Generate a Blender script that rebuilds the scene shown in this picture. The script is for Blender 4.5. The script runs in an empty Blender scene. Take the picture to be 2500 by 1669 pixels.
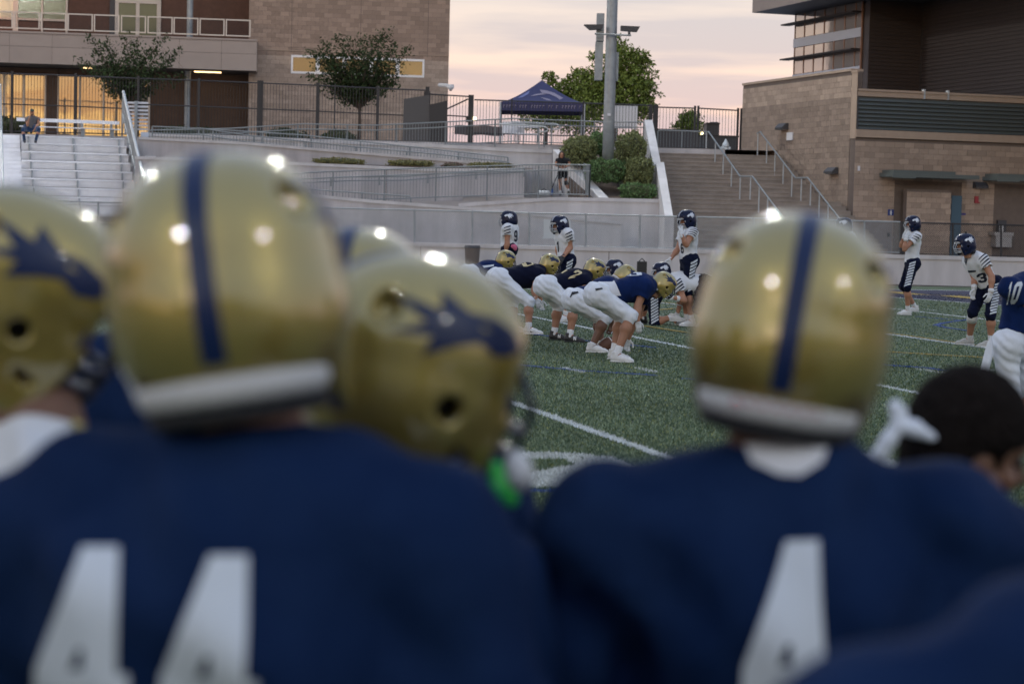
import bpy, bmesh, math, random
import numpy as np
from mathutils import Vector, Matrix
from mathutils.bvhtree import BVHTree
from mathutils.geometry import delaunay_2d_cdt
random.seed(7); rng = np.random.default_rng(7)
scene = bpy.context.scene
COL = scene.collection

# ------------------------------------------------------------------ camera
F = 4861.0                                   # focal length in photograph pixels (70 mm on a 36 mm sensor)
PITCH, ROLL, EYE = math.radians(3.70), math.radians(1.45), 1.8
_f = np.array([0, math.cos(PITCH), -math.sin(PITCH)])
_U = np.array([0, math.sin(PITCH), math.cos(PITCH)]); _X = np.array([1.0, 0, 0])
_r = math.cos(ROLL)*_X + math.sin(ROLL)*_U
_u = -math.sin(ROLL)*_X + math.cos(ROLL)*_U
CAM = np.array([0, 0, EYE])
cam = bpy.data.cameras.new('camera'); cam_o = bpy.data.objects.new('camera', cam); COL.objects.link(cam_o)
cam.sensor_width = 36; cam.lens = 70; cam.clip_start = 0.1; cam.clip_end = 3000
cam.dof.use_dof = True; cam.dof.focus_distance = 28.5; cam.dof.aperture_fstop = 2.9; cam.dof.aperture_blades = 0
M = Matrix.Identity(4)
for i in range(3):
    M[i][0] = _r[i]; M[i][1] = _u[i]; M[i][2] = -_f[i]; M[i][3] = CAM[i]
cam_o.matrix_world = M
scene.camera = cam_o

# ------------------------------------------------------------------ world: dusk sky, sun just gone behind the camera
SUN_EL, SUN_AZ = math.radians(3.0), math.radians(205)      # azimuth from +Y clockwise
w = bpy.data.worlds.new('World'); scene.world = w; w.use_nodes = True
nt = w.node_tree; nt.nodes.clear()
def N(t, **k):
    n = nt.nodes.new(t)
    for a, b in k.items(): setattr(n, a, b)
    return n
def wm(op, a, b=None, c=None):
    n = N('ShaderNodeMath', operation=op)
    for i, x in enumerate((a, b, c)):
        if x is None: continue
        if isinstance(x, (int, float)): n.inputs[i].default_value = x
        else: nt.links.new(x, n.inputs[i])
    return n.outputs[0]
def wmix(fac, a, b):
    n = N('ShaderNodeMix', data_type='RGBA'); 
    for s, x in ((n.inputs[0], fac), (n.inputs[6], a), (n.inputs[7], b)):
        if isinstance(x, (int, float)): s.default_value = x
        elif isinstance(x, tuple): s.default_value = (*x, 1)
        else: nt.links.new(x, s)
    return n.outputs[2]
def wramp(fac, stops):
    n = N('ShaderNodeValToRGB'); e = n.color_ramp.elements
    while len(e) < len(stops): e.new(0.5)
    for i, (p, c) in enumerate(stops): e[i].position = p; e[i].color = (*c, 1)
    nt.links.new(fac, n.inputs[0]); return n.outputs[0]
sky = N('ShaderNodeTexSky', sky_type='NISHITA', sun_disc=False)
sky.sun_elevation = SUN_EL; sky.sun_rotation = SUN_AZ; sky.air_density = 1.2; sky.dust_density = 2.0
tc = N('ShaderNodeTexCoord'); sep = N('ShaderNodeSeparateXYZ'); nt.links.new(tc.outputs['Generated'], sep.inputs[0])
zz = wm('MAXIMUM', sep.outputs[2], 0.0)
# thin high cloud, streaked sideways, covering most of the dome
mp = N('ShaderNodeMapping'); mp.inputs['Scale'].default_value = (2.6, 2.6, 30.0); mp.inputs['Rotation'].default_value = (0, math.radians(-3), 0)
nt.links.new(tc.outputs['Generated'], mp.inputs[0])
nz = N('ShaderNodeTexNoise'); nz.inputs['Scale'].default_value = 2.1; nz.inputs['Detail'].default_value = 5; nz.inputs['Roughness'].default_value = 0.5
nt.links.new(mp.outputs[0], nz.inputs['Vector'])
streak = wramp(nz.outputs['Fac'], [(0.41, (0, 0, 0)), (0.58, (1, 1, 1))])
away = wramp(zz, [(0.0, (.66, .50, .56)), (0.03, (.74, .57, .61)), (0.055, (.84, .65, .63)), (0.085, (.76, .66, .66)), (0.13, (.70, .68, .71)), (0.35, (.46, .58, .80)), (1.0, (.42, .55, .84))])
awayc = wramp(zz, [(0.0, (.74, .54, .57)), (0.03, (1.02, .72, .64)), (0.055, (1.20, .84, .67)), (0.085, (1.06, .86, .74)), (0.13, (.80, .75, .75)), (0.35, (.56, .65, .84)), (1.0, (.50, .61, .86))])
front = wmix(streak, away, awayc)
glow = wramp(zz, [(0.0, (2.6, 1.3, .34)), (0.045, (2.6, 1.6, .5)), (0.08, (1.5, 1.1, .66)), (0.14, (.74, .74, .76)), (0.35, (.46, .58, .80)), (1.0, (.42, .55, .84))])
glowc = wramp(zz, [(0.0, (1.0, .42, .13)), (0.045, (1.15, .56, .19)), (0.08, (.95, .62, .38)), (0.14, (.68, .67, .71)), (0.35, (.56, .65, .84)), (1.0, (.50, .61, .86))])
back = wmix(streak, glow, glowc)
# azimuth blend towards the set sun
sx, sy = math.sin(SUN_AZ), math.cos(SUN_AZ)
dt = wm('ADD', wm('MULTIPLY', sep.outputs[0], sx), wm('MULTIPLY', sep.outputs[1], sy))
az = N('ShaderNodeMapRange', interpolation_type='SMOOTHSTEP'); az.inputs[1].default_value = 0.35; az.inputs[2].default_value = 0.97
nt.links.new(dt, az.inputs[0])
cl = wmix(az.outputs[0], front, back)
bgc = N('ShaderNodeBackground'); nt.links.new(cl, bgc.inputs[0]); bgc.inputs[1].default_value = 0.95
bgs = N('ShaderNodeBackground'); nt.links.new(sky.outputs[0], bgs.inputs[0]); bgs.inputs[1].default_value = 0.02
addn = N('ShaderNodeAddShader'); nt.links.new(bgc.outputs[0], addn.inputs[0]); nt.links.new(bgs.outputs[0], addn.inputs[1])
wo = N('ShaderNodeOutputWorld'); nt.links.new(addn.outputs[0], wo.inputs[0])

sun = bpy.data.lights.new('sun', 'SUN'); sun.energy = 0.10; sun.angle = math.radians(14); sun.color = (1, .72, .45)
sun_o = bpy.data.objects.new('sun', sun); COL.objects.link(sun_o)
sd = Vector((math.sin(SUN_AZ)*math.cos(math.radians(14)), math.cos(SUN_AZ)*math.cos(math.radians(14)), math.sin(math.radians(14))))
sun_o.rotation_euler = sd.to_track_quat('Z', 'Y').to_euler(); sun_o.location = (0, 0, 40)

vs = scene.view_settings
vs.view_transform = 'Standard'; vs.look = 'None'; vs.gamma = 1; vs.use_curve_mapping = False; vs.exposure = 0.0
scene.cycles.use_denoising = True
scene.cycles.max_bounces = 6; scene.cycles.caustics_reflective = False; scene.cycles.caustics_refractive = False
scene.cycles.sample_clamp_indirect = 40

# ------------------------------------------------------------------ pixel <-> place helpers
def ray(px, py): return _f + (px-1250)/F*_r + (834.5-py)/F*_u
def P(px, py, D):
    d = ray(px, py); return CAM + d*(D/d[1])
def G(px, py, z=0.0):
    d = ray(px, py); return CAM + d*((z-EYE)/d[2])
def view(x0, y0, s): return lambda x, y: (x0+x/s, y0+y/s)
def unit(v):
    v = np.asarray(v, float); return v/np.linalg.norm(v)
A_F = math.radians(16.3)
S_DIR = np.array([math.cos(A_F), math.sin(A_F), 0]); D_DIR = np.array([-math.sin(A_F), math.cos(A_F), 0])
def fld(s, d, z=0.0): return s*S_DIR + d*D_DIR + np.array([0, 0, z])
def ground_z(d):                              # the crowned field falls away past the far hash marks
    return -0.013*np.maximum(0, np.asarray(d, float)-38)

# ------------------------------------------------------------------ materials
def mat(name, col, rough=0.6, metal=0.0, var=0.0, vscale=6.0, bump=0.0, bscale=60.0, coat=0.0, spec=0.5, rnd=0.0, sheen=0.0, col2=None, emit=None, estr=0.0, streaky=None, coat_rough=.05, coat_ior=1.5, island=False, coords='Object'):
    m = bpy.data.materials.new(name); m.use_nodes = True
    t = m.node_tree; b = t.nodes['Principled BSDF']
    b.inputs['Base Color'].default_value = (*col, 1); b.inputs['Roughness'].default_value = rough
    b.inputs['Metallic'].default_value = metal; b.inputs['Specular IOR Level'].default_value = spec
    b.inputs['Coat Weight'].default_value = coat; b.inputs['Coat Roughness'].default_value = coat_rough; b.inputs['Coat IOR'].default_value = coat_ior
    b.inputs['Sheen Weight'].default_value = sheen
    if emit: b.inputs['Emission Color'].default_value = (*emit, 1); b.inputs['Emission Strength'].default_value = estr
    tcn = t.nodes.new('ShaderNodeTexCoord'); src = tcn.outputs[coords]
    if streaky:
        mpn = t.nodes.new('ShaderNodeMapping'); mpn.inputs['Scale'].default_value = streaky; t.links.new(src, mpn.inputs[0]); srcv = mpn.outputs[0]
    else: srcv = src
    cur = None
    if var > 0:
        n1 = t.nodes.new('ShaderNodeTexNoise'); n1.inputs['Scale'].default_value = vscale; n1.inputs['Detail'].default_value = 4; n1.inputs['Roughness'].default_value = .6
        t.links.new(srcv, n1.inputs['Vector'])
        r = t.nodes.new('ShaderNodeValToRGB'); r.color_ramp.elements[0].position = .3; r.color_ramp.elements[1].position = .7
        c2 = col2 or tuple(c*(1+var) for c in col)
        r.color_ramp.elements[0].color = (*[c*(1-var) for c in col], 1) if not col2 else (*col, 1); r.color_ramp.elements[1].color = (*c2, 1)
        t.links.new(n1.outputs['Fac'], r.inputs[0]); cur = r.outputs[0]
    if rnd > 0:
        oi = t.nodes.new('ShaderNodeObjectInfo'); v = oi.outputs['Random']
        if island:
            ge = t.nodes.new('ShaderNodeNewGeometry'); ad = t.nodes.new('ShaderNodeMath'); ad.operation = 'ADD'
            t.links.new(v, ad.inputs[0]); t.links.new(ge.outputs['Random Per Island'], ad.inputs[1])
            fr = t.nodes.new('ShaderNodeMath'); fr.operation = 'FRACT'; t.links.new(ad.outputs[0], fr.inputs[0]); v = fr.outputs[0]
        mr = t.nodes.new('ShaderNodeMapRange'); mr.inputs[3].default_value = 1-rnd; mr.inputs[4].default_value = 1+rnd
        t.links.new(v, mr.inputs[0])
        hs = t.nodes.new('ShaderNodeHueSaturation'); t.links.new(mr.outputs[0], hs.inputs['Value'])
        if cur: t.links.new(cur, hs.inputs['Color'])
        else: hs.inputs['Color'].default_value = (*col, 1)
        cur = hs.outputs[0]
    if cur: t.links.new(cur, b.inputs['Base Color'])
    if bump > 0:
        n2 = t.nodes.new('ShaderNodeTexNoise'); n2.inputs['Scale'].default_value = bscale; n2.inputs['Detail'].default_value = 3
        t.links.new(srcv, n2.inputs['Vector'])
        bp = t.nodes.new('ShaderNodeBump'); bp.inputs['Strength'].default_value = bump; bp.inputs['Distance'].default_value = 0.02
        t.links.new(n2.outputs['Fac'], bp.inputs['Height']); t.links.new(bp.outputs[0], b.inputs['Normal'])
    return m

MT = {}
MT['concrete'] = mat('concrete', (.49, .47, .475), .9, var=.17, vscale=1.6, bump=.15, bscale=25, streaky=(1, 1, .16))
MT['concrete_pale'] = mat('concrete_pale', (.58, .565, .565), .9, var=.14, vscale=1.4, bump=.15, bscale=25, streaky=(1, 1, .18))
MT['concrete_step'] = mat('concrete_step', (.30, .262, .23), .9, var=.16, vscale=2.2, bump=.2, bscale=30, rnd=.05)
MT['pave'] = mat('pavement_concrete', (.38, .36, .35), .9, var=.1, vscale=.8)
MT['cmu_l'] = mat('split_block_brown', (.33, .24, .185), .92, var=.10, vscale=9, bump=.35, bscale=45, rnd=.17, island=True)
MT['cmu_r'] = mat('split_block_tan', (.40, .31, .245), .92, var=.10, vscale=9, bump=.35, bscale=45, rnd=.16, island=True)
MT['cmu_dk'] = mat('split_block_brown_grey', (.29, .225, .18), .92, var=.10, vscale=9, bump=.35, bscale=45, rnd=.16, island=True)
MT['mortar'] = mat('mortar', (.17, .135, .115), .95, var=.08)
MT['stucco'] = mat('stucco_tan', (.43, .33, .255), .9, var=.06, vscale=3, bump=.1)
MT['brownwall'] = mat('brown_wall', (.115, .075, .055), .9, var=.12, vscale=4, bump=.1)
MT['redbrick'] = mat('red_brown_cladding', (.12, .062, .043), .85, var=.14, vscale=4, bump=.1)
MT['ribbed'] = mat('dark_ribbed_metal', (.068, .056, .056), .55, var=.12, vscale=1.0, rnd=.10, island=True)
MT['fascia'] = mat('fascia_panel', (.345, .285, .25), .6, var=.05, vscale=1.2, rnd=.03)
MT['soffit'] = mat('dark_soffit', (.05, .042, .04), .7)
MT['soffit_b'] = mat('grey_soffit', (.10, .105, .12), .6)
MT['fence'] = mat('black_iron', (.022, .022, .026), .5)
MT['galv'] = mat('galvanised_steel', (.34, .37, .39), .5, metal=.35, var=.16, vscale=3)
MT['galv_lt'] = mat('galvanised_pale', (.46, .49, .51), .5, metal=.25, var=.10, vscale=3)
MT['rail'] = mat('grey_painted_rail', (.22, .245, .255), .5, metal=.2)
MT['steel'] = mat('brushed_steel', (.42, .42, .42), .35, metal=.6)
MT['alu'] = mat('mill_aluminium', (.88, .89, .92), .5, metal=.0, var=.07, vscale=2)
MT['alu_dk'] = mat('aluminium_riser', (.84, .85, .88), .55, metal=.0, var=.07, vscale=2)
MT['winframe'] = mat('pale_window_frame', (.66, .58, .50), .5)
MT['whiteframe'] = mat('white_window_frame', (.85, .82, .80), .5)
MT['louver'] = mat('grey_green_louver', (.115, .135, .135), .5, metal=.1)
MT['canopy_g'] = mat('grey_green_canopy_metal', (.115, .14, .135), .5)
MT['door_b'] = mat('blue_steel_door', (.06, .12, .17), .5)
MT['door_w'] = mat('amber_wood_door', (.30, .165, .06), .5, var=.15, vscale=8)
MT['black'] = mat('black_plastic', (.015, .015, .017), .45)
MT['dkgrey'] = mat('dark_grey_metal', (.06, .06, .065), .5)
MT['red'] = mat('red_paint', (.35, .04, .05), .5)
MT['signblue'] = mat('sign_blue', (.02, .05, .22), .5)
MT['signpurple'] = mat('sign_violet', (.06, .05, .22), .5)
MT['white'] = mat('white_paint', (.78, .78, .78), .5)
MT['boardw'] = mat('white_board', (.70, .70, .73), .6)
MT['hydrant'] = mat('hydrant_silver', (.55, .60, .63), .45, metal=.3)
MT['lamp_warm'] = mat('lit_tube', (1, .8, .5), emit=(1, .66, .30), estr=4.0)
MT['lamp_far'] = mat('lit_lamp', (1, .9, .7), emit=(1, .78, .38), estr=9.0)
MT['flood'] = mat('lit_floodlight', (1, 1, 1), emit=(1, .97, .86), estr=1700.0)
MT['bark'] = mat('bark', (.09, .065, .05), .95, var=.2, vscale=20, bump=.4)
MT['leaf_dk'] = mat('leaf_dark', (.036, .056, .022), .7, spec=.12, rnd=.4, island=True)
MT['leaf_md'] = mat('leaf_mid', (.16, .21, .045), .65, spec=.2, rnd=.4, island=True)
MT['leaf_hedge'] = mat('hedge_leaf', (.195, .22, .095), .65, spec=.2, rnd=.38, island=True)
MT['leaf_hedge2'] = mat('hedge_leaf_bright', (.12, .20, .08), .65, spec=.2, rnd=.35, island=True)
MT['leaf_olive'] = mat('hedge_leaf_olive', (.16, .15, .045), .65, rnd=.4, island=True)
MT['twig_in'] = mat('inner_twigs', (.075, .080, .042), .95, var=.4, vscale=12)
MT['dirt'] = mat('planting_soil', (.10, .075, .06), .95, var=.35, vscale=6, bump=.6, bscale=20)
MT['tentcloth'] = mat('tent_cloth', (.032, .033, .105), .6, var=.06, vscale=4)
MT['tentprint'] = mat('tent_print', (.26, .23, .30), .6)
MT['tentgrey'] = mat('tent_print_blue', (.16, .18, .36), .6)
def glassmat(name, col, rough=.03):
    m = mat(name, col, rough, spec=1.0); b = m.node_tree.nodes['Principled BSDF']
    b.inputs['Metallic'].default_value = .55; b.inputs['IOR'].default_value = 2.0
    n = m.node_tree.nodes.new('ShaderNodeTexNoise'); n.inputs['Scale'].default_value = .9
    t2 = m.node_tree.nodes.new('ShaderNodeTexCoord'); m.node_tree.links.new(t2.outputs['Object'], n.inputs['Vector'])
    bp = m.node_tree.nodes.new('ShaderNodeBump'); bp.inputs['Strength'].default_value = .05; bp.inputs['Distance'].default_value = .05
    m.node_tree.links.new(n.outputs['Fac'], bp.inputs['Height']); m.node_tree.links.new(bp.outputs[0], b.inputs['Normal'])
    return m
MT['glass_store'] = glassmat('shopfront_glass', (.60, .58, .52))
MT['glass_door'] = glassmat('green_door_glass', (.09, .12, .08), .12); MT['glass_door'].node_tree.nodes['Principled BSDF'].inputs['Metallic'].default_value = .25; MT['glass_door'].node_tree.nodes['Principled BSDF'].inputs['IOR'].default_value = 1.5
MT['glass_band'] = glassmat('band_window_glass', (.19, .165, .10), .08)
MT['glass_curtain'] = glassmat('curtain_wall_glass', (.52, .46, .42), .05)
MT['spandrel'] = mat('pale_spandrel', (.55, .57, .64), .35)
MT['mullion'] = mat('bronze_mullion', (.34, .19, .13), .5)

# ------------------------------------------------------------------ mesh helpers
def np_mesh(name, V, Fc, smooth=False):
    V = np.asarray(V, np.float32); me = bpy.data.meshes.new(name)
    me.vertices.add(len(V)); me.vertices.foreach_set('co', V.ravel())
    if isinstance(Fc, np.ndarray):
        k = Fc.shape[1]; nf = len(Fc)
        me.loops.add(nf*k); me.loops.foreach_set('vertex_index', Fc.astype(np.int32).ravel())
        me.polygons.add(nf); me.polygons.foreach_set('loop_start', np.arange(nf, dtype=np.int32)*k)
    else:
        ls = [len(f) for f in Fc]; flat = [i for f in Fc for i in f]
        me.loops.add(len(flat)); me.loops.foreach_set('vertex_index', np.array(flat, np.int32))
        me.polygons.add(len(Fc)); st = np.concatenate([[0], np.cumsum(ls)[:-1]]).astype(np.int32); me.polygons.foreach_set('loop_start', st)
    me.update(calc_edges=True); me.validate()
    me.polygons.foreach_set('use_smooth', np.full(len(me.polygons), bool(smooth)))
    return me
def tag(o, label=None, cat=None, group=None, kind=None):
    if label: o['label'] = label
    if cat: o['category'] = cat
    if group: o['group'] = group
    if kind: o['kind'] = kind
    return o
ROOTLOC = {}
def loc_of(o):
    l = np.zeros(3)
    while o is not None: l += np.array(o.location); o = o.parent
    return l
def thing(name, loc, label, cat, group=None):
    o = bpy.data.objects.new(name, None); COL.objects.link(o); o.location = Vector(loc); o.empty_display_size = .2
    return tag(o, label, cat, group)
def put(name, me, m, parent=None, loc=None):
    """link a mesh whose vertices are world coordinates (or local to loc) under parent"""
    o = bpy.data.objects.new(name, me); COL.objects.link(o)
    if m is not None and len(me.materials) == 0: me.materials.append(m)
    if parent is not None:
        o.parent = parent
        base = loc_of(parent)
        if loc is None: me.transform(Matrix.Translation(Vector(-base)))
        else: o.location = Vector(np.asarray(loc)-base)
    elif loc is not None: o.location = Vector(loc)
    else:
        co = np.empty(len(me.vertices)*3, np.float32); me.vertices.foreach_get('co', co); co = co.reshape(-1, 3)
        c = np.array([co[:, 0].mean(), co[:, 1].mean(), co[:, 2].min()]) if len(co) else np.zeros(3)
        me.transform(Matrix.Translation(Vector(-c))); o.location = Vector(c)
    return o
def put_m(name, me, m, parent, Mw):
    """share a local mesh, world matrix Mw (parents carry translation only)"""
    o = bpy.data.objects.new(name, me); COL.objects.link(o)
    if m is not None and len(me.materials) == 0: me.materials.append(m)
    if parent is not None:
        o.parent = parent; o.matrix_local = Matrix.Translation(Vector(-loc_of(parent))) @ Mw
    else: o.matrix_world = Mw
    return o
class MB:
    def __init__(s): s.v = []; s.f = []
    def hexa(s, c):          # 8 corners: bottom ring 0-3, top ring 4-7
        n = len(s.v); s.v += [tuple(map(float, p)) for p in c]
        for q in ((3, 2, 1, 0), (4, 5, 6, 7), (0, 1, 5, 4), (1, 2, 6, 5), (2, 3, 7, 6), (3, 0, 4, 7)): s.f.append([n+i for i in q])
        return s
    def box(s, a, b):
        x0, y0, z0 = a; x1, y1, z1 = b
        return s.hexa([(x0, y0, z0), (x1, y0, z0), (x1, y1, z0), (x0, y1, z0), (x0, y0, z1), (x1, y0, z1), (x1, y1, z1), (x0, y1, z1)])
    def fbox(s, fr, u0, u1, v0, v1, z0, z1):
        return s.hexa([fr.p(u0, v0, z0), fr.p(u1, v0, z0), fr.p(u1, v1, z0), fr.p(u0, v1, z0), fr.p(u0, v0, z1), fr.p(u1, v0, z1), fr.p(u1, v1, z1), fr.p(u0, v1, z1)])
    def tube(s, pts, r, n=6, cap=True):
        pts = [np.asarray(p, float) for p in pts]; rs = r if isinstance(r, (list, tuple)) else [r]*len(pts)
        base = len(s.v); prev = None
        for i, p in enumerate(pts):
            t = pts[min(i+1, len(pts)-1)]-pts[max(i-1, 0)]; t = t/(np.linalg.norm(t)+1e-9)
            if prev is None:
                a = np.cross(t, [0, 0, 1]) if abs(t[2]) < .9 else np.cross(t, [1, 0, 0])
            else: a = prev-t*np.dot(prev, t)
            a = a/np.linalg.norm(a); prev = a; b = np.cross(t, a)
            for k in range(n):
                an = 2*math.pi*(k+.5)/n; s.v.append(tuple(p+rs[i]*(math.cos(an)*a+math.sin(an)*b)))
        for i in range(len(pts)-1):
            for k in range(n):
                a0 = base+i*n+k; a1 = base+i*n+(k+1) % n; s.f.append([a0, a1, a1+n, a0+n])
        if cap: s.f.append([base+k for k in range(n)][::-1]); s.f.append([base+(len(pts)-1)*n+k for k in range(n)])
        return s
    def ext(s, poly, back):   # extrude a 3-D polygon by vector back
        n = len(s.v); k = len(poly); back = np.asarray(back, float)
        s.v += [tuple(map(float, p)) for p in poly]; s.v += [tuple(np.asarray(p, float)+back) for p in poly]
        s.f.append([n+i for i in range(k)]); s.f.append([n+k+i for i in range(k)][::-1])
        for i in range(k): j = (i+1) % k; s.f.append([n+j, n+i, n+k+i, n+k+j])
        return s
    def raw(s, V, Fs):
        n = len(s.v); s.v += [tuple(map(float, p)) for p in V]; s.f += [[n+i for i in f] for f in Fs]; return s
    def mesh(s, name, smooth=False): return np_mesh(name, s.v, s.f, smooth)
    def build(s, name, m, parent=None, smooth=False, bevel=0.0):
        me = s.mesh(name, smooth); o = put(name, me, m, parent)
        return o
class Frame:                 # a vertical plane: origin o, u along, v into depth, z up
    def __init__(s, o, ang):
        s.o = np.array([o[0], o[1], 0.0]); s.u = np.array([math.cos(ang), math.sin(ang), 0]); s.n = np.array([-math.sin(ang), math.cos(ang), 0])
    def p(s, u, v, z): return s.o+u*s.u+v*s.n+np.array([0, 0, z])
    def uz(s, px, py, v=0.0):
        d = ray(px, py); t = np.dot(s.o+v*s.n-CAM, s.n)/np.dot(d, s.n); q = CAM+t*d
        return float(np.dot(q-s.o, s.u)), float(q[2])
def copies(name, me, m, parent, mats):
    """one shared mesh, many linked children (world matrices)"""
    if len(me.materials) == 0: me.materials.append(m)
    base = Matrix.Translation(Vector(-loc_of(parent))) if parent else Matrix.Identity(4)
    proto = None; out = []
    for Mw in mats:
        if proto is None: o = proto = bpy.data.objects.new(name, me)
        else: o = proto.copy()
        COL.objects.link(o)
        if parent: o.parent = parent
        o.matrix_local = base @ Mw
        out.append(o)
    return out
def fr_matrix(fr, u, v, z, sc=(1, 1, 1)):
    p = fr.p(u, v, z); m = Matrix.Identity(4)
    for i in range(3):
        m[i][0] = fr.u[i]*sc[0]; m[i][1] = fr.n[i]*sc[1]; m[i][2] = (0, 0, 1)[i]*sc[2]; m[i][3] = p[i]
    return m
def box_mesh(name, sx, sy, sz): return MB().box((0, 0, 0), (sx, sy, sz)).mesh(name)
# ================================================================== SETTING
Z_PLAZA = 4.55
def struct(o): o['kind'] = 'structure'; return o
# ---- ground: one crowned field sheet plus the high ground beyond it
LINES = [5.3+4.6*k for k in range(-9, 1)] + [10.06, 14.85, 19.35, 23.65]
def pxline(v, pts): return [G(*v(*p))[:2] for p in pts]
vA = view(1180, 900, 4.48); vB = view(1200, 680, 5.8725); vC = view(2080, 640, 4.9); v21 = view(1150, 490, 3.825)
BLUE = [pxline(vB, [(190, 1225), (700, 1275), (1320, 1330), (2349, 1395)]), pxline(vA, [(2200, 115), (2330, 122)]), pxline(vB, [(600, 805), (1330, 895), (1990, 960), (2349, 995)]),
        pxline(vC, [(300, 1225), (520, 1245), (900, 1270), (1100, 1300)]), pxline(vC, [(1390, 690), (1100, 730), (1000, 755), (1150, 790), (1400, 825)]), pxline(vC, [(760, 655), (1330, 700)]), pxline(vA, [(400, 1345), (830, 1350)])]
GOLD = [pxline(vC, [(400, 1075), (530, 1085), (1000, 1115), (1700, 1152)]), pxline(v21, [(1590, 1170), (2010, 1235)]), pxline(v21, [(1760, 1022), (1900, 1010)])]
GL = {
 '0': ([(.17, 0), (.53, 0), (.7, .15), (.7, .85), (.53, 1), (.17, 1), (0, .85), (0, .15)], [[(.23, .2), (.47, .2), (.47, .8), (.23, .8)]]),
 '1': ([(.25, 0), (.5, 0), (.5, 1), (.32, 1), (.08, .84), (.08, .68), (.25, .74)], []),
 '2': ([(0, 0), (.7, 0), (.7, .2), (.3, .2), (.7, .55), (.7, .85), (.53, 1), (.17, 1), (0, .85), (0, .66), (.23, .66), (.23, .8), (.47, .8), (.47, .62), (0, .22)], []),
 '3': ([(.17, 0), (.53, 0), (.7, .15), (.7, .42), (.62, .5), (.7, .58), (.7, .85), (.53, 1), (.17, 1), (0, .85), (0, .68), (.23, .68), (.23, .8), (.47, .8), (.47, .6), (.25, .6), (.25, .4), (.47, .4), (.47, .2), (.23, .2), (.23, .32), (0, .32), (0, .15)], []),
 '4': ([(.33, 0), (.62, 0), (.62, .2), (.72, .2), (.72, .4), (.62, .4), (.6, 1), (.27, 1), (-.06, .42), (-.06, .2), (.33, .2)], [[(.23, .42), (.34, .42), (.34, .52), (.29, .52)]]),
 '5': ([(.17, 0), (.53, 0), (.7, .15), (.7, .5), (.53, .64), (.23, .64), (.23, .8), (.66, .8), (.66, 1), (0, 1), (0, .46), (.47, .46), (.47, .2), (.23, .2), (.23, .3), (0, .3), (0, .15)], []),
 '6': ([(.17, 0), (.53, 0), (.7, .15), (.7, .48), (.53, .62), (.23, .62), (.23, .8), (.47, .8), (.47, .72), (.7, .72), (.7, .85), (.53, 1), (.17, 1), (0, .85), (0, .15)], [[(.23, .2), (.47, .2), (.47, .44), (.23, .44)]]),
 '7': ([(.12, 0), (.38, 0), (.7, .75), (.7, 1), (0, 1), (0, .8), (.44, .8)], []),
 '9': ([(.17, 0), (.53, 0), (.7, .15), (.7, .85), (.53, 1), (.17, 1), (0, .85), (0, .52), (.17, .38), (.47, .38), (.47, .2), (.23, .2), (.23, .28), (0, .28), (0, .15)], [[(.23, .56), (.47, .56), (.47, .8), (.23, .8)]]),
 'N': ([(0, 0), (.22, 0), (.22, .6), (.5, 0), (.75, 0), (.75, 1), (.53, 1), (.53, .4), (.25, 1), (0, 1)], []),
}
def in_poly(x, y, poly):
    r = np.zeros(x.shape, bool); n = len(poly)
    for i in range(n):
        x0, y0 = poly[i]; x1, y1 = poly[(i+1) % n]
        if y0 == y1: continue
        c = ((y0 > y) != (y1 > y)) & (x < (x1-x0)*(y-y0)/(y1-y0)+x0); r ^= c
    return r
def in_glyph(x, y, ch):
    o, hs = GL[ch]; r = in_poly(x, y, o)
    for h in hs: r &= ~in_poly(x, y, h)
    return r
FIELD_NUM = [('2', 3.62), ('0', 5.75), ('1', 13.2), ('0', 15.3), ('3', -5.6), ('0', -3.5)]
def seg_dist(x, y, pl):
    d = np.full(x.shape, 1e9)
    for (a, b) in zip(pl[:-1], pl[1:]):
        a = np.array(a); b = np.array(b); ab = b-a; t = np.clip(((x-a[0])*ab[0]+(y-a[1])*ab[1])/ab.dot(ab), 0, 1)
        d = np.minimum(d, np.hypot(x-a[0]-t*ab[0], y-a[1]-t*ab[1]))
    return d
def paint(x, y):
    """0 bare turf, 1 white, 2 blue, 3 gold, 4 navy, at places x, y"""
    s = x*S_DIR[0]+y*S_DIR[1]; d = x*D_DIR[0]+y*D_DIR[1]
    j = rng.normal(0, .007, x.shape); s2 = s+j; d2 = d+rng.normal(0, .007, x.shape)
    r = np.zeros(x.shape, np.int8); inf = (d > 5.65) & (d < 54.4)
    r[inf & (s > 23.7) & (s < 32.9)] = 4
    for b in BLUE: r[seg_dist(x+j, y, b) < .055] = 2
    for g in GOLD: r[seg_dist(x+j, y, g) < .05] = 3
    r[inf & (np.abs(s2-14.93) < .09)] = 3
    for k, l in enumerate(LINES): r[inf & (np.abs(s2-l) < (.075 if k == len(LINES)-1 else .058))] = 1
    for a, b in ((21.55, 22.2), (37.2, 37.85), (6.0, 6.6)):
        m = (d2 > a) & (d2 < b) & (s < 23.6); q = np.abs(((s2-5.3+.46) % .92)-.46) < .055; r[m & q] = 1
    r[(np.abs(d2-5.65) < .10) | (np.abs(d2-54.5) < .10)] = 1
    for ch, s0 in FIELD_NUM:
        r[in_glyph((s2-s0)/1.83*1.02, (d2-12.42)/1.83, ch)] = 1
    return r
def turf_material():
    m = bpy.data.materials.new('turf'); m.use_nodes = True; t = m.node_tree; b = t.nodes['Principled BSDF']
    b.inputs['Roughness'].default_value = .75; b.inputs['Specular IOR Level'].default_value = .25
    at = t.nodes.new('ShaderNodeAttribute'); at.attribute_name = 'paint'
    t.links.new(at.outputs['Color'], b.inputs['Base Color'])
    return m
MT['blade'] = turf_material()
MT['turf'] = mat('turf_base', (.055, .088, .050), .9, var=.45, vscale=40, bump=.5, bscale=90, col2=(.105, .140, .085))
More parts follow.
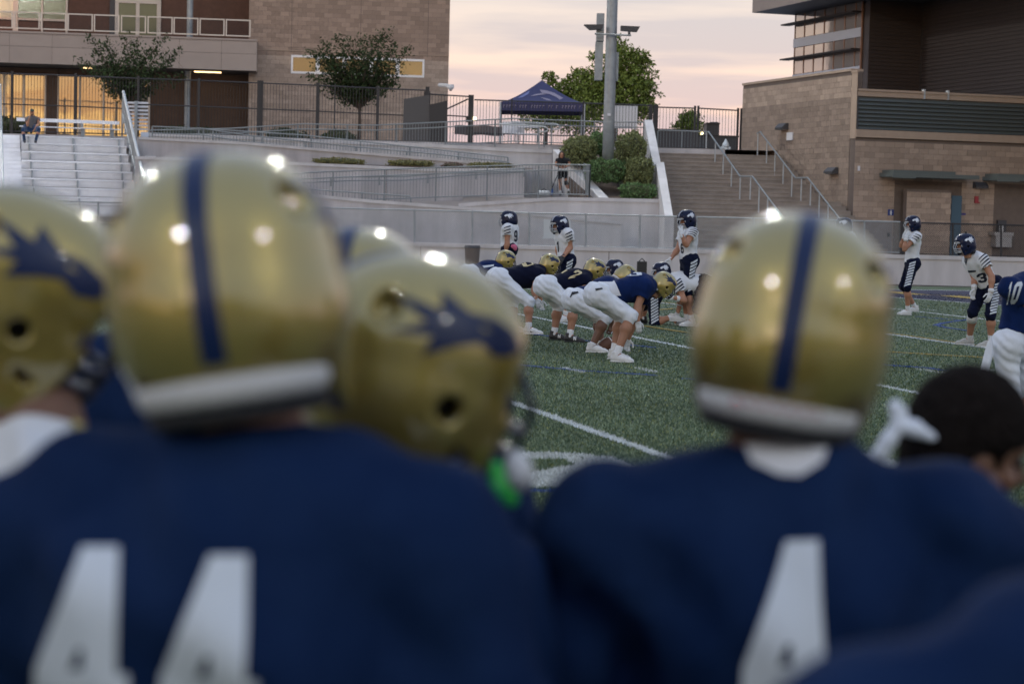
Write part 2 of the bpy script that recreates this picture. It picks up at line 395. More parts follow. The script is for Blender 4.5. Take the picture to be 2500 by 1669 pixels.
MT['paint_w'] = mat('field_paint_white', (.50, .53, .52), .9, var=.2, vscale=30)
MT['paint_n'] = mat('field_paint_navy', (.022, .024, .055), .9, var=.2, vscale=20)
MT['paint_g'] = mat('field_paint_gold', (.34, .24, .05), .9, var=.2, vscale=20)
MT['earth'] = mat('open_ground', (.13, .115, .09), .95, var=.3, vscale=.05)
# field sheet
ss = np.linspace(-140, 34.5, 60); dds = np.concatenate([np.linspace(-12, 38, 20), np.linspace(39.5, 59.5, 14)])
V = [fld(s, d, float(ground_z(d))) for d in dds for s in ss]; nS = len(ss)
Fq = np.array([[i*nS+j, i*nS+j+1, (i+1)*nS+j+1, (i+1)*nS+j] for i in range(len(dds)-1) for j in range(nS-1)])
field = struct(put('turf_field', np_mesh('turf_field', V, Fq), MT['turf']))
# the wide ground all round
mb = MB(); mb.raw([(-1500, -1500, -.32), (1500, -1500, -.32), (1500, 1500, -.32), (-1500, 1500, -.32)], [(0, 1, 2, 3)])
struct(mb.build('ground', MT['earth']))
mb = MB(); c = [fld(-140, -60), fld(60, -60), fld(60, -12.0), fld(-140, -12.0)]
mb.raw([p+np.array([0, 0, -.006]) for p in c], [(0, 1, 2, 3)]); struct(mb.build('pavement', MT['pave']))
# painted markings as sheets just above the turf base
def strip(mb, pl, wd, z=.004):
    for a, b in zip(pl[:-1], pl[1:]):
        a = np.array([*a, 0.]); b = np.array([*b, 0.]); L = np.linalg.norm(b-a); n = np.array([-(b-a)[1], (b-a)[0], 0])/L*wd/2
        k = max(1, int(L/2))
        for i in range(k):
            p = a+(b-a)*i/k; q = a+(b-a)*(i+1)/k
            zp = float(ground_z(p@D_DIR))+z; zq = float(ground_z(q@D_DIR))+z
            mb.raw([p-n+[0, 0, zp], q-n+[0, 0, zq], q+n+[0, 0, zq], p+n+[0, 0, zp]], [(0, 1, 2, 3)])
mb = MB()
for i, l in enumerate(LINES): strip(mb, [tuple(fld(l, 5.75)[:2]), tuple(fld(l, 54.3)[:2])], .15 if i == len(LINES)-1 else .11)
for d in (5.65, 54.5): strip(mb, [tuple(fld(-45, d)[:2]), tuple(fld(33, d)[:2])], .2)
struct(mb.build('painted_yard_lines', MT['paint_w']))
mb = MB()
for b in BLUE: strip(mb, b, .1, .010)
MT['paint_b'] = mat('field_paint_blue', (.02, .06, .20), .9, var=.2, vscale=20)
struct(mb.build('painted_blue_lines', MT['paint_b']))
mb = MB()
for b in GOLD: strip(mb, b, .1, .014)
strip(mb, [tuple(fld(14.96, 5.75)[:2]), tuple(fld(14.96, 54.3)[:2])], .06, .014)
struct(mb.build('painted_gold_lines', MT['paint_g']))
mb = MB()
for i in range(10):
    d0, d1 = 5.85+4.85*i, 5.85+4.85*(i+1)
    z0, z1 = float(ground_z(d0))+.004, float(ground_z(d1))+.004
    mb.raw([fld(23.75, d0, z0), fld(32.9, d0, z0), fld(32.9, d1, z1), fld(23.75, d1, z1)], [(0, 1, 2, 3)])
struct(mb.build('navy_end_zone', MT['paint_n']))
# gold trim across the end zone: lettering far too foreshortened to read
mb = MB()
for k in range(12):
    d0 = 9+3.6*k; z = float(ground_z(d0+1))+.012
    for a, b, c, d in ((25.6, 26.2, 0, 2.4), (29.8, 30.4, 0, 2.4), (26.2, 29.8, 0, .5)):
        mb.raw([fld(a, d0+c, z), fld(b, d0+c, z), fld(b, d0+d, z), fld(a, d0+d, z)], [(0, 1, 2, 3)])
struct(mb.build('gold_end_zone_trim', MT['paint_g']))
# the blades themselves
def blades(n, n2):
    u = rng.random(n); D = 1/(1/11.0-(u)*(1/11.0-1/56.0)); X = (rng.random(n)*.42-.10)*D
    D2 = 1/(1/4.0-rng.random(n2)*(1/4.0-1/56.0)); X2 = (rng.random(n2)*1.3-.65)*D2      # thinner cover to the sides and close by
    k = ~((D2 > 11) & (X2 > -.10*D2) & (X2 < .32*D2)); D2 = D2[k]; X2 = X2[k]; D = np.concatenate([D, D2]); x = np.concatenate([X, X2]); y = D; n = len(D)
    s = x*S_DIR[0]+y*S_DIR[1]; d = x*D_DIR[0]+y*D_DIR[1]; z = ground_z(d)
    pt = paint(x, y)
    h = rng.uniform(.012, .030, n)*np.where(D > 30, .8, 1); wd = rng.uniform(.0035, .0065, n)*(D/11.0)**.8
    an = rng.random(n)*math.tau; lean = rng.uniform(.1, 1.0, n)*h; la = rng.random(n)*math.tau
    dx, dy = np.cos(an)*wd, np.sin(an)*wd
    b0 = np.stack([x-dx, y-dy, z-.002], 1); b1 = np.stack([x+dx, y+dy, z-.002], 1)
    tp = np.stack([x+np.cos(la)*lean, y+np.sin(la)*lean, z+h], 1)
    V = np.stack([b0, b1, tp], 1).reshape(-1, 3); Fc = np.arange(3*n).reshape(-1, 3)
    # colour is the dye or paint on each blade
    patch = np.sin(s*1.7+np.sin(d*.9)*1.3)*np.sin(d*1.1+np.cos(s*.8)*1.7)
    k = rng.random(n)[:, None]; base = np.array([.052, .094, .050])*(1-k)+np.array([.285, .355, .225])*k**1.5
    patch2 = np.sin(s*.31+1.3*np.sin(d*.23))*np.sin(d*.37+s*.11); base *= (1+.15*patch[:, None]+.13*patch2[:, None]); olive = rng.random(n) < .12; base[olive] = base[olive]*[1.25, 1.05, .65]
    wh = np.array([.62, .65, .64])*(.72+.38*rng.random((n, 1)))
    colr = base.copy()
    colr[pt == 1] = wh[pt == 1]; colr[pt == 2] = (np.array([.03, .075, .25])*(.6+.8*rng.random((n, 1))))[pt == 2]
    colr[pt == 3] = (np.array([.42, .30, .06])*(.6+.7*rng.random((n, 1))))[pt == 3]; colr[pt == 4] = (np.array([.024, .026, .06])*(.6+.9*rng.random((n, 1))))[pt == 4]
    me = np_mesh('turf_blades', V, Fc)
    ca = me.color_attributes.new('paint', 'FLOAT_COLOR', 'POINT')
    ca.data.foreach_set('color', np.repeat(np.concatenate([colr, np.ones((n, 1))], 1), 3, 0).astype(np.float32).ravel())
    o = put('turf_grass', me, MT['blade']); o['kind'] = 'stuff'; return o
blades(420000, 480000)

# ---- block walls: every block that shows large is its own part
UNIT = MB().box((0, 0, 0), (1, 1, 1)).mesh('unit_block')
def course_blocks(u0, u1, z0, z1, holes, bl=.4, bh=.2):
    out = []; nz_ = int(round((z1-z0)/bh))
    for i in range(nz_):
        za = z0+i*bh; zm = za+bh/2
        segs = [(u0, u1)]
        for (a, b, c, d) in holes:
            if c-.02 < zm < d+.02:
                ns = []
                for (p, q) in segs:
                    if b <= p or a >= q: ns.append((p, q)); continue
                    if a > p: ns.append((p, a))
                    if b < q: ns.append((b, q))
                segs = ns
        off = (i % 2)*bl/2
        for (p, q) in segs:
            k = math.floor((p-u0+off)/bl); x = u0-off+k*bl
            while x < q-1e-6:
                a, b = max(x, p), min(x+bl, q)
                if b-a > .05: out.append((a, b, za, za+bh))
                x += bl
    return out
def lay_blocks(root, items, m, budget):
    """items: (frame, out sign, (u0,u1,z0,z1)); the first ones become parts, the rest one joined part"""
    me = UNIT.copy(); me.name = 'block_' + m.name; mats = []
    for fr, sg, (a, b, c, d) in items[:budget]:
        v0 = -.012 if sg < 0 else -.03
        mats.append(fr_matrix(fr, a+.004, v0+rng.uniform(-.003, .003), c+.004, (b-a-.008, .042, d-c-.008)))
    if mats: copies('block', me, m, root, mats)
    if items[budget:]:
        mb = MB()
        for fr, sg, (a, b, c, d) in items[budget:]:
            v0 = -.012 if sg < 0 else -.03; j = rng.uniform(-.003, .003)
            mb.fbox(fr, a+.004, b-.004, v0+j, v0+.042+j, c+.004, d-.004)
        o = mb.build('block_courses', m, root); o['kind'] = 'stuff'
def part(name, m, root, fr, *boxes):
    mb = MB()
    for b in boxes: mb.fbox(fr, *b)
    return mb.build(name, m, root)

# ================================================================== LEFT BUILDING
LB = Frame(P(600, 500, 92), math.radians(7))
def lu(px, v=0.0): return LB.uz(px, 300, v)[0]
def lz(px, py, v=0.0): return LB.uz(px, py, v)[1]
lb = thing('school_building', LB.p(0, 0, Z_PLAZA), 'brown block school building with a balcony and glowing shopfront glass at upper left', 'building')
U0, U1 = lu(605), lu(1092); WZ0 = lz(870, 140); WZ1 = lz(870, 186)   # window band
wpx = [708, 773, 838, 903, 968, 1033]; wu = [lu(p) for p in wpx]
ZT = Z_PLAZA+13.0
part('wall', MT['mortar'], lb, LB, (U0, wu[0], 0, .4, Z_PLAZA, ZT), (wu[5], U1, 0, .4, Z_PLAZA, ZT), (wu[0], wu[5], 0, .4, Z_PLAZA, WZ0-.85), (wu[0], wu[5], 0, .4, WZ0+.0, ZT), (U1-.4, U1, .4, 16, Z_PLAZA, ZT), (U0-14, U1-.4, 15.6, 16, Z_PLAZA, ZT))
part('roof', MT['fascia'], lb, LB, (U0-14.3, U1+.05, -.1, 16.2, ZT, ZT+.25))
zlow = round((WZ0-Z_PLAZA)/.2)*.2+Z_PLAZA
hol = [(wu[0]-.0, wu[5]+.0, WZ0-.84, WZ0)]
up = course_blocks(U0, U1, zlow, ZT-.2, hol); lo = course_blocks(U0, U1, Z_PLAZA, zlow, hol)
vis = [b for b in up if b[2] < 11.7]; hid = [b for b in up if b[2] >= 11.7]
vis.sort(key=lambda b: -b[0]*.3 - b[2]); 
lay_blocks(lb, [(LB, -1, b) for b in lo], MT['cmu_r'], 120)
lay_blocks(lb, [(LB, -1, b) for b in vis+hid], MT['cmu_l'], 180)
# control joints: thin recessed-looking beads
for px in (708, 876, 1040): part('control_joint', MT['mortar'], lb, LB, (lu(px)-.012, lu(px)+.012, -.017, -.013, WZ0+.1, ZT-.3))
part('string_course', MT['stucco'], lb, LB, (U0, U1, -.035, -.014, zlow+.22, zlow+.25))
for k in range(5):
    a, b = wu[k], wu[k+1]; zt, zb = WZ0, WZ0-.84
    f = part('window', MT['whiteframe'], lb, LB, (a, b, -.03, .08, zt-.10, zt), (a, b, -.03, .08, zb, zb+.10), (a, a+.09, -.03, .08, zb+.10, zt-.10), (b-.09, b, -.03, .08, zb+.10, zt-.10))
    part('pane', MT['glass_band'], f, LB, (a+.09, b-.09, .03, .05, zb+.10, zt-.10))
# balcony
VB = -1.3
def bu(px): return LB.uz(px, 120, VB)[0]
zt, zb = LB.uz(300, 85, VB)[1], LB.uz(300, 163, VB)[1]
UL = bu(0)-6.0; UR = bu(627)
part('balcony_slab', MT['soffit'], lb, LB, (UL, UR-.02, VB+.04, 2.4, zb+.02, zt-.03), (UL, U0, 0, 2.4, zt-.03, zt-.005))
seams = [UL, UL+3.1] + [bu(p) for p in (23, 127, 231, 335, 438, 541, 627)]
zm = zb+(zt-zb)*.53
for a, b in zip(seams[:-1], seams[1:]):
    for z0, z1 in ((zb, zm), (zm, zt-.09)): part('fascia_panel', MT['fascia'], lb, LB, (a+.006, b-.006, VB, VB+.035, z0+.006, z1-.006))
part('fascia_cap', MT['fascia'], lb, LB, (UL, UR+.02, VB-.03, VB+.12, zt-.085, zt))
part('fascia_return', MT['fascia'], lb, LB, (UR-.015, UR+.015, VB+.04, -.02, zb, zt-.09))
# balcony railing: ten framed panels
edges = [-31, 0+1, 33, 97, 99, 161, 164, 226, 228, 291, 294, 356, 359, 420.5, 422.5, 484, 486, 547.5, 550, 611]
edges = [(-31, 30), (33, 96), (98, 160.5), (164, 225.5), (228, 290.5), (294, 355.5), (359, 420.5), (422.5, 483.5), (486, 547.5), (550, 611)]
rz0, rz1 = LB.uz(300, 80.5, VB)[1]+.02, LB.uz(300, 37.5, VB)[1]
VR = VB+.06
for (p, q) in [(-97, -34), (-160, -100)]+edges:
    a, b = bu(p), bu(q)
    f = part('railing_panel', MT['winframe'], lb, LB, (a, b, VR, VR+.05, rz1-.055, rz1), (a, b, VR, VR+.05, rz0, rz0+.055), (a, a+.055, VR, VR+.05, rz0+.055, rz1-.055), (b-.055, b, VR, VR+.05, rz0+.055, rz1-.055))
    k = int((b-a)/.062); mb = MB()
    for i in range(1, k): u = a+.03+(b-a-.06)*i/k; mb.fbox(LB, u-.006, u+.006, VR+.015, VR+.03, rz0+.05, rz1-.05)
    o = mb.build('pickets', MT['fence'], f); o['kind'] = 'stuff'
# upper storey behind the balcony
VU = 2.4; ZU = zt
def uu(px): return LB.uz(px, 40, VU)[0]
ztop = ZT
wl = uu(-150)
part('wall_cladding', MT['redbrick'], lb, LB, (uu(166), uu(281), VU, VU+.3, ZU, ztop), (uu(393), U0, VU, VU+.3, ZU, ztop), (uu(281), uu(393), VU, VU+.3, LB.uz(340, -2, VU)[1], ztop), (wl-6, uu(166), VU, VU+.3, LB.uz(80, -60, VU)[1], ztop), (wl-6, wl, VU, VU+.3, ZU, LB.uz(80, -60, VU)[1]))
zz0, zz1, zzm = ZU, LB.uz(80, -60, VU)[1], LB.uz(80, 48, VU)[1]
posts = [-150, -90, -40, 38, 103, 163]
f = part('storefront_frame', MT['winframe'], lb, LB, *[(uu(p)-(.12 if p == 38 else .04), uu(p)+(.12 if p == 38 else .04), VU-.06, VU+.1, zz0, zz1) for p in posts], (wl, uu(163), VU-.055, VU+.09, zzm-.05, zzm+.05))
for a, b in zip(posts[:-1], posts[1:]):
    part('window_pane', MT['glass_store'] if a < 0 else MT['glass_door'], f, LB, (uu(a)+.05, uu(b)-.05, VU, VU+.03, zzm+.05, zz1))
    part('base_panel', MT['redbrick'], f, LB, (uu(a)+.05, uu(b)-.05, VU, VU+.03, zz0, zzm-.05))
zd = LB.uz(340, 2, VU)[1]
f = part('double_door', MT['winframe'], lb, LB, (uu(281), uu(290), VU-.08, VU+.1, ZU, zd), (uu(383), uu(393), VU-.08, VU+.1, ZU, zd), (uu(332), uu(341), VU-.08, VU+.1, ZU, zd-.1), (uu(281), uu(393), VU-.085, VU+.1, zd-.14, zd+.1))
for a, b in ((290, 332), (341, 383)): part('door_glass', MT['glass_door'], f, LB, (uu(a), uu(b), VU-.02, VU+.02, ZU+.15, zd-.14))
part('column', MT['dkgrey'], lb, LB, (uu(268), uu(280), VU-.1, VU-.02, ZU, ztop))
mb = MB(); mb.tube([LB.p(bu(459), .3, ZU), LB.p(bu(459), .3, ZU+5)], .14, 12); mb.build('column', MT['galv'], lb)
mb = MB(); mb.tube([LB.p(bu(456), .3, Z_PLAZA), LB.p(bu(456), .3, zb)], .14, 12); mb.build('column', MT['galv'], lb)
part('wall_return', MT['cmu_r'], lb, LB, (U0-.02, U0+.4, .01, 2.4, ZU, ZT))
# ground floor shopfront
VG = 1.6
def gu(px): return LB.uz(px, 260, VG)[0]
zs = LB.uz(150, 183, VG)[1]
part('wall_cladding', MT['brownwall'], lb, LB, (gu(113), gu(140), VG-.1, VG+.3, Z_PLAZA, zb), (gu(365), U0+.01, VG, VG+.3, Z_PLAZA, zb), (gu(-160)-5, gu(113), VG, VG+.3, zs, zb), (gu(140), gu(365), VG, VG+.3, zs, zb))
gp = [-160, -100, -46, 10, 58, 111]
gq = [141, 195, 253, 299, 364]
for lst in (gp, gq):
    f = part('shopfront_frame', MT['winframe'], lb, LB, *[(gu(p)-.05, gu(p)+.05, VG-.08, VG+.08, Z_PLAZA, zs) for p in lst], (gu(lst[0])+.05, gu(lst[-1])-.05, VG-.07, VG+.07, zs-.08, zs))
    for a, b in zip(lst[:-1], lst[1:]): part('shopfront_pane', MT['glass_store'], f, LB, (gu(a)+.05, gu(b)-.05, VG-.01, VG+.02, Z_PLAZA+.1, zs-.08))
for a, b, py in ((474, 540, 177), (203, 224, 166)):
    part('lit_strip_light', MT['lamp_warm'], lb, LB, (LB.uz(a, py, .4)[0], LB.uz(b, py, .4)[0], .35, .5, zb-.03, zb+.015))
al = bpy.data.lights.new('balcony_lamp', 'AREA'); al.energy = 160; al.color = (1, .42, .14); al.size = 4; al.size_y = .3; al.shape = 'RECTANGLE'
alo = bpy.data.objects.new('balcony_lamp', al); COL.objects.link(alo); alo.location = Vector(LB.p(uu(-120), .6, zt+3.6)); alo.parent = lb; alo.location -= Vector(loc_of(lb))
# security camera on the corner
sc = thing('security_camera', P(1088, 215, 91.5), 'white dome security camera on a bracket at the corner of the brown block building', 'security camera')
cp = P(1094, 211, 91.3)
MB().tube([P(1073, 208, 92.0), P(1092, 209, 91.3)], .09, 8).build('bracket', MT['white'], sc)
mb = MB(); mb.tube([cp+[.12, 0, .08], cp+[.12, 0, -.06], cp+[.12, 0, -.17]], [.15, .16, .07], 12); mb.build('dome', MT['white'], sc)
MB().tube([cp+[.12, 0, -.10], cp+[.12, 0, -.21]], [.12, .04], 10).build('lens', MT['black'], sc)

# ================================================================== RIGHT BUILDING
RC = P(2081, 540, 73.0)
RR = Frame(RC, math.radians(17)); RL = Frame(RC, math.radians(107))
rb = thing('concession_building', (RC[0], RC[1], .6), 'tan block stadium building with grey louvers and restroom doors beside the stairs', 'building')
def ru(px, py=400, v=0): return RR.uz(px, py, v)[0]
def rz(px, py, v=0): return RR.uz(px, py, v)[1]
def lL(px, py=400, v=0): return RL.uz(px, py, v)[0]
ZG = .55
pier_z = RR.uz(2081, 176)[1]; par_z = rz(2300, 230); RW = 16.0
zl1, zl0 = rz(2300, 245), rz(2300, 323)
uend = lL(1812, 300); ltop = RL.uz(1950, 190)[1]
part('wall', MT['mortar'], rb, RR, (.0, RW, 0, .4, ZG, zl0-.35), (0, ru(2090), 0, .4, zl0-.35, par_z-.02), (ru(2090), RW, .06, .4, zl0-.35, par_z-.02))
part('wall_side', MT['mortar'], rb, RL, (.42, uend, -.4, 0, ZG, ltop-.02), (.42, .8, -12, -.4, ZG, par_z-.3))
part('roof', MT['dkgrey'], rb, RR, (.3, RW, .4, 11, par_z-.5, par_z-.45))
# pier at the corner
part('corner_pier', MT['stucco'], rb, RR, (-.02, ru(2086), -.03, .42, zl0-.35, pier_z), (-.04, ru(2088), -.05, .45, pier_z, pier_z+.07))
part('side_coping', MT['stucco'], rb, RL, (.44, uend+.03, -.45, .05, ltop-.02, ltop+.07))
part('parapet_band', MT['stucco'], rb, RR, (ru(2088), RW, -.03, .05, zl1+.02, par_z-.03))
part('parapet_coping', MT['stucco'], rb, RR, (ru(2088), RW, -.07, .45, par_z-.02, par_z+.06))
part('sill_band', MT['stucco'], rb, RR, (ru(2086), RW, -.07, .05, zl0-.30, zl0-.02))
for px in (2247, 2305): part('pipe_clamp', MT['galv_lt'], rb, RR, (ru(px), ru(px)+.05, -.10, .1, par_z-.22, par_z+.14))
# louvers
f = part('louver_frame', MT['dkgrey'], rb, RR, (ru(2086), ru(2086)+.06, -.06, .055, zl0-.02, zl1+.02))
k = 8; hh = (zl1-zl0)/k; mb = MB()
ua, ub = ru(2090), RW-.05
for i in range(k):
    z0 = zl0+i*hh
    pr = [RR.p(ua, -.05, z0), RR.p(ua, .05, z0+hh*.92), RR.p(ua, .058, z0+hh*.92), RR.p(ua, .058, z0+.01), RR.p(ua, -.03, z0-.0)]
    m2 = MB(); m2.ext(pr, RR.u*(ub-ua)); m2.build('louver', MT['louver'], rb)
# blocks: front face below the sill, with door recess holes
d1a, d1b, dzt = ru(2186), ru(2350), rz(2250, 440)
d2a = ru(2430)
fr_items = course_blocks(0, RW, ZG, ZG+round((zl0-.35-ZG)/.2)*.2, [(d1a, d1b, ZG, dzt-.0), (d2a, RW-4.2, ZG, dzt)])
vis = [b for b in fr_items if b[0] < ru(2500)+.2]; hid = [b for b in fr_items if b[0] >= ru(2500)+.2]
sd_items = course_blocks(.45, uend, ZG, ZG+round((ltop-.25-ZG)/.2)*.2, [])
random.shuffle(vis)
low = [b for b in sd_items if b[2] < ZG+.2*29]; top4 = [b for b in sd_items if b[2] >= ZG+.2*29]
lay_blocks(rb, [(RR, -1, b) for b in vis+hid], MT['cmu_r'], 170)
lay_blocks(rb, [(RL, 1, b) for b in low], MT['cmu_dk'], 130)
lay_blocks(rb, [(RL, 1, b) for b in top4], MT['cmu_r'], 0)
# door bay 1
part('recess', MT['stucco'], rb, RR, (d1a, d1b, .9, 1.0, ZG, dzt), (d1a, d1b, .02, .9, dzt-.02, dzt))
def door(u0, u1, m, frm, v=.2):
    f = part('door_frame', frm, rb, RR, (u0, u0+.06, v-.05, v+.1, ZG, ZG+2.35), (u1-.06, u1, v-.05, v+.1, ZG, ZG+2.35), (u0+.06, u1-.06, v-.05, v+.1, ZG+2.2, ZG+2.35))
    dd = part('door', m, f, RR, (u0+.06, u1-.06, v, v+.05, ZG+.01, ZG+2.2))
    return f
door(ru(2186), ru(2219), MT['door_w'], MT['door_b'], .15)
part('door', MT['door_b'], rb, RR, (ru(2323, 500, -.4), ru(2348, 500, -.4), -.40, -.34, ZG, ZG+2.3))
sp = part('privacy_wall', MT['mortar'], rb, RR, (ru(2213, 500, -.55), ru(2322, 500, -.55), -.55, -.3, ZG, rz(2260, 463, -.55)))
pw = Frame(RR.p(0, -.55, 0), math.radians(17))
its = course_blocks(ru(2213, 500, -.55), ru(2322, 500, -.55), ZG, ZG+round((rz(2260, 463, -.55)-ZG)/.2)*.2, [])
mb = MB()
for b in its: mb.fbox(pw, b[0]+.004, b[1]-.004, -.012, .02, b[2]+.004, b[3]-.004)
o = mb.build('privacy_wall_blocks', MT['cmu_r'], sp); o['kind'] = 'stuff'
part('recess', MT['stucco'], rb, RR, (d2a, RW-4.2, 1.2, 1.3, ZG, dzt), (d2a, RW-4.2, .02, 1.2, dzt-.02, dzt))
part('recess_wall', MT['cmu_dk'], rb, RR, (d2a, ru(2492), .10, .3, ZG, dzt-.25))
for (a, b, py) in ((2178, 2388, 424), (2432, 2640, 433)):
    ua, ub = ru(a, py, -1.0), ru(b, py, -1.0); z = rz((a+b)/2, py, -1.0)
    c = part('door_canopy', MT['canopy_g'], rb, RR, (ua, ub, -1.1, -.02, z-.16, z-.02)); part('canopy_rib', MT['canopy_g'], c, RR, (ua+.1, ub-.9, -.95, -.03, z-.02, z+.09), (ua-.04, ua+.9, -1.14, -1.1, z-.20, z+.0))
def wall_thing(name, label, cat, fr, a, b, y0, y1, v0, v1, m, px=None, group=None):
    u0, u1 = fr.uz(a, (y0+y1)/2, v0)[0], fr.uz(b, (y0+y1)/2, v0)[0]; z1, z0 = fr.uz(a, y0, v0)[1], fr.uz(a, y1, v0)[1]
    u0, u1 = min(u0, u1), max(u0, u1)
    t = thing(name, fr.p((u0+u1)/2, (v0+v1)/2, z0), label, cat, group)
    return t, u0, u1, z0, z1
def wallpack(a, b, y0, y1, fr, sg, label):
    t, u0, u1, z0, z1 = wall_thing('wall_lamp', label, 'wall lamp', fr, a, b, y0, y1, sg*.2, sg*.02, MT['dkgrey'], group='wall lamps on the tan building')
    if u1-u0 < .3: u1 = u0+.3
    mb = MB(); mb.ext([fr.p(u0, sg*.02, z0), fr.p(u0, sg*.02, z1), fr.p(u0, sg*.12, z1), fr.p(u0, sg*.28, z0+.08), fr.p(u0, sg*.28, z0)], fr.u*(u1-u0)); mb.build('housing', MT['dkgrey'], t)
    part('diffuser', MT['steel'], t, fr, (u0+.04, u1-.04, sg*.15-.08, sg*.15+.08, z0-.012, z0-.001))
wallpack(2381, 2411, 444, 459, RR, -1, 'dark wall lamp between the two green door canopies on the tan building')
wallpack(1896, 1914, 302, 317, RL, 1, 'dark wall lamp high on the stair side of the tan building above a white notice')
wallpack(2015, 2036, 409, 424, RL, 1, 'dark wall lamp low on the stair side of the tan building near its corner')
def plate(name, label, cat, fr, a, b, y0, y1, v0, v1, m):
    t, u0, u1, z0, z1 = wall_thing(name, label, cat, fr, a, b, y0, y1, v0, v1, m)
    part('panel', m, t, fr, (u0, u1, min(v0, v1), max(v0, v1), z0, z1)); return t, u0, u1, z0, z1
plate('notice_sheet', 'white notice box on the stair side of the tan building', 'notice', RL, 1920, 1934, 324, 343, .06, .015, MT['boardw'])
plate('small_junction_box', 'small pale box on the tan building right of its corner', 'junction box', RR, 2095, 2100, 405, 417, -.06, -.014, MT['boardw'])
t, u0, u1, z0, z1 = plate('alarm_box', 'small red alarm box on the tan wall right of the blue door', 'alarm box', RR, 2381, 2389, 479, 496, -.09, -.014, MT['red'])
part('bracket', MT['red'], t, RR, (u1, u1+.09, -.05, -.014, z0, z0+.05))
t, u0, u1, z0, z1 = plate('restroom_sign', 'blue restroom sign with a white standing figure', 'sign', RR, 2168, 2182, 511, 526, -.03, -.014, MT['signblue'])
um, s_ = (u0+u1)/2, (z1-z0)
mb = MB(); mb.fbox(RR, um-.03*s_/.2, um+.03*s_/.2, -.036, -.031, z0+.42*s_, z0+.72*s_); mb.fbox(RR, um-.025*s_/.2, um-.004, -.036, -.031, z0+.08*s_, z0+.42*s_); mb.fbox(RR, um+.004, um+.025*s_/.2, -.036, -.031, z0+.08*s_, z0+.42*s_)
mb.tube([RR.p(um, -.036, z0+.83*s_), RR.p(um, -.031, z0+.83*s_)], .09*s_, 10); mb.build('figure', MT['white'], t)
plate('name_plate', 'small violet name plate beside the blue door', 'sign', RR, 2346, 2358, 520, 525, -.03, -.014, MT['signpurple'])
# drinking fountain
t = thing('drinking_fountain', RR.p(ru(2445, 575), -.2, ZG), 'steel drinking fountain on the tan wall behind the black fence', 'drinking fountain')
ua, ub = ru(2424, 560, -.3), ru(2470, 560, -.3); um = (ua+ub)/2
zb_ = RR.uz(2445, 567, -.3)[1]
part('basin', MT['steel'], t, RR, (ua, ub, -.45, -.02, zb_-.12, zb_), (ua+.1, ub-.02, -.38, -.02, zb_-.55, zb_-.12))
part('bottle_filler', MT['dkgrey'], t, RR, (um-.1, um+.25, -.16, -.02, zb_, zb_+.45)); part('spout', MT['white'], t, RR, (um-.04, um+.04, -.3, -.16, zb_+.02, zb_+.25))
# grey service door low on the front
t, u0, u1, z0, z1 = plate('service_door', 'grey steel service door on the tan building behind the galvanised fence', 'door', RR, 2112, 2178, 541, 620, -.05, -.014, mat('grey_door_paint', (.20, .17, .165), .6))
part('handle', MT['black'], t, RR, (u1-.2, u1-.12, -.1, -.05, z0+.65, z0+.8))

# ---- tall dark building behind
GC = P(2105, 540, 85.0)
GL_ = Frame(GC, math.radians(107)); GR_ = Frame(GC, math.radians(17))
tb = thing('gymnasium', (GC[0], GC[1], Z_PLAZA), 'tall dark ribbed metal gymnasium with a glass curtain wall and wide roof overhang', 'building')
def gL(px, py=100): return GL_.uz(px, py)[0]
HZ = GL_.uz(1940, 38)[1]; gu_end = gL(1940)
VX = GR_.uz(2250, 100)[0]
part('wall', MT['ribbed'], tb, GR_, (0, VX, .0, .4, Z_PLAZA, HZ+2))
part('wall', MT['ribbed'], tb, GL_, (-24, -.0, -VX-.4, -VX-.02, Z_PLAZA, HZ+2))
# horizontal ribs
mbx = []
zz_ = Z_PLAZA+1.0; Lr = GR_.uz(2250, 100)[0]
mer = UNIT.copy(); mer.name = 'rib_mesh'
mats = []; mats2 = []
while zz_ < HZ+1.4:
    mats.append(fr_matrix(GR_, .01, -.035, zz_, (VX-.04, .034, .075)))
    mats2.append(fr_matrix(GL_, -24, -VX-.019, zz_, (23.98, .034, .075)))
    zz_ += .16
copies('cladding_rib', mer, MT['ribbed'], tb, mats+mats2)
part('corner_trim', MT['dkgrey'], tb, GR_, (VX-.04, VX+.02, -.06, .0, Z_PLAZA, HZ+2))
zc0 = Z_PLAZA
f = part('curtain_wall_frame', MT['mullion'], tb, GL_, *[(gL(p)-.04, gL(p)+.04, -.02, .05, zc0, HZ) for p in (1942, 1965, 1989, 2013, 2038, 2063, 2089, 2104)])
mp_ = [1942, 1965, 1989, 2013, 2038, 2063, 2089, 2104]
zsp = GL_.uz(2020, 93)[1]; zsp2 = GL_.uz(2090, 170)[1]
fins = [GL_.uz(2020, 46)[1], GL_.uz(2015, 134)[1]]
for a, b in zip(mp_[1:], mp_[:-1]):
    a_, b_ = gL(a)+.05, gL(b)-.05
    for z0, z1 in ((zc0, zsp2-.15), (zsp2+.15, fins[1]-.03), (fins[1]+.03, zsp-.22), (zsp+.22, fins[0]-.03), (fins[0]+.03, HZ)):
        if z1-z0 > .2: part('glass_pane', MT['glass_curtain'], f, GL_, (a_, b_, -.01, .03, z0, z1))
part('spandrel', MT['spandrel'], tb, GL_, (gL(2104), gu_end, .05, .065, zsp-.2, zsp+.2)); part('spandrel', MT['spandrel'], tb, GL_, (gL(2104), gu_end, .05, .065, zsp2-.13, zsp2+.13))
for z in fins: part('sunshade_fin', MT['soffit'], tb, GL_, (gL(2104)-.0, gu_end+.5, .066, .5, z-.03, z+.03))
part('wall_back', MT['ribbed'], tb, GL_, (.02, gu_end, -12, -.05, Z_PLAZA, HZ-.1), )
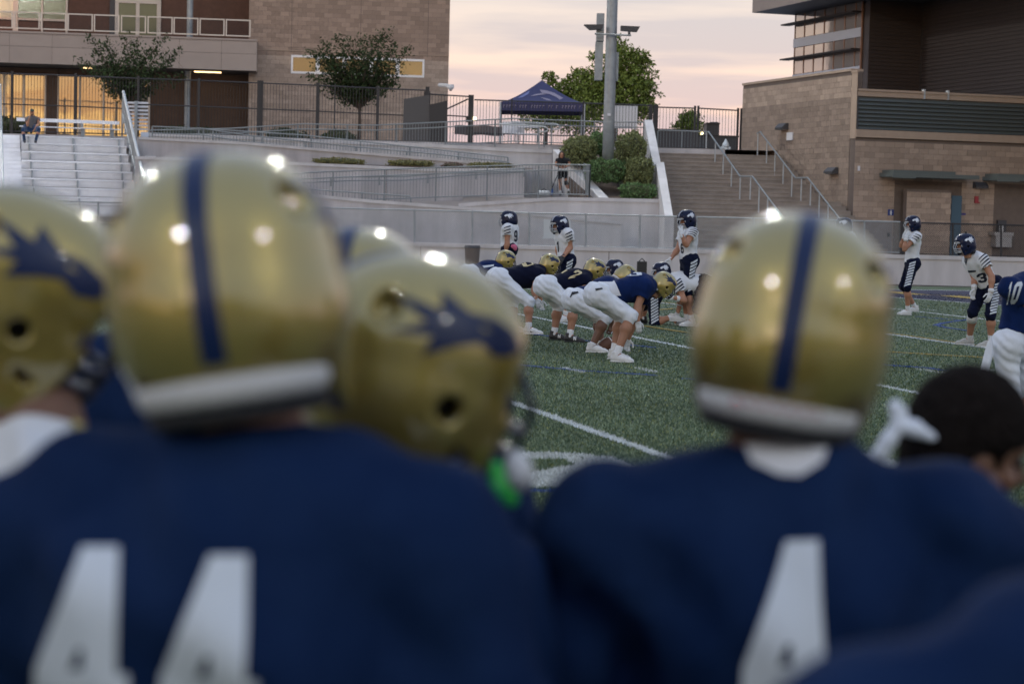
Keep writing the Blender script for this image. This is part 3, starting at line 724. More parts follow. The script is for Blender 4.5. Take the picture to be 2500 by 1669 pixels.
part('roof_soffit', MT['soffit_b'], tb, GL_, (-24, gu_end+.02, -VX-.3, 2.05, HZ+.005, HZ+.10))
part('roof_fascia', MT['fascia'], tb, GL_, (-24, gu_end+.08, 2.05, 2.12, HZ-.0, HZ+1.7), (gu_end+.02, gu_end+.08, -10, 2.05, HZ, HZ+1.7))
part('roof_deck', MT['dkgrey'], tb, GL_, (-24, gu_end, -14, 2.0, HZ+1.4, HZ+1.5))
o = part('rooftop_unit', MT['dkgrey'], tb, GR_, (ru(2480)+1.2, ru(2480)+2.6, -6.5, -5.3, par_z-.4, rz(2490, 203)+.25))

# ================================================================== CONCRETE WALLS, RAMPS, STAIRS
def wall_poly(name, pts, D, thick, base_z, m, label, cat='wall', cap=None, D2=None):
    """concrete wall whose top edge follows pixel points at depth D (D2 at its right end)"""
    n = len(pts); top = []
    x0, x1 = pts[0][0], pts[-1][0]
    for (px, py) in pts:
        d = D if D2 is None else D+(D2-D)*(px-x0)/(x1-x0)
        top.append(P(px, py, d))
    t = thing(name, (top[0][0], top[0][1], base_z), label, cat)
    mb = MB(); back = np.array([0, thick, 0])
    for a, b in zip(top[:-1], top[1:]):
        a0 = np.array([a[0], a[1], base_z]); b0 = np.array([b[0], b[1], base_z])
        mb.hexa([a0, b0, b0+back, a0+back, a, b, b+back, a+back])
    mb.build('wall_body', m, t)
    if cap:
        mb = MB()
        for a, b in zip(top[:-1], top[1:]):
            e = np.array([0, -.05, .012]); c = np.array([0, -.05, -cap]); bk = np.array([0, thick+.06, 0])
            mb.hexa([a+c, b+c, b+c+bk, a+c+bk, a+e, b+e, b+e+bk, a+e+bk])
        mb.build('coping', MT['concrete_pale'], t)
    # vertical pour joints
    for a, b in zip(top[:-1], top[1:]):
        L = np.linalg.norm(b-a); n_ = int(L/4.9)
        for i in range(1, n_+1):
            p = a+(b-a)*i/(n_+.6); MB().box((p[0]-.011, p[1]-.004, base_z), (p[0]+.011, p[1]+.02, p[2]-(cap or 0)-.01)).build('pour_joint', MT['mortar'], t)
    return t, top
DW = 68.0
field_wall, ftop = wall_poly('field_wall', [(-260, 570), (700, 585), (1224, 598), (1645, 609), (2173, 622), (2760, 636)], DW, .3, -.30, MT['concrete_pale'], 'long low pale concrete wall along the far edge of the turf', 'wall', cap=.12)
for px in (330, 700, 1060, 1420, 1790, 2330): pass
# chain-link fence on top of it
def chainlink(name, label, xa, xb, ytop_a, ytop_b, ybot_a, ybot_b, D, m, posts, dens=.11, rail_r=.028):
    a1, b1, a0, b0 = P(xa, ytop_a, D), P(xb, ytop_b, D), P(xa, ybot_a, D), P(xb, ybot_b, D)
    t = thing(name, a0, label, 'fence', 'fences along the far wall')
    MB().tube([a1, b1], rail_r, 8).build('top_rail', m, t); MB().tube([a0+[0, 0, .03], b0+[0, 0, .03]], .014, 6).build('bottom_wire', m, t)
    for px in posts:
        f_ = (px-xa)/(xb-xa); p1 = a1+(b1-a1)*f_; p0 = a0+(b0-a0)*f_
        MB().tube([p0, p1+[0, 0, .03]], .035, 8).build('post', m, t)
    mb = MB(); L = np.linalg.norm(b1-a1); H = a1[2]-a0[2]; n = int(L/dens); r = .0042
    up = np.array([0, 0, 1.0])
    for sgn in (1, -1):
        k = int(H/dens)
        for i in range(-k, n+k):
            u0, u1 = i*dens, i*dens+H
            if sgn < 0: u0, u1 = u1, u0
            z0, z1 = 0., H
            # clip to run
            if u0 != u1:
                for lim in (0, L):
                    pass
            pa = [u0, z0]; pb = [u1, z1]
            def clip(p, q):
                (x, z), (x2, z2) = p, q
                if x < 0: z = z+(0-x)*(z2-z)/(x2-x); x = 0
                if x > L: z = z+(L-x)*(z2-z)/(x2-x); x = L
                return [x, z]
            if max(u0, u1) <= 0 or min(u0, u1) >= L: continue
            pa2 = clip(pa, pb); pb2 = clip(pb, pa)
            def w_(p):
                f_ = p[0]/L; lo = a0+(b0-a0)*f_; hi = a1+(b1-a1)*f_; return lo+(hi-lo)*(p[1]/H)
            q0, q1 = w_(pa2), w_(pb2); e = unit(q1-q0); nrm = np.cross(e, [0, 1, 0]); nrm = nrm/np.linalg.norm(nrm)*r; yy = np.array([0, r*sgn, 0])
            mb.raw([q0+nrm+yy, q1+nrm+yy, q1-nrm+yy, q0-nrm+yy], [(0, 1, 2, 3)])
    o = mb.build('mesh_wire', m, t); o['kind'] = 'stuff'
    return t
chainlink('chain_link_fence', 'long grey galvanised chain link fence on the low concrete wall', -200, 2198, 483, 542, 573, 618.5, DW+.12, MT['galv'], [-60, 240, 540, 1012, 1153, 1292, 1430, 1562, 1700, 1840, 1980, 2110], .075)
cf = chainlink('chain_link_fence', 'black chain link fence on the concrete wall at right by the fountain', 2204, 2760, 543, 557, 620.5, 634, DW+.12, MT['fence'], [2204, 2326, 2444, 2560, 2680], .075)
MB().box(tuple(P(2198, 619, DW)+[0, 0, 0]), tuple(P(2208, 541, DW+.3)+[0, .1, 0])).build('gate_post', MT['fence'], cf)
# concourse behind the fence
mb = MB(); mb.raw([(-40, DW+.3, ZG), (45, DW+.3, ZG), (45, 84, ZG), (-40, 84, ZG)], [(0, 1, 2, 3)]); struct(mb.build('concourse_pavement', MT['pave']))
# retaining walls stepping up the bank
wall_poly('ramp_wall', [(300, 462), (620, 468), (764, 475), (900, 488), (1232, 513), (1500, 534)], 70.0, .25, ZG-.02, MT['concrete'], 'lowest grey ramp wall sloping down right behind the chain link fence', 'wall', cap=.10)
wall_poly('low_wall', [(1296, 521), (1517, 543)], 69.3, .25, ZG-.02, MT['concrete_pale'], 'short low wall ending behind the chain link fence left of the stairs', 'wall', cap=.08)
wall_poly('platform_wall', [(1000, 507), (1080, 500), (1230, 490), (1350, 482), (1480, 484), (1612, 487)], 72.0, .3, ZG-.02, MT['concrete_pale'], 'pale concrete platform wall below the camera woman and the hedge', 'wall', cap=.12)
# platform slab
zp = P(1350, 482, 72.0)[2]
mb = MB(); a, b = P(1130, 495, 72.2), P(1612, 487, 72.2)
mb.box((a[0], 72.3, zp-.5), (b[0], 75.4, zp-.03)); struct(mb.build('platform_floor', MT['pave']))
# lower walkway sloping away left
mb = MB(); c = [P(560, 492, 70.3), P(1235, 491, 72.3)]
mb.hexa([c[0]+[0, 0, -.3], c[1]+[0, 0, -.3], c[1]+[0, 2.3, -.3], c[0]+[0, 2.3, -.3], c[0], c[1], c[1]+[0, 2.3, 0], c[0]+[0, 2.3, 0]]); struct(mb.build('lower_ramp_path', MT['pave']))
wall_poly('planter_wall', [(330, 382), (740, 398), (1066, 412), (1245, 411), (1281, 410)], 74.6, .25, ZG, MT['concrete'], 'pale planter wall with low olive hedges along its top', 'wall', cap=.10)
zpl = P(900, 404, 74.8)[2]
mb = MB(); a, b = P(330, 385, 74.9), P(1281, 410, 74.9); 
mb.hexa([a+[0, 0, -.6], b+[0, 0, -.6], b+[0, 1.3, -.6], a+[0, 1.3, -.6], a+[0, 0, -.04], b+[0, 0, -.04], b+[0, 1.3, -.04], a+[0, 1.3, -.04]]); struct(mb.build('planter_bed', MT['dirt']))
wall_poly('middle_ramp_wall', [(340, 335), (600, 348), (850, 369), (1250, 402), (1300, 405)], 76.3, .25, ZG, MT['concrete'], 'middle grey ramp wall descending right behind the planter hedges', 'wall', cap=.09)
mb = MB(); a, b = P(340, 336, 76.6), P(1300, 406, 76.6)
mb.hexa([a+[0, 0, -.4], b+[0, 0, -.4], b+[0, 1.6, -.4], a+[0, 1.6, -.4], a, b, b+[0, 1.6, 0], a+[0, 1.6, 0]]); struct(mb.build('middle_ramp_path', MT['pave']))
wall_poly('plaza_wall', [(365, 325), (560, 331), (870, 345), (1050, 352), (1240, 363), (1348, 367)], 78.5, .3, ZG, MT['concrete_pale'], 'upper pale concrete wall holding up the plaza under the long railing', 'wall', cap=.12)
# plaza
zpz = Z_PLAZA
mb = MB(); mb.raw([(-60, 81.7, zpz-.02), (-13.7, 81.7, zpz-.02), (-13.7, 78.8, zpz-.02), (8.2, 78.8, zpz-.02), (8.2, 79.5, zpz-.02), (60, 79.6, zpz-.02), (200, 260, zpz-.02), (-200, 260, zpz-.02)], [(0, 1, 2, 3, 4, 5, 6, 7)]); struct(mb.build('plaza_pavement', MT['pave']))
mb = MB(); mb.box((-13.7, 78.8, ZG-.5), (8.2, 79.1, zpz-.04)); mb.box((-13.9, 79.12, ZG-.5), (-13.6, 81.9, zpz-.04)); mb.box((-60, 81.6, ZG-.5), (-13.92, 81.9, zpz-.04)); struct(mb.build('plaza_edge', MT['concrete']))
# sloping side wall by the woman (a ramp cheek running towards us)
t = thing('sloping_wall', P(1340, 480, 73), 'sloping pale concrete side wall beside the woman with the camera', 'wall')
a, b = P(1350, 365, 77.5), P(1462, 482, 72.6)
mb = MB(); mb.hexa([(a[0], a[1], ZG), (b[0], b[1], ZG), (b[0]+.35, b[1], ZG), (a[0]+.35, a[1], ZG), tuple(a), tuple(b), (b[0]+.35, b[1], b[2]), (a[0]+.35, a[1], a[2])]); mb.build('wall_body', MT['concrete_pale'], t)
# hedge bank
mb = MB(); a = P(1420, 484, 73.0); b = P(1612, 487, 73.0); c = P(1600, 345, 79); d = P(1372, 350, 79)
mb.hexa([(a[0], a[1], ZG), (b[0], b[1], ZG), (c[0], c[1], ZG), (d[0]-.3, d[1], ZG), (a[0], a[1], zp-.02), (b[0], b[1], zp-.02), (c[0], c[1], 4.3), (d[0]-.3, d[1], 4.3)]); struct(mb.build('planted_bank', MT['dirt']))
# stair cheek wall
t = thing('stair_wall', P(1634, 600, 69), 'bright stepped concrete side wall running up the left of the stairs', 'wall')
def cheek(name, p_near, p_far, Dn, Df, wpx):
    n0, n1 = P(*p_near, Dn), P(p_near[0]+wpx, p_near[1], Dn); f0, f1 = P(*p_far, Df), P(p_far[0]+wpx, p_far[1], Df)
    mb = MB(); mb.hexa([(n0[0], n0[1], ZG), (n1[0], n1[1], ZG), (f1[0], f1[1], ZG), (f0[0], f0[1], ZG), tuple(n0), tuple(n1), tuple(f1), tuple(f0)]); mb.build(name, MT['concrete_pale'], t)
cheek('upper_cheek', (1594, 402), (1573, 293), 74.2, 79.6, 20)
cheek('lower_cheek', (1623, 526), (1601, 396), 69.4, 74.19, 20)
cheek('end_pier', (1623, 526), (1623, 526), 68.8, 69.39, 23)
# stairs: every step a part
st = thing('concrete_stairs', P(1790, 620, 69.4), 'wide brown concrete stairs climbing between the pale wall and the tan building', 'stairs')
nst = 23; zt_ = P(1720, 377, 79.3)[2]; rise = (zt_-ZG)/nst; y = 69.6
def xl(y): return 5.35+(y-69)*.012
def xr(y): return float(RC[0]-.15-(y-RC[1])*math.tan(math.radians(17)))
for i in range(nst):
    dp = .36 if i != 11 else 1.5
    z1 = ZG+rise*(i+1)
    mb = MB(); mb.hexa([(xl(y), y, ZG), (xr(y), y, ZG), (xr(y+dp), y+dp+.02, ZG), (xl(y), y+dp+.02, ZG), (xl(y), y, z1-.045), (xr(y), y, z1-.045), (xr(y+dp), y+dp+.02, z1-.045), (xl(y), y+dp+.02, z1-.045)])
    stp = mb.build('step', MT['concrete_step'], st)
    mb = MB(); mb.hexa([(xl(y), y-.025, z1-.043), (xr(y)-.02, y-.025, z1-.043), (xr(y+dp)-.02, y+dp+.02, z1-.043), (xl(y), y+dp+.02, z1-.043), (xl(y), y-.025, z1), (xr(y)-.02, y-.025, z1), (xr(y+dp)-.02, y+dp+.02, z1), (xl(y), y+dp+.02, z1)])
    mb.build('nosing', MT['concrete_step'], stp)
    y += dp
mb = MB(); mb.box((5.2, y, ZG), (9.6, 92, zt_-.01)); struct(mb.build('stair_top_landing', MT['pave']))
# stair rails
def stair_rail(pts, label, nposts, group='stair handrails'):
    w_ = [P(*p) for p in pts]
    t = thing('handrail', w_[0]-[0, 0, .9], label, 'handrail', group)
    MB().tube(w_, .03, 8).build('rail', MT['rail'], t)
    # posts spaced along the run
    seg = [np.linalg.norm(b-a) for a, b in zip(w_[:-1], w_[1:])]; tot = sum(seg)
    for k in range(nposts):
        q = tot*(k+.08)/nposts; i = 0
        while q > seg[i]: q -= seg[i]; i += 1
        p = w_[i]+(w_[i+1]-w_[i])*q/seg[i]
        MB().tube([p-[0, 0, .98], p-[0, 0, .02]], .024, 8).build('post', MT['galv_lt'], t)
stair_rail([(1722, 322, 79.4), (1730, 322, 79.2), (1807, 431, 75.0), (1837, 431, 73.6), (1887, 498, 70.9), (1925, 548, 69.5)], 'metal handrail down the middle of the stairs', 9)
stair_rail([(1848, 326, 79.2), (1856, 322, 79.0), (1942, 435, 75.0), (1972, 434, 73.7), (2045, 528, 70.4), (2070, 560, 69.6)], 'metal handrail down the stairs along the tan building', 10)

# ---- picket railings
PICK = {}
def picket_rail(name, label, top, drop, m, D=None, spacing=.115, post_every=1.95, cat='railing', group='ramp railings', limit=300, low=None, prad=.0085, rr=.026, second=None):
    w_ = [P(*p) for p in top]; t = thing(name, w_[0]-[0, 0, drop], label, cat, group)
    MB().tube(w_, rr, 8).build('top_rail', m, t); dn = [p-[0, 0, drop-.06] for p in w_]
    MB().tube(dn, rr*.8, 6).build('bottom_rail', m, t)
    if second: MB().tube([p-[0, .06, second] for p in w_], rr*.85, 6).build('hand_rail', m, t)
    seg = [np.linalg.norm(b-a) for a, b in zip(w_[:-1], w_[1:])]; tot = sum(seg)
    def at(q):
        i = 0
        while i < len(seg)-1 and q > seg[i]: q -= seg[i]; i += 1
        return w_[i]+(w_[i+1]-w_[i])*min(1, q/seg[i])
    n = max(1, round(tot/post_every))
    for k in range(n+1): p = at(tot*k/n); MB().tube([p-[0, 0, drop+.12], p], .03, 8).build('post', m, t)
    key = (round(prad, 4), m.name)
    if key not in PICK:
        me = MB().tube([(0, 0, 0), (0, 0, 1)], prad, 5, cap=False).mesh('picket'); me.materials.append(m); PICK[key] = me
    n = int(tot/spacing); mats = []
    for k in range(1, n):
        p = at(tot*k/n); mats.append(Matrix.Translation(Vector(p-[0, 0, drop-.07])) @ Matrix.Diagonal((1, 1, drop-.09, 1)))
    copies('picket', PICK[key], m, t, mats[:limit])
    if len(mats) > limit:
        mb = MB()
        for Mw in mats[limit:]: p = np.array(Mw.translation); mb.tube([p, p+[0, 0, drop-.09]], prad, 4, cap=False)
        o = mb.build('pickets', m, t); o['kind'] = 'stuff'
    return t
picket_rail('railing', 'long grey picket railing along the plaza edge above the upper wall', [(365, 318, 78.6), (560, 314, 78.6), (741, 303, 78.6), (917, 306, 78.6), (1050, 300, 78.6), (1254, 289.5, 78.6), (1340, 293, 78.6), (1468, 297.5, 78.6), (1572, 299, 78.6)], .95, MT['rail'], second=.2)
picket_rail('railing', 'grey picket railing sloping down right along the middle ramp', [(372, 309, 76.4), (495, 314, 76.4), (600, 330, 76.4), (850, 357, 76.4), (1060, 376, 76.4), (1242, 396, 76.4)], .95, MT['rail'], second=.25)
picket_rail('railing', 'short grey railing behind the middle ramp in front of the plaza wall', [(520, 316, 78.0), (741, 330, 78.0), (980, 356, 78.0), (1240, 384, 78.0)], .9, MT['rail'], spacing=.13)
picket_rail('railing', 'grey picket railing of the lower ramp and camera platform', [(690, 428, 71.2), (760, 421, 71.6), (890, 416, 71.9), (1100, 408, 72.1), (1290, 402.5, 72.1), (1350, 401, 72.1), (1441, 403.5, 72.1)], 1.12, MT['rail'], second=.22)
picket_rail('railing', 'grey railing side return of the camera platform by the hedge', [(1441, 403.5, 72.1), (1432, 402, 73.6), (1425, 400, 75.0)], 1.12, MT['rail'])
picket_rail('railing', 'far grey railing against the planter wall below the hedges', [(690, 440, 73.9), (845, 432, 74.0), (990, 431, 74.1), (1120, 420, 74.2), (1280, 411, 74.3)], .2, MT['rail'], spacing=.6)
picket_rail('railing', 'low grey railing at the lowest ramp above the chain link fence', [(640, 455, 70.3), (760, 463, 70.3), (1000, 479, 70.4), (1003, 484, 70.4)], .35, MT['rail'], spacing=.2)
# end hoops of the handrails
t = thing('handrail', P(1330, 350, 78.2), 'grey looped handrail end above the upper wall left of the hedge', 'handrail')
for dx, dy, D_ in ((0, 0, 78.3), (30, -6, 79.2)):
    c = [P(1220+dx*.9, 303+dy, D_), P(1325+dx, 309+dy, D_), P(1333+dx, 311+dy, D_), P(1338+dx, 316+dy, D_), P(1334+dx, 321+dy, D_), P(1327+dx, 322+dy, D_), P(1316+dx, 321+dy, D_)]
    MB().tube(c, .03, 8).build('loop_rail', MT['galv_lt'], t)
    MB().tube([P(1316+dx, 310+dy, D_), P(1316+dx, 362+dy, D_)], .03, 8).build('post', MT['galv'], t)
# stair-top grey barrier
picket_rail('railing', 'grey picket railing across the head of the stairs before the black gate', [(1606, 320, 79.5), (1612, 318, 79.5), (1725, 322, 79.5)], .85, MT['rail'], spacing=.12, post_every=1.1)

# ---- black picket fence along the plaza
def iron_fence(label, pts, base_y, mid, posts, D, spacing=.125, prad=.011, limit=300, name='iron_fence'):
    top = [P(x, y, D) for x, y in pts]; zb0 = Z_PLAZA-.05 if base_y is None else base_y
    t = thing(name, (top[0][0], top[0][1], zb0), label, 'fence', 'black iron fences')
    MB().tube(top, .028, 6).build('top_rail', MT['fence'], t)
    mt_ = [np.array([p[0], p[1], p[2]-mid]) for p in top]; MB().tube(mt_, .025, 6).build('middle_rail', MT['fence'], t)
    lo_ = [np.array([p[0], p[1], zb0+.12]) for p in top]; MB().tube(lo_, .025, 6).build('bottom_rail', MT['fence'], t)
    def at(px):
        for (x0, y0), (x1, y1), a, b in zip(pts[:-1], pts[1:], top[:-1], top[1:]):
            if x0 <= px <= x1 or (x1, y1) == pts[-1]: return a+(b-a)*(px-x0)/(x1-x0)
    for px, wd in posts:
        p = at(px); s_ = wd/2
        MB().box((p[0]-s_, p[1]-s_, zb0), (p[0]+s_, p[1]+s_, p[2]+.10)).build('post', MT['fence'], t)
    L = np.linalg.norm(top[-1]-top[0]); n = int(L/spacing); me = MB().tube([(0, 0, 0), (0, 0, 1)], prad, 4, cap=False).mesh('picket'); mats = []
    for k in range(1, n):
        px = pts[0][0]+(pts[-1][0]-pts[0][0])*k/n; p = at(px)
        mats.append(Matrix.Translation(Vector((p[0], p[1], zb0+.08))) @ Matrix.Diagonal((1, 1, p[2]-zb0-.09, 1)))
    copies('picket', me, MT['fence'], t, mats[:limit]); return t
DF = 82.0
iron_fence('tall black iron fence in front of the glowing shopfront glass', [(-140, 175), (30, 180), (185, 185), (338, 192)], None, 1.25, [(30, .1), (185, .1), (338, .1)], DF)
iron_fence('tall black iron fence in front of the brown block building', [(338, 192), (486, 197), (633, 203), (776, 209), (923, 216), (1043, 221)], None, 1.05, [(486, .1), (633, .14), (640, .1), (776, .12), (818, .05), (923, .12)], DF)
iron_fence('black iron fence under the tent between the thick post and the hedge', [(1158, 244), (1425, 252), (1589, 258)], None, 1.35, [(1425, .06), (1250, .06), (1500, .06)], DF)
gt = iron_fence('black iron gate panel left of the thick gate post', [(1048, 230), (1145, 236)], None, .82, [(1043, .26)], DF-.2, name='iron_gate')
MB().tube([P(1092, 266, DF-.2), P(1143, 242, DF-.2)], .03, 6).build('brace', MT['fence'], gt)
gl = thing('gate_leaf', P(1040, 347, 81.4), 'dark solid gate leaf standing open by the thick black post', 'gate')
MB().ext([P(986, 242, 81.6), P(1048, 232, 81.2), P(1048, 350, 81.2), P(982, 346, 81.6)], (0, .06, 0)).build('leaf', MT['dkgrey'], gl)
MB().ext([P(1048, 256, 81.0), P(1092, 246, 80.7), P(1092, 352, 80.7), P(1048, 352, 81.0)], (0, .06, 0)).build('leaf', MT['fence'], gl)
MB().box(tuple(P(1036, 350, 81.3)), tuple(P(1049, 213, 81.5))).build('post', MT['fence'], gl)
tp = thing('gate_post', P(1150, 352, DF), 'thick square black gate post with a lit lamp left of the tent', 'gate post')
a = P(1141, 352, DF); b = P(1157, 233, DF+.27); MB().box((a[0], DF, Z_PLAZA), (b[0], DF+.27, b[2])).build('post', MT['fence'], tp)
p = P(1159, 290, DF-.1); mb = MB(); mb.tube([p-[0, 0, .06], p+[0, 0, .06]], .06, 8); mb.build('lit_lamp', MT['lamp_far'], tp)
a = P(1138, 284, DF-.05); MB().box((a[0], DF-.15, Z_PLAZA+.9), (a[0]+.2, DF-.02, a[2])).build('lock_box', MT['black'], tp)
DG = 83.5
for lab, pts, posts in (('left black iron gate leaf at the head of the stairs', [(1604, 262), (1698, 264.5)], [(1589, .16), (1601, .2), (1697, .09)]), ('right black iron gate leaf beside the tan building', [(1705, 264.5), (1802, 270)], [(1705, .09), (1802, .09), (1811, .12)])):
    iron_fence(lab, pts, zt_, 1.9, posts, DG, name='iron_gate')
# banner hung on the fence
bn = thing('grey_banner', P(1170, 333, DF+.1), 'dull grey banner hung on the iron fence left of the chairs', 'banner')
a, b = P(1110, 306, DF+.15), P(1232, 332, DF+.15)
mb = MB(); k = 14
V = []; 
for j in range(2):
    for i in range(k+1): V.append((a[0]+(b[0]-a[0])*i/k, DF+.15+.02*math.sin(i*1.3), (a[2], b[2])[j]+.02*math.sin(i*.9+j)))
mb.raw(V, [(i, i+1, k+2+i, k+1+i) for i in range(k)]); mb.build('cloth', mat('banner_grey', (.145, .125, .135), .8), bn)
# white board on the fence right of the pole
wb = thing('white_board', P(1527, 316, DF+.3), 'white board behind the fence pickets right of the light pole', 'board')
a, b = P(1500, 258, DF+.4), P(1555, 315, DF+.4); MB().box((a[0], DF+.35, b[2]), (b[0], DF+.42, a[2])).build('panel', MT['boardw'], wb)
for px in (1505, 1550): q = P(px, 315, DF+.4); MB().tube([(q[0], q[1], Z_PLAZA), (q[0], q[1], q[2])], .03, 6).build('leg', MT['galv'], wb)

# ---- tent
tn = thing('canopy_tent', P(1323, 350, 86), 'navy pop up canopy tent with a bird print and lettered valance beside the tree', 'tent')
TA = P(1323, 196, 86.6); e0, e1 = P(1222, 249, 85.1), P(1427, 252, 85.1); hw = (e1[0]-e0[0])/2; cx = (e0[0]+e1[0])/2; ez = (e0[2]+e1[2])/2; cy = 85.1+hw
apex = np.array([TA[0], cy, P(1323, 196, cy)[2]])
cor = [np.array([cx-hw, 85.1, e0[2]]), np.array([cx+hw, 85.1, e1[2]]), np.array([cx+hw, cy+hw, e1[2]]), np.array([cx-hw, cy+hw, e0[2]])]
V = []; Fs = []; K = 12
for q in range(4):
    a, b = cor[q], cor[(q+1) % 4]; base = len(V)
    for i in range(K+1):
        t_ = i/K; sg = t_**1.35           # concave roof line
        for j in range(K+1):
            e = a+(b-a)*j/K; p = e+(apex-e)*t_; p = np.array(p); p[2] = e[2]+(apex[2]-e[2])*sg; V.append(p)
    for i in range(K):
        for j in range(K): o_ = base+i*(K+1)+j; Fs.append((o_, o_+1, o_+K+2, o_+K+1))
MB().raw(V, Fs).build('roof', MT['tentcloth'], tn, smooth=True)
mb = MB(); vh = .36
for q in range(4):
    a, b = cor[q], cor[(q+1) % 4]; mb.raw([a, b, b-[0, 0, vh], a-[0, 0, vh]], [(0, 1, 2, 3)])
va = mb.build('valance', MT['tentcloth'], tn)
# lettering on the valance reads only as a row of pale marks
mb = MB(); xx = cor[0][0]+.12
while xx < cor[1][0]-.15:
    wd_ = random.choice((.06, .08, .09)); 
    if random.random() < .86:
        zc = cor[0][2]+(cor[1][2]-cor[0][2])*(xx-cor[0][0])/(2*hw)-vh*.5
        mb.fbox(Frame((xx, 85.08), 0), 0, .022, 0, .01, zc-.065, zc+.065); mb.fbox(Frame((xx, 85.08), 0), .024, wd_, 0, .01, zc+(.03 if random.random() < .5 else -.06), zc+(.06 if random.random() < .5 else -.01)) if False else mb.fbox(Frame((xx, 85.08), 0), .024, wd_, 0, .01, zc+.03, zc+.06)
    xx += wd_+.045
mb.build('lettering', MT['tentprint'], va)['kind'] = 'stuff'
for c_ in cor: MB().tube([np.array([c_[0], c_[1], Z_PLAZA]), c_], .035, 6).build('leg', MT['galv_lt'], tn)
rf = [o for o in tn.children if o.name.startswith('roof')][0]
def on_roof(px, py):       # front roof face point
    for s_ in np.linspace(0, 1, 60):
        pass
bv = BVHTree.FromPolygons([tuple(v) for v in V], Fs)
def roof_print(name, polys, m):
    mb = MB()
    for pl in polys:
        pts = []
        for (px, py) in pl:
            d = ray(px, py); h = bv.ray_cast(Vector(CAM), Vector(d))
            if h[0] is not None: pts.append(np.array(h[0])-unit(d)*.03)
        if len(pts) > 2: mb.raw(pts, [tuple(range(len(pts)))])
    if mb.f: mb.build(name, m, rf)
z1_ = view(1200, 180, 5.226)
roof_print('bird_print', [[z1_(*p) for p in q] for q in ([(615, 205), (700, 215), (800, 245), (870, 285), (915, 312), (870, 335), (830, 300), (740, 262), (640, 245)], [(490, 290), (560, 262), (640, 250), (700, 262), (600, 275)], [(620, 300), (720, 320), (780, 345), (700, 338)])], MT['tentprint'])
roof_print('bird_print', [[z1_(*p) for p in q] for q in ([(330, 315), (400, 270), (490, 215), (470, 260), (400, 300)],)], MT['tentgrey'])
# chairs and table under the tent
for i, px in enumerate((1237, 1252, 1268)):
    c_ = P(px, 352, 80.2+i*.15); t = thing('plastic_chair', (c_[0], c_[1], Z_PLAZA), 'white plastic chair behind the railing, %s' % ('leftmost of the row under the tent', 'middle one of the row under the tent', 'nearest the table under the tent')[i], 'chair', 'white chairs under the tent')
    x, y_ = c_[0], c_[1]; z = Z_PLAZA
    MB().box((x-.2, y_-.2, z+.42), (x+.2, y_+.2, z+.46)).build('seat', MT['boardw'], t); MB().box((x-.2, y_+.17, z+.47), (x+.2, y_+.21, z+.9)).build('backrest', MT['boardw'], t)
    for a_ in (-.17, .17):
        for b_ in (-.17, .17): MB().tube([(x+a_, y_+b_, z), (x+a_, y_+b_, z+.42)], .02, 6).build('leg', MT['boardw'], t)
c_ = P(1293, 352, 80.8); t = thing('folding_table', (c_[0], c_[1], Z_PLAZA), 'white folding table with a bench under the tent behind the railing', 'table')
MB().box((c_[0]-.55, c_[1]-.35, Z_PLAZA+.7), (c_[0]+.38, c_[1]+.35, Z_PLAZA+.75)).build('tabletop', MT['boardw'], t)
MB().box((c_[0]-.55, c_[1]-.75, Z_PLAZA+.40), (c_[0]+.38, c_[1]-.45, Z_PLAZA+.44)).build('bench', MT['boardw'], t)
for a_ in (-.45, .3): MB().tube([(c_[0]+a_, c_[1], Z_PLAZA), (c_[0]+a_, c_[1], Z_PLAZA+.7)], .025, 6).build('leg', MT['galv'], t)

# ---- hydrant, far lamps, far hedge and equipment behind the gate
h = P(1771, 376, 82.5); t = thing('fire_hydrant', (h[0], h[1], zt_), 'silver fire hydrant at the head of the stairs before the gate', 'hydrant')
z = zt_; S_ = 1.25
mb = MB(); mb.tube([(h[0], h[1], z+q*S_) for q in (0, .05, .06, .34, .36, .40, .46, .50, .56, .60)], [.15, .15, .11, .11, .15, .15, .125, .09, .05, .03], 12); mb.build('barrel', MT['hydrant'], t)
for s_ in (-1, 1): MB().tube([(h[0], h[1], z+.30*S_), (h[0]+s_*.2, h[1], z+.30*S_)], .065, 8).build('side_outlet', MT['hydrant'], t)
MB().tube([(h[0], h[1], z+.27*S_), (h[0], h[1]-.16, z+.27*S_)], .065, 8).build('front_outlet', MT['hydrant'], t)
for lab, px, py, D_, arm in (('far street lamp with a lit amber head behind the right gate leaf', 1733, 305, 120, 20), ('far low lamp with a lit amber head behind the left gate leaf', 1709, 325, 110, 0)):
    q = P(px, py, D_); t = thing('street_lamp', (q[0], q[1], Z_PLAZA), lab, 'street lamp', 'far street lamps')
    MB().tube([(q[0]+arm/40, q[1], Z_PLAZA), (q[0]+arm/40, q[1], q[2]+.12)], .06, 6).build('pole', MT['dkgrey'], t)
    if arm: MB().tube([(q[0]+arm/40, q[1], q[2]+.12), (q[0], q[1], q[2]+.12)], .06, 6).build('arm', MT['dkgrey'], t)
    mb = MB(); mb.tube([q+[-.16, 0, 0], q+[.16, 0, 0]], .09, 8); mb.build('lit_head', MT['lamp_far'], t)
for lab, a_, b_, y0, y1, D_ in (('dark grey utility enclosure behind the left gate leaf', 1600, 1700, 318, 378, 92), ('dark grey utility enclosure behind the right gate leaf', 1706, 1800, 333, 378, 96), ('dark equipment rack standing behind the right gate leaf', 1726, 1754, 303, 336, 97.5)):
    a, b = P(a_, y0, D_), P(b_, y1, D_); t = thing('utility_enclosure', (a[0], D_, Z_PLAZA), lab, 'enclosure')
    MB().box((a[0], D_, Z_PLAZA-.03), (b[0], D_+1.5, a[2])).build('shell', MT['dkgrey'], t); MB().box((a[0]-.05, D_-.06, a[2]), (b[0]+.05, D_+1.55, a[2]+.07)).build('lid', MT['black'], t)

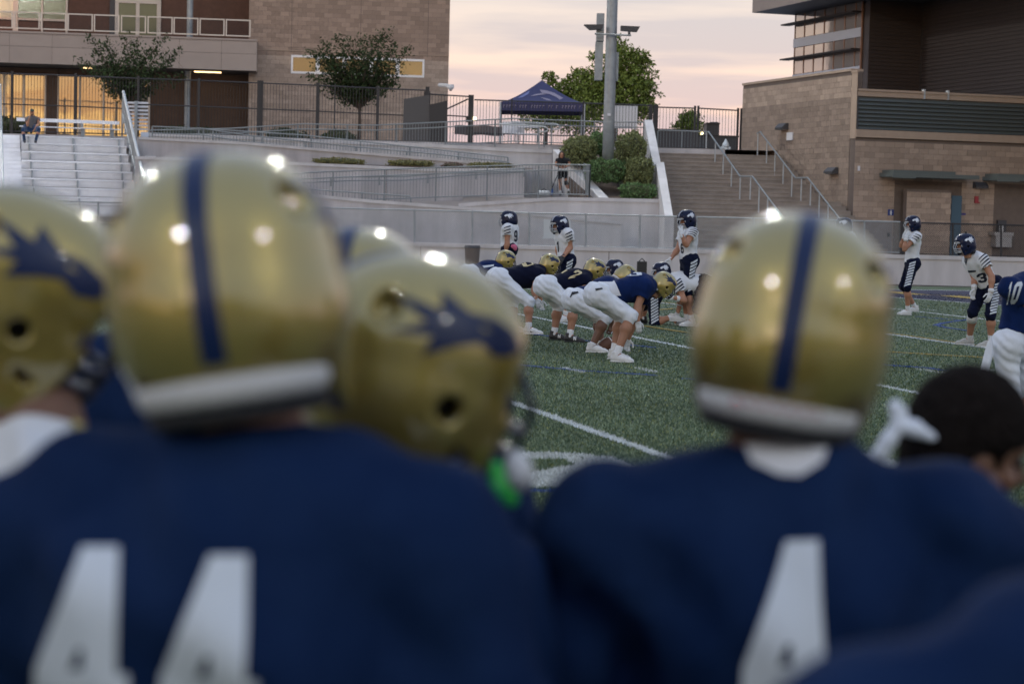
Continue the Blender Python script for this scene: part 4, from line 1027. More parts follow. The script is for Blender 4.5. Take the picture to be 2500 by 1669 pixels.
# ---- light poles (the one in view, and its fellows round the ground: their lamps glint on the helmets)
def flood_bank(t, c, to, n=4, rows=2):
    """a bank of round lit floodlights at c aimed at point to"""
    f = unit(np.asarray(to)-c); r = unit(np.cross(f, [0, 0, 1])); u = np.cross(r, f)
    MB().tube([c-r*(n*.33), c+r*(n*.33)], .06, 6).build('crossarm', MT['galv'], t)
    me = MB().tube([(0, 0, 0), (0, 0, .05)], .17, 12).mesh('lamp_face'); hs = MB().tube([(0, 0, -.35), (0, 0, -.05), (0, 0, -.005)], [.08, .2, .2], 12).mesh('lamp_housing')
    Rm = Matrix(((r[0], u[0], f[0], 0), (r[1], u[1], f[1], 0), (r[2], u[2], f[2], 0), (0, 0, 0, 1)))
    ms = []
    for i in range(n):
        for j in range(rows): p = c+r*((i-(n-1)/2)*.62)+u*((j-(rows-1)/2)*.6)+f*.3; ms.append(Matrix.Translation(Vector(p)) @ Rm)
    copies('lamp_housing', hs, MT['galv'], t, ms); copies('lit_lamp', me, MT['flood'], t, ms)
def light_pole(label, base, h, r0, r1, aim):
    t = thing('light_pole', base, label, 'light pole', 'stadium light poles')
    b = np.asarray(base, float)
    ks = np.linspace(0, 1, 12); MB().tube([b+[0, 0, h*k] for k in ks], [r0+(r1-r0)*k for k in ks], 24).build('pole', MT['galv'], t, smooth=True)
    flood_bank(t, b+[0, 0, h-1.0], aim); return t
PB = P(1484, 395, 74.0); PT = P(1492, 0, 74.0); AIM = (3, 28, 0)
t = light_pole('thick galvanised stadium light pole rising from the hedge', (PB[0], PB[1], PB[2]-.3), 26.0, .215, .15, AIM)
def ppart(name, m, a, b, y0, y1, D0, D1): p, q = P(a, y1, D0), P(b, y0, D0); return MB().box((p[0], D0, p[2]), (q[0], D1, q[2])).build(name, m, t)
ppart('control_cabinet', MT['galv'], 1456, 1476, 33, 100, 74.1, 74.6); ppart('control_cabinet', MT['galv'], 1452, 1473, 103, 195, 74.1, 74.6); ppart('control_cabinet', MT['galv'], 1500, 1511, 128, 197, 74.2, 74.6)
MB().tube([P(1452, 83, 73.6), P(1541, 87, 73.6)], .035, 6).build('lamp_bracket', MT['galv'], t)
MB().tube([P(1536, 86, 73.6), P(1536, 77, 73.6)], .05, 8).build('lamp_stem', MT['dkgrey'], t)
fl = MB(); q = [P(1426, 60, 73.6), P(1474, 60, 73.6), P(1470, 71, 73.6), P(1440, 72, 73.6)]; fl.ext(q, (0, .45, 0)); fl.build('area_light', MT['dkgrey'], t)
fl = MB(); q = [P(1516, 63, 73.6), P(1563, 65, 73.6), P(1556, 77, 73.6), P(1516, 74, 73.6)]; fl.ext(q, (0, .45, 0)); fl.build('area_light', MT['dkgrey'], t)
ppart('fuse_cover', MT['boardw'], 1483, 1491, 277, 283, 73.74, 73.80)
for k, py in enumerate((300, 210)): 
    c_ = P(1487, py, 74.0); MB().tube([np.array([PB[0], 74.0, c_[2]]), np.array([PB[0], 74.0, c_[2]+.05])], .222-.03*k*.5, 20).build('collar', MT['galv'], t)
light_pole('stadium light pole across the field beyond the left edge', (-31, 80, 0), 26, .215, .15, AIM)
light_pole('stadium light pole behind the near stands to the left', (-24.5, -38, 0), 29, .215, .15, AIM)
light_pole('stadium light pole behind the near stands to the right', (37, -30, 0), 31, .215, .15, AIM)

# ---- near stands behind the photographer: what the helmets mirror
hs = thing('home_grandstand', (0, -16, 0), 'rows of aluminium grandstand behind the near sideline', 'grandstand')
for i in range(16): MB().box((-22, -17-i*.85, 1.1+i*.46), (30, -16.45-i*.85, 1.15+i*.46)).build('bench', MT['alu'], hs)
MB().hexa([(-22, -16.2, 0), (30, -16.2, 0), (30, -30.4, 0), (-22, -30.4, 0), (-22, -16.2, .9), (30, -16.2, .9), (30, -30.4, 8.1), (-22, -30.4, 8.1)]).build('frame', MT['dkgrey'], hs)
MB().box((-3, -34, 0), (11, -30.6, 10.5)).build('press_box', MT['cmu_l'], hs)

# ================================================================== BLEACHERS (far left)
BF = Frame(P(160, 440, 74.5), math.radians(16.3))
bl = thing('bleachers', BF.p(0, 0, .6), 'aluminium bleachers with long bare benches at far left', 'bleachers')
z4 = view(0, 130, 4.481)
def rowpt(x, y, v): return BF.uz(*z4(x, y), v)
nrow = 10; dv = .72; top_v = 5.2
uL = BF.uz(48, 400, 2.5)[0]; 
tops = [905, 985, 1080, 1178, 1272, 1368, 1465, 1560, 1655]
for i, yz in enumerate(tops):
    v = top_v-i*dv
    u1 = BF.uz(*z4(1365+i*22, yz), v)[0]; u0 = BF.uz(*z4(235, yz), v)[0]
    z = rowpt(800, yz+12, v)[1]
    part('bench', MT['alu'], bl, BF, (u0, u1, v, v+.26, z-.035, z))
    part('riser', MT['alu_dk'], bl, BF, (u0, u1+.0, v+.14, v+.17, z-.30, z-.04))
    part('footboard', MT['alu'], bl, BF, (u0, u1, v-.42, v-.06, z-.36, z-.325))
    for xz in (310, 800, 1300): 
        uu_ = BF.uz(*z4(xz+i*10, yz+40), v)[0]; part('bracket', MT['galv'], bl, BF, (uu_-.03, uu_+.03, v+.02, v+.10, z-.33, z-.036))
# top row with backrest
v = top_v+.75
ua, ub = BF.uz(*z4(215, 800), v)[0], BF.uz(*z4(1318, 820), v)[0]; z = BF.uz(*z4(800, 812), v)[1]
part('bench', MT['alu'], bl, BF, (ua, ub, v, v+.26, z-.04, z)); zb2 = BF.uz(*z4(800, 735), v)[1]
part('back_bench', MT['alu'], bl, BF, (ua-.1, ub, v+.5, v+.54, zb2-.09, zb2+.05))
for xz in (910, 1230): uu_ = BF.uz(*z4(xz, 800), v)[0]; part('bracket', MT['galv'], bl, BF, (uu_-.08, uu_+.08, v+.1, v+.2, z-.55, z-.04)); part('bracket', MT['galv'], bl, BF, (uu_-.05, uu_+.05, v+.54, v+.6, z-.5, zb2))
part('walkway', MT['concrete'], bl, BF, (ua-5, ub+.6, v-.1, v+2.5, z-.75, z-.60))
# aisle steps at the far left
for i in range(14):
    yz = 895+i*46; vv = top_v+.3-i*dv*.49; u0 = BF.uz(*z4(-700, yz), vv)[0]; u1 = BF.uz(*z4(215+i*3, yz), vv)[0]; z = BF.uz(*z4(100, yz), vv)[1]
    part('aisle_step', MT['alu'], bl, BF, (u0, u1, vv, vv+.33, z-.16, z))
mb = MB(); mb.tube([P(0, 205, 77), P(3, 320, 76.5), P(8, 470, 73)], .05, 6); mb.build('aisle_post', MT['galv_lt'], bl)
part('understructure', MT['dkgrey'], bl, BF, (uL-8, BF.uz(330, 400, 3)[0], .6, 6.2, .5, 1.0))
# sloping end guard
a, b = P(301, 224, 80.3), P(350, 432, 73.5)
eg = thing('guard_rail', (b[0], b[1], 1.2), 'sloping galvanised guard rail at the right end of the bleachers', 'guard rail')
MB().tube([a, b], .06, 8).build('top_rail', MT['galv_lt'], eg); MB().tube([a-[0, 0, .9], b-[0, 0, .9]], .04, 6).build('bottom_rail', MT['galv'], eg)
for k in range(0, 9): p = a+(b-a)*k/8; MB().tube([p-[0, 0, 1.3], p], .04, 6).build('post', MT['galv'], eg)
mb = MB()
for k in range(60): p = a+(b-a)*k/60; mb.tube([p-[0, 0, .9], p], .010, 4, cap=False)
o = mb.build('infill', MT['galv'], eg); o['kind'] = 'stuff'
MB().ext([a+[.02, 0, -.1], b+[.02, 0, -.1], b+[.02, 0, -.85], a+[.02, 0, -.85]], (.01, 0, 0)).build('mesh_sheet', mat('guard_mesh', (.22, .26, .30), .6), eg)
# slatted end barrier behind it
sb = thing('slatted_barrier', P(336, 316, 81.2), 'small barrier of pale horizontal slats behind the top of the bleachers', 'barrier')
for i in range(8):
    z0 = P(336, 249+i*9.2, 81.2)[2]; a, b = P(312, 250, 81.2), P(362, 250, 81.2); MB().box((a[0], 81.2, z0-.075), (b[0], 81.26, z0)).build('slat', MT['boardw'], sb)
for px in (331, ): a = P(px, 320, 81.1); MB().box((a[0]-.06, 81.1, Z_PLAZA-.2), (a[0]+.06, 81.18, P(px, 247, 81.1)[2])).build('post', MT['galv'], sb)
sw = thing('bleacher_side_wall', P(360, 450, 72), 'pale sloping concrete stringer wall at the right end of the bleachers', 'wall')
a, b = P(343, 322, 79.5), P(372, 480, 71.5)
MB().hexa([(a[0], a[1], .5), (b[0], b[1], .5), (b[0]+.45, b[1], .5), (a[0]+.38, a[1], .5), tuple(a), tuple(b), (b[0]+.45, b[1], b[2]), (a[0]+.38, a[1], a[2])]).build('wall_body', MT['concrete_pale'], sw)

# ================================================================== PLANTS
def leaf_cloud(name, pts, size, m, parent, cup=.3):
    n = len(pts); pts = np.asarray(pts)
    d = rng.normal(size=(n, 3)); d /= np.linalg.norm(d, axis=1)[:, None]
    e = np.cross(d, rng.normal(size=(n, 3))); e /= np.linalg.norm(e, axis=1)[:, None]
    s = size*rng.uniform(.6, 1.3, n)[:, None]
    V = np.stack([pts-d*s, pts+e*s*.42, pts+d*s, pts-e*s*.42], 1).reshape(-1, 3)
    o = put(name, np_mesh(name, V, np.arange(4*n).reshape(-1, 4)), m, parent); return o
def branch_tree(label, base, h_trunk, tips, crown_pts, leaf, m, D_, group=None, r=.09, name='tree'):
    """trunk, limbs ending at the tips, leaves in sprays along the limbs"""
    t = thing(name, base, label, 'tree', group); b = np.asarray(base, float); top = b+[0, 0, h_trunk]
    MB().tube([b, b+[.02, 0, h_trunk*.5], top], [r, r*.8, r*.65], 8).build('trunk', MT['bark'], t, smooth=True)
    mb = MB(); pts = []
    for tip in tips:
        tip = np.asarray(tip, float); mid = top+(tip-top)*.5+rng.normal(0, .12, 3)+[0, 0, .1]
        mb.tube([top-[0, 0, .15], mid, tip], [r*.4, r*.22, r*.06], 5)
        L = np.linalg.norm(tip-top)
        for k in np.linspace(.22, 1.0, 9):
            c = top+(mid-top)*k*2 if k < .5 else mid+(tip-mid)*(k-.5)*2
            sp = .07+.17*(1-abs(k-.55))
            q = c+rng.normal(0, sp, (crown_pts//9, 3))*[1, 1, .75]; pts.append(q)
            for _ in range(2):
                tw = c+rng.normal(0, sp*1.5, 3); mb.tube([c, tw], [r*.08, r*.03], 4, cap=False)
    mb.build('limbs', MT['bark'], t)
    leaf_cloud('crown', np.concatenate(pts), leaf, m, t); return t
def px_tips(lst, D_, spread=1.2): return [P(x, y, D_+rng.uniform(-spread, spread)) for x, y in lst]
z1v = view(0, 0, 3.1354); z2v = view(550, 0, 3.1354); z3v = view(1050, 0, 3.1354)
b = P(317, 345, 84); tips = px_tips([z1v(*q) for q in [(620, 470), (700, 300), (740, 400), (800, 330), (860, 400), (960, 300), (1000, 400), (1060, 320), (1150, 380), (1240, 300), (1200, 420), (1370, 390), (1290, 470), (700, 520), (780, 600), (900, 560), (1180, 540), (1380, 580), (840, 700), (1000, 560), (1080, 480), (920, 470), (1110, 600), (1130, 700), (760, 540), (820, 480)]], 84)
branch_tree('dark leafy tree before the balcony building above the bleachers', (b[0], b[1], Z_PLAZA), 1.5, tips, 210, .082, MT['leaf_dk'], 84, 'small trees at the brown building')
b = P(876, 345, 84.5); tips = px_tips([z2v(*q) for q in [(650, 400), (700, 400), (760, 340), (860, 290), (940, 310), (1040, 310), (1130, 290), (1190, 270), (1240, 260), (1280, 340), (1390, 380), (1330, 470), (1320, 560), (1290, 640), (660, 580), (760, 600), (820, 500), (900, 420), (1000, 420), (1100, 420), (1200, 430), (1230, 560), (880, 600), (960, 540), (1060, 540), (1140, 620), (860, 680), (1180, 690), (980, 680), (720, 430), (1060, 640), (800, 440)]], 84.5)
branch_tree('dark leafy tree against the brown block wall covering its window band', (b[0], b[1], Z_PLAZA), 1.6, tips, 270, .082, MT['leaf_dk'], 84.5, 'small trees at the brown building')
def blob_tree(label, base, blobs, n, leaf, m, trunk_h, r=.12, group=None, name='tree'):
    t = thing(name, base, label, 'tree', group); b = np.asarray(base, float)
    MB().tube([b, b+[.03, 0, trunk_h*.6], b+[0, 0, trunk_h]], [r, r*.8, r*.5], 8).build('trunk', MT['bark'], t, smooth=True)
    pts = []; mb = MB()
    tot = sum(q[1]**2 for q in blobs)
    for c, rad in blobs:
        k = int(n*rad**2/tot); d = rng.normal(size=(k, 3)); d /= np.linalg.norm(d, axis=1)[:, None]
        rr_ = rad*(.45+.72*rng.random(k)**.8)[:, None]
        lump = 1+.34*np.sin(d[:, :1]*7+c[0]*3)*np.sin(d[:, 2:]*8+c[2]*5)
        pts.append(np.asarray(c)+d*rr_*lump); mb.tube([b+[0, 0, trunk_h*.7], np.asarray(c)], [r*.4, r*.12], 5)
    mb.build('limbs', MT['bark'], t); leaf_cloud('crown', np.concatenate(pts), leaf, m, t); return t
def bl_(lst, D_): return [(P(*z3v(x, y), D_+dd), rr_) for x, y, rr_, dd in lst]
b = P(1500, 350, 92)
blob_tree('large green tree behind the light pole and fence', (b[0], b[1], Z_PLAZA), bl_([(1440, 470, .75, 0), (1500, 560, .9, .3), (1600, 600, .75, 0), (1590, 470, .5, .4), (1640, 720, .7, 0), (1520, 720, 1.0, -.3), (1420, 640, .8, .5), (1300, 600, .6, 0), (1230, 660, .65, .2), (1250, 760, .7, 0), (1340, 720, .7, .3), (1470, 380, .4, 0), (1560, 440, .4, 0), (1640, 450, .28, 0), (1240, 430, .22, 0), (1190, 570, .3, 0), (1640, 850, .5, 0), (1300, 800, .8, 0), (1530, 820, .8, 0), (1430, 300, .2, 0)], 92), 12000, .10, MT['leaf_md'], 2.6, .16)
b = P(1330, 350, 95)
blob_tree('lower green tree behind the navy tent', (b[0], b[1], Z_PLAZA), bl_([(1130, 620, .55, 0), (1090, 700, .7, 0), (1000, 700, .5, 0), (1150, 760, .7, .3), (1130, 560, .22, 0), (910, 600, .35, 0), (940, 680, .4, 0), (880, 850, .9, 0), (1000, 860, .9, .2), (1120, 860, .9, 0), (780, 880, .7, 0), (1200, 900, .8, 0), (930, 580, .2, 0)], 95), 7000, .10, MT['leaf_md'], 2.0, .13)
b = P(1683, 350, 105)
blob_tree('small far green tree behind the left gate leaf', (b[0], b[1], Z_PLAZA), [(P(1680, 300, 105), .6), (P(1668, 315, 105), .55), (P(1697, 308, 105.2), .5), (P(1680, 288, 105), .35)], 1800, .10, MT['leaf_md'], 1.2, .08)
# clipped hedges
def hedge(label, c, rx, ry, rz_, n, leaf, m, seed, group='clipped hedges', sq=2.6, cat='hedge'):
    t = thing('hedge', (c[0], c[1], c[2]-rz_), label, cat, group)
    d = rng.normal(size=(n, 3)); d /= np.linalg.norm(d, axis=1)[:, None]
    k = (np.abs(d)**sq).sum(1)**(-1/sq); lump = 1+.10*np.sin(d[:, 0]*5+seed)*np.sin(d[:, 2]*6+seed*2)+.06*np.sin(d[:, 0]*13+seed+d[:, 2]*9)+.05*np.sin(d[:, 1]*11+d[:, 2]*15)
    p = np.asarray(c)+d*(k*lump*np.where(rng.random(n) < .08, rng.uniform(1.0, 1.16, n), rng.uniform(.84, 1.03, n)))[:, None]*[rx, ry, rz_]
    leaf_cloud('foliage', p, leaf, m, t)
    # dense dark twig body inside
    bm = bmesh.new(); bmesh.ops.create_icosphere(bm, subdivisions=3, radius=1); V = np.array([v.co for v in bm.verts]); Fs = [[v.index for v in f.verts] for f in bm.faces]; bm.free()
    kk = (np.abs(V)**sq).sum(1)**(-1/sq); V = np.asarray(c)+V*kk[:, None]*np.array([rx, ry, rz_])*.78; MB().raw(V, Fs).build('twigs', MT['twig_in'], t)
def hp(x, y, D_): return P(*z1_(x, y), D_)
hedge('broad clipped hedge left of the light pole above the camera woman', hp(1120, 985, 75.6), .62, .8, .52, 5200, .05, MT['leaf_hedge'], 1)
hedge('darker clipped hedge directly behind the light pole foot', hp(1380, 900, 76.8), .5, .6, .45, 3200, .05, MT['leaf_hedge2'], 2)
hedge('tall clipped hedge right of the light pole with dry patches', hp(1770, 1010, 75.2), .58, .8, .75, 5600, .05, MT['leaf_hedge'], 3)
hedge('low rounded hedge in front of the light pole foot', hp(1480, 1240, 73.9), .75, .45, .42, 5200, .05, MT['leaf_hedge2'], 4)
hedge('rounded hedge at the right of the bank against the stair wall', hp(1880, 1270, 73.7), .5, .5, .55, 3800, .05, MT['leaf_hedge'], 5)
hedge('small low hedge on the wall top beside the stair wall', hp(1870, 1500, 72.7), .62, .35, .27, 2600, .045, MT['leaf_hedge2'], 6, sq=4)
v5 = view(700, 300, 2.349)
for lab, a, b_, ya, yb, m in (('leftmost olive strip hedge with reddish tips in the planter', 165, 440, 203, 242, MT['leaf_olive']), ('middle olive strip hedge in the planter', 590, 832, 216, 252, MT['leaf_olive']), ('right olive strip hedge in the planter by the platform', 1050, 1285, 230, 266, MT['leaf_olive'])):
    p, q = P(*v5(a, (ya+yb)/2), 75.2), P(*v5(b_, (ya+yb)/2), 75.2); c = (p+q)/2; hz_ = abs(P(*v5(a, ya), 75.2)[2]-P(*v5(a, yb), 75.2)[2])/2
    hedge(lab, c, (q[0]-p[0])/2, .3, hz_, 1800, .04, m, a, 'olive strip hedges in the planter', sq=4)
p = P(*v5(950, 245), 75.2); hedge('small dry brown shrub between the olive strip hedges', p, .42, .25, .12, 500, .04, mat('dry_leaf', (.16, .11, .09), .8, rnd=.3, island=True), 9, group=None, sq=2, cat='shrub')
for i, (x, y, rx) in enumerate(((1640, 215, .9), (1560, 235, .5), (2200, 220, .7), (400, 262, .9), (700, 262, .7))):
    p = P(*view(340, 280, 4.517)(x, y), 83.2); hedge('low green shrub at the foot of the black iron fence, number %d from the left' % (sorted([400, 700, 1560, 1640, 2200]).index(x)+1) if False else ['broad low shrub at the fence foot left of the tree on the brown wall', 'small low shrub at the fence foot left of the broad one', 'low shrub at the fence foot under the tree on the brown wall', 'low shrub at the fence foot just right of the bleachers', 'low shrub at the fence foot below the grey column'][i], np.array([p[0], 83.2, Z_PLAZA+.22]), rx, .4, .3, 700, .06, MT['leaf_dk'], i, 'shrubs at the foot of the iron fence', sq=2, cat='shrub')
p = P(20, 330, 82.8); hedge('dark shrub behind the seated man at the left edge', np.array([p[0], 82.9, Z_PLAZA+.3]), 1.2, .5, .45, 1200, .07, MT['leaf_dk'], 4.4, group=None, sq=2, cat='shrub')
# ---- mesh banner, bins by the wall
mbn = thing('mesh_banner', P(1358, 582, DW), 'torn white mesh banner tied to the chain link fence behind the players', 'banner')
z6 = view(1150, 480, 7.126)
q = [P(*z6(*p), DW+.05) for p in ((1262, 395), (1730, 405), (1745, 560), (1660, 700), (1470, 728), (1240, 735), (1262, 680))]
MB().ext(q, (0, .006, 0)).build('cloth', mat('banner_mesh_white', (.56, .60, .62), .8), mbn)
tc_ = thing('trash_bin', P(1152, 690, 66.5), 'grey brown plastic bin standing before the far wall', 'bin')
g = P(1152, 660, 66.5); zg = float(ground_z(g @ D_DIR))
MB().tube([(g[0], g[1], zg), (g[0], g[1], zg+.95)], [.21, .26], 16).build('body', mat('bin_plastic', (.14, .12, .11), .6), tc_); MB().tube([(g[0], g[1], zg+.95), (g[0], g[1], zg+1.03)], [.28, .25], 16).build('lid', MT['dkgrey'], tc_)
t = thing('speaker_box', P(1567, 672, 66), 'small black box standing at the far wall behind the linemen', 'box'); g = P(1567, 672, 66); zg = float(ground_z(g @ D_DIR))
MB().box((g[0]-.16, 66, zg), (g[0]+.16, 66.3, zg+.62)).build('cabinet', MT['black'], t); MB().tube([(g[0]-.1, 66.15, zg+.62), (g[0], 66.15, zg+.72), (g[0]+.1, 66.15, zg+.62)], .02, 6).build('handle', MT['dkgrey'], t)
# distant wood behind the near stands so the set-sun side has a skyline
wd = MB(); 
for i in range(90):
    a = math.radians(90+180*i/89+rng.uniform(-.8, .8)); R_ = rng.uniform(150, 230); x, y_ = R_*math.cos(a+math.pi/2), -abs(R_*math.sin(a+math.pi/2)) if False else R_*math.sin(a+math.pi/2)
    hh_ = rng.uniform(1.5, 4.0) if i % 3 else rng.uniform(5, 11)
    bm = bmesh.new(); bmesh.ops.create_icosphere(bm, subdivisions=2, radius=1); V = np.array([v.co for v in bm.verts]); Fs = [[v.index for v in f.verts] for f in bm.faces]; bm.free()
    ang = math.pi+math.pi*i/89; x, y_ = R_*math.cos(ang), R_*math.sin(ang)
    V = V*(1+.15*np.sin(V[:, :1]*5+i))*[rng.uniform(3, 9), 8, hh_]+[x, y_, hh_*.7]; wd.raw(V, Fs)
o = wd.build('distant_wood', MT['leaf_dk']); o['kind'] = 'stuff'
# ================================================================== PEOPLE
class SDF:
    """signed distance volume on a grid; primitives are blended in, then meshed by surface nets"""
    def __init__(s, lo, hi, h):
        s.lo = np.asarray(lo, float)-2*h; s.h = h; s.n = np.ceil((np.asarray(hi, float)+2*h-s.lo)/h).astype(int)+1
        s.v = np.full(s.n, 1.0, np.float32); s.ax = [s.lo[i]+h*np.arange(s.n[i]) for i in range(3)]
    def sub(s, lo, hi):
        a = np.clip(np.floor((np.asarray(lo)-s.lo)/s.h).astype(int), 0, s.n); b = np.clip(np.ceil((np.asarray(hi)-s.lo)/s.h).astype(int)+1, 0, s.n)
        sl = tuple(slice(a[i], b[i]) for i in range(3))
        if any(b[i] <= a[i] for i in range(3)): return None
        return sl, s.ax[0][sl[0]][:, None, None], s.ax[1][sl[1]][None, :, None], s.ax[2][sl[2]][None, None, :]
    def blend(s, sl, d, k):
        a = s.v[sl]
        if k > 0: h_ = np.maximum(k-np.abs(a-d), 0)/k; s.v[sl] = np.minimum(a, d)-h_*h_*k*.25
        else: s.v[sl] = np.minimum(a, d)
    def carve(s, sl, d, k=0.0):
        a = s.v[sl]; nd = -d
        if k > 0: h_ = np.maximum(k-np.abs(a-nd), 0)/k; s.v[sl] = np.maximum(a, nd)+h_*h_*k*.25
        else: s.v[sl] = np.maximum(a, nd)
    def cone(s, a, b, ra, rb, k=.02, cut=False):
        a = np.asarray(a, float); b = np.asarray(b, float); m = max(ra, rb)+k+3*s.h
        q = s.sub(np.minimum(a, b)-m, np.maximum(a, b)+m)
        if q is None: return s
        sl, X, Y, Z = q; ab = b-a; L2 = max(ab@ab, 1e-9)
        t = np.clip(((X-a[0])*ab[0]+(Y-a[1])*ab[1]+(Z-a[2])*ab[2])/L2, 0, 1)
        d = np.sqrt((X-a[0]-t*ab[0])**2+(Y-a[1]-t*ab[1])**2+(Z-a[2]-t*ab[2])**2)-(ra+t*(rb-ra))
        (s.carve if cut else s.blend)(sl, d.astype(np.float32), k); return s
    def ell(s, c, R, r, k=.02, cut=False):
        """ellipsoid at c, axes = columns of R, radii r"""
        c = np.asarray(c, float); R = np.asarray(R, float); r = np.asarray(r, float); ext = np.abs(R) @ r+k+3*s.h
        q = s.sub(c-ext, c+ext)
        if q is None: return s
        sl, X, Y, Z = q; p = [(X-c[0])*R[0, i]+(Y-c[1])*R[1, i]+(Z-c[2])*R[2, i] for i in range(3)]
        k0 = np.sqrt(sum((p[i]/r[i])**2 for i in range(3))); k1 = np.sqrt(sum((p[i]/r[i]**2)**2 for i in range(3)))
        d = k0*(k0-1)/np.maximum(k1, 1e-6)
        (s.carve if cut else s.blend)(sl, d.astype(np.float32), k); return s
    def box(s, c, R, hf, rd, k=.01, cut=False):
        c = np.asarray(c, float); R = np.asarray(R, float); hf = np.asarray(hf, float); ext = np.abs(R) @ hf+k+3*s.h
        q = s.sub(c-ext, c+ext)
        if q is None: return s
        sl, X, Y, Z = q; p = [np.abs((X-c[0])*R[0, i]+(Y-c[1])*R[1, i]+(Z-c[2])*R[2, i])-(hf[i]-rd) for i in range(3)]
        d = np.sqrt(sum(np.maximum(x, 0)**2 for x in p))+np.minimum(np.maximum(np.maximum(p[0], p[1]), p[2]), 0)-rd
        (s.carve if cut else s.blend)(sl, d.astype(np.float32), k); return s
    def plane(s, p, n, k=0.0):
        """keep the side n points away from: removes where (x-p).n > 0"""
        X, Y, Z = s.ax[0][:, None, None], s.ax[1][None, :, None], s.ax[2][None, None, :]
        d = ((X-p[0])*n[0]+(Y-p[1])*n[1]+(Z-p[2])*n[2]).astype(np.float32); s.v = np.maximum(s.v, d); return s
    def ripple(s, fn, amp):
        X, Y, Z = s.ax[0][:, None, None], s.ax[1][None, :, None], s.ax[2][None, None, :]
        s.v = s.v+(amp*fn(X, Y, Z)).astype(np.float32); return s
    def mesh(s, relax=1):
        v = s.v; ins = v < 0; nx, ny, nz_ = s.n
        cnt = np.zeros((nx-1, ny-1, nz_-1), np.int8)
        for dx in (0, 1):
            for dy in (0, 1):
                for dz in (0, 1): cnt += ins[dx:nx-1+dx, dy:ny-1+dy, dz:nz_-1+dz]
        act = np.argwhere((cnt > 0) & (cnt < 8)); idx = -np.ones(cnt.shape, np.int64); idx[tuple(act.T)] = np.arange(len(act))
        off = np.array([[i, j, k] for i in (0, 1) for j in (0, 1) for k in (0, 1)])
        cv = np.stack([v[tuple((act+o).T)] for o in off], 1); acc = np.zeros((len(act), 3)); nn = np.zeros(len(act))
        for i in range(8):
            for j in range(i+1, 8):
                if np.abs(off[i]-off[j]).sum() != 1: continue
                c = (cv[:, i] < 0) != (cv[:, j] < 0); t = np.where(c, cv[:, i]/(cv[:, i]-cv[:, j]+1e-12), 0)[:, None]
                acc += np.where(c[:, None], off[i]+t*(off[j]-off[i]), 0); nn += c
        V = s.lo+s.h*(act+acc/nn[:, None]); quads = []
        for ax in range(3):
            o1, o2 = [i for i in range(3) if i != ax]
            a = np.take(ins, range(s.n[ax]-1), ax); b = np.take(ins, range(1, s.n[ax]), ax)
            e = np.argwhere(a != b); e = e[(e[:, o1] > 0) & (e[:, o2] > 0) & (e[:, o1] < s.n[o1]-1) & (e[:, o2] < s.n[o2]-1)]
            if not len(e): continue
            def g(d1, d2): q = e.copy(); q[:, o1] -= d1; q[:, o2] -= d2; return idx[tuple(q.T)]
            Q = np.stack([g(1, 1), g(0, 1), g(0, 0), g(1, 0)], 1); flip = ~a[tuple(e.T)]
            if ax == 1: flip = ~flip
            Q[flip] = Q[flip][:, ::-1]; quads.append(Q)
        Fq = np.concatenate(quads); Fq = Fq[(Fq >= 0).all(1)]
        for _ in range(relax):
            A = np.zeros_like(V); n_ = np.zeros(len(V))
            for i in range(4):
                p, q = Fq[:, i], Fq[:, (i+1) % 4]; np.add.at(A, p, V[q]); np.add.at(n_, p, 1); np.add.at(A, q, V[p]); np.add.at(n_, q, 1)
            V = V*.45+.55*A/np.maximum(n_, 1)[:, None]
        return V, Fq
def merge(*ms):
    V = []; Fs = []; n = 0
    for v, f in ms: V.append(np.asarray(v)); Fs.append(np.asarray(f)+n); n += len(v)
    return np.concatenate(V), np.concatenate(Fs)
def xf(m, Mw):
    R = np.array(Mw.to_3x3()); t = np.array(Mw.translation); v = np.asarray(m[0]) @ R.T+t; f = np.asarray(m[1])
    if np.linalg.det(R) < 0: f = f[:, ::-1]
    return v, f
I3 = np.eye(3)
def basis(x, y, z, o=(0, 0, 0), sc=1.0):
    m = Matrix.Identity(4)
    for i in range(3): m[i][0] = x[i]*sc; m[i][1] = y[i]*sc; m[i][2] = z[i]*sc; m[i][3] = o[i]
    return m
def frame_fwd(fwd, up=(0, 0, 1), roll=0.0):
    f = unit(fwd); x = unit(np.cross(f, up)); z = np.cross(x, f)
    c, s_ = math.cos(roll), math.sin(roll); return c*x+s_*z, f, c*z-s_*x

# ------------------------------------------------------------------ prototypes in local space
def proto_head():
    s = SDF((-.10, -.12, -.18), (.10, .14, .14), .007)
    s.ell((0, -.012, .03), I3, (.074, .094, .092), 0).ell((0, .02, -.055), I3, (.054, .064, .066), .03).ell((0, .05, -.09), I3, (.024, .026, .02), .02)
    s.cone((0, .088, .022), (0, .108, -.022), .008, .014, .012).cone((-.03, .080, .036), (.03, .080, .036), .012, .012, .015)
    s.cone((-.018, .083, -.058), (.018, .083, -.058), .008, .008, .008).cone((-.016, .080, -.070), (.016, .080, -.070), .008, .008, .006)
    for q in (-1, 1):
        s.ell((q*.032, .094, .014), I3, (.018, .014, .011), .008, cut=True).ell((q*.076, -.01, -.005), I3, (.010, .024, .032), .006)
        s.ell((q*.045, .062, -.02), I3, (.022, .02, .02), .02)
    s.cone((0, -.03, -.05), (0, -.045, -.16), .058, .06, .03)
    return s.mesh(1)
HEAD = proto_head()

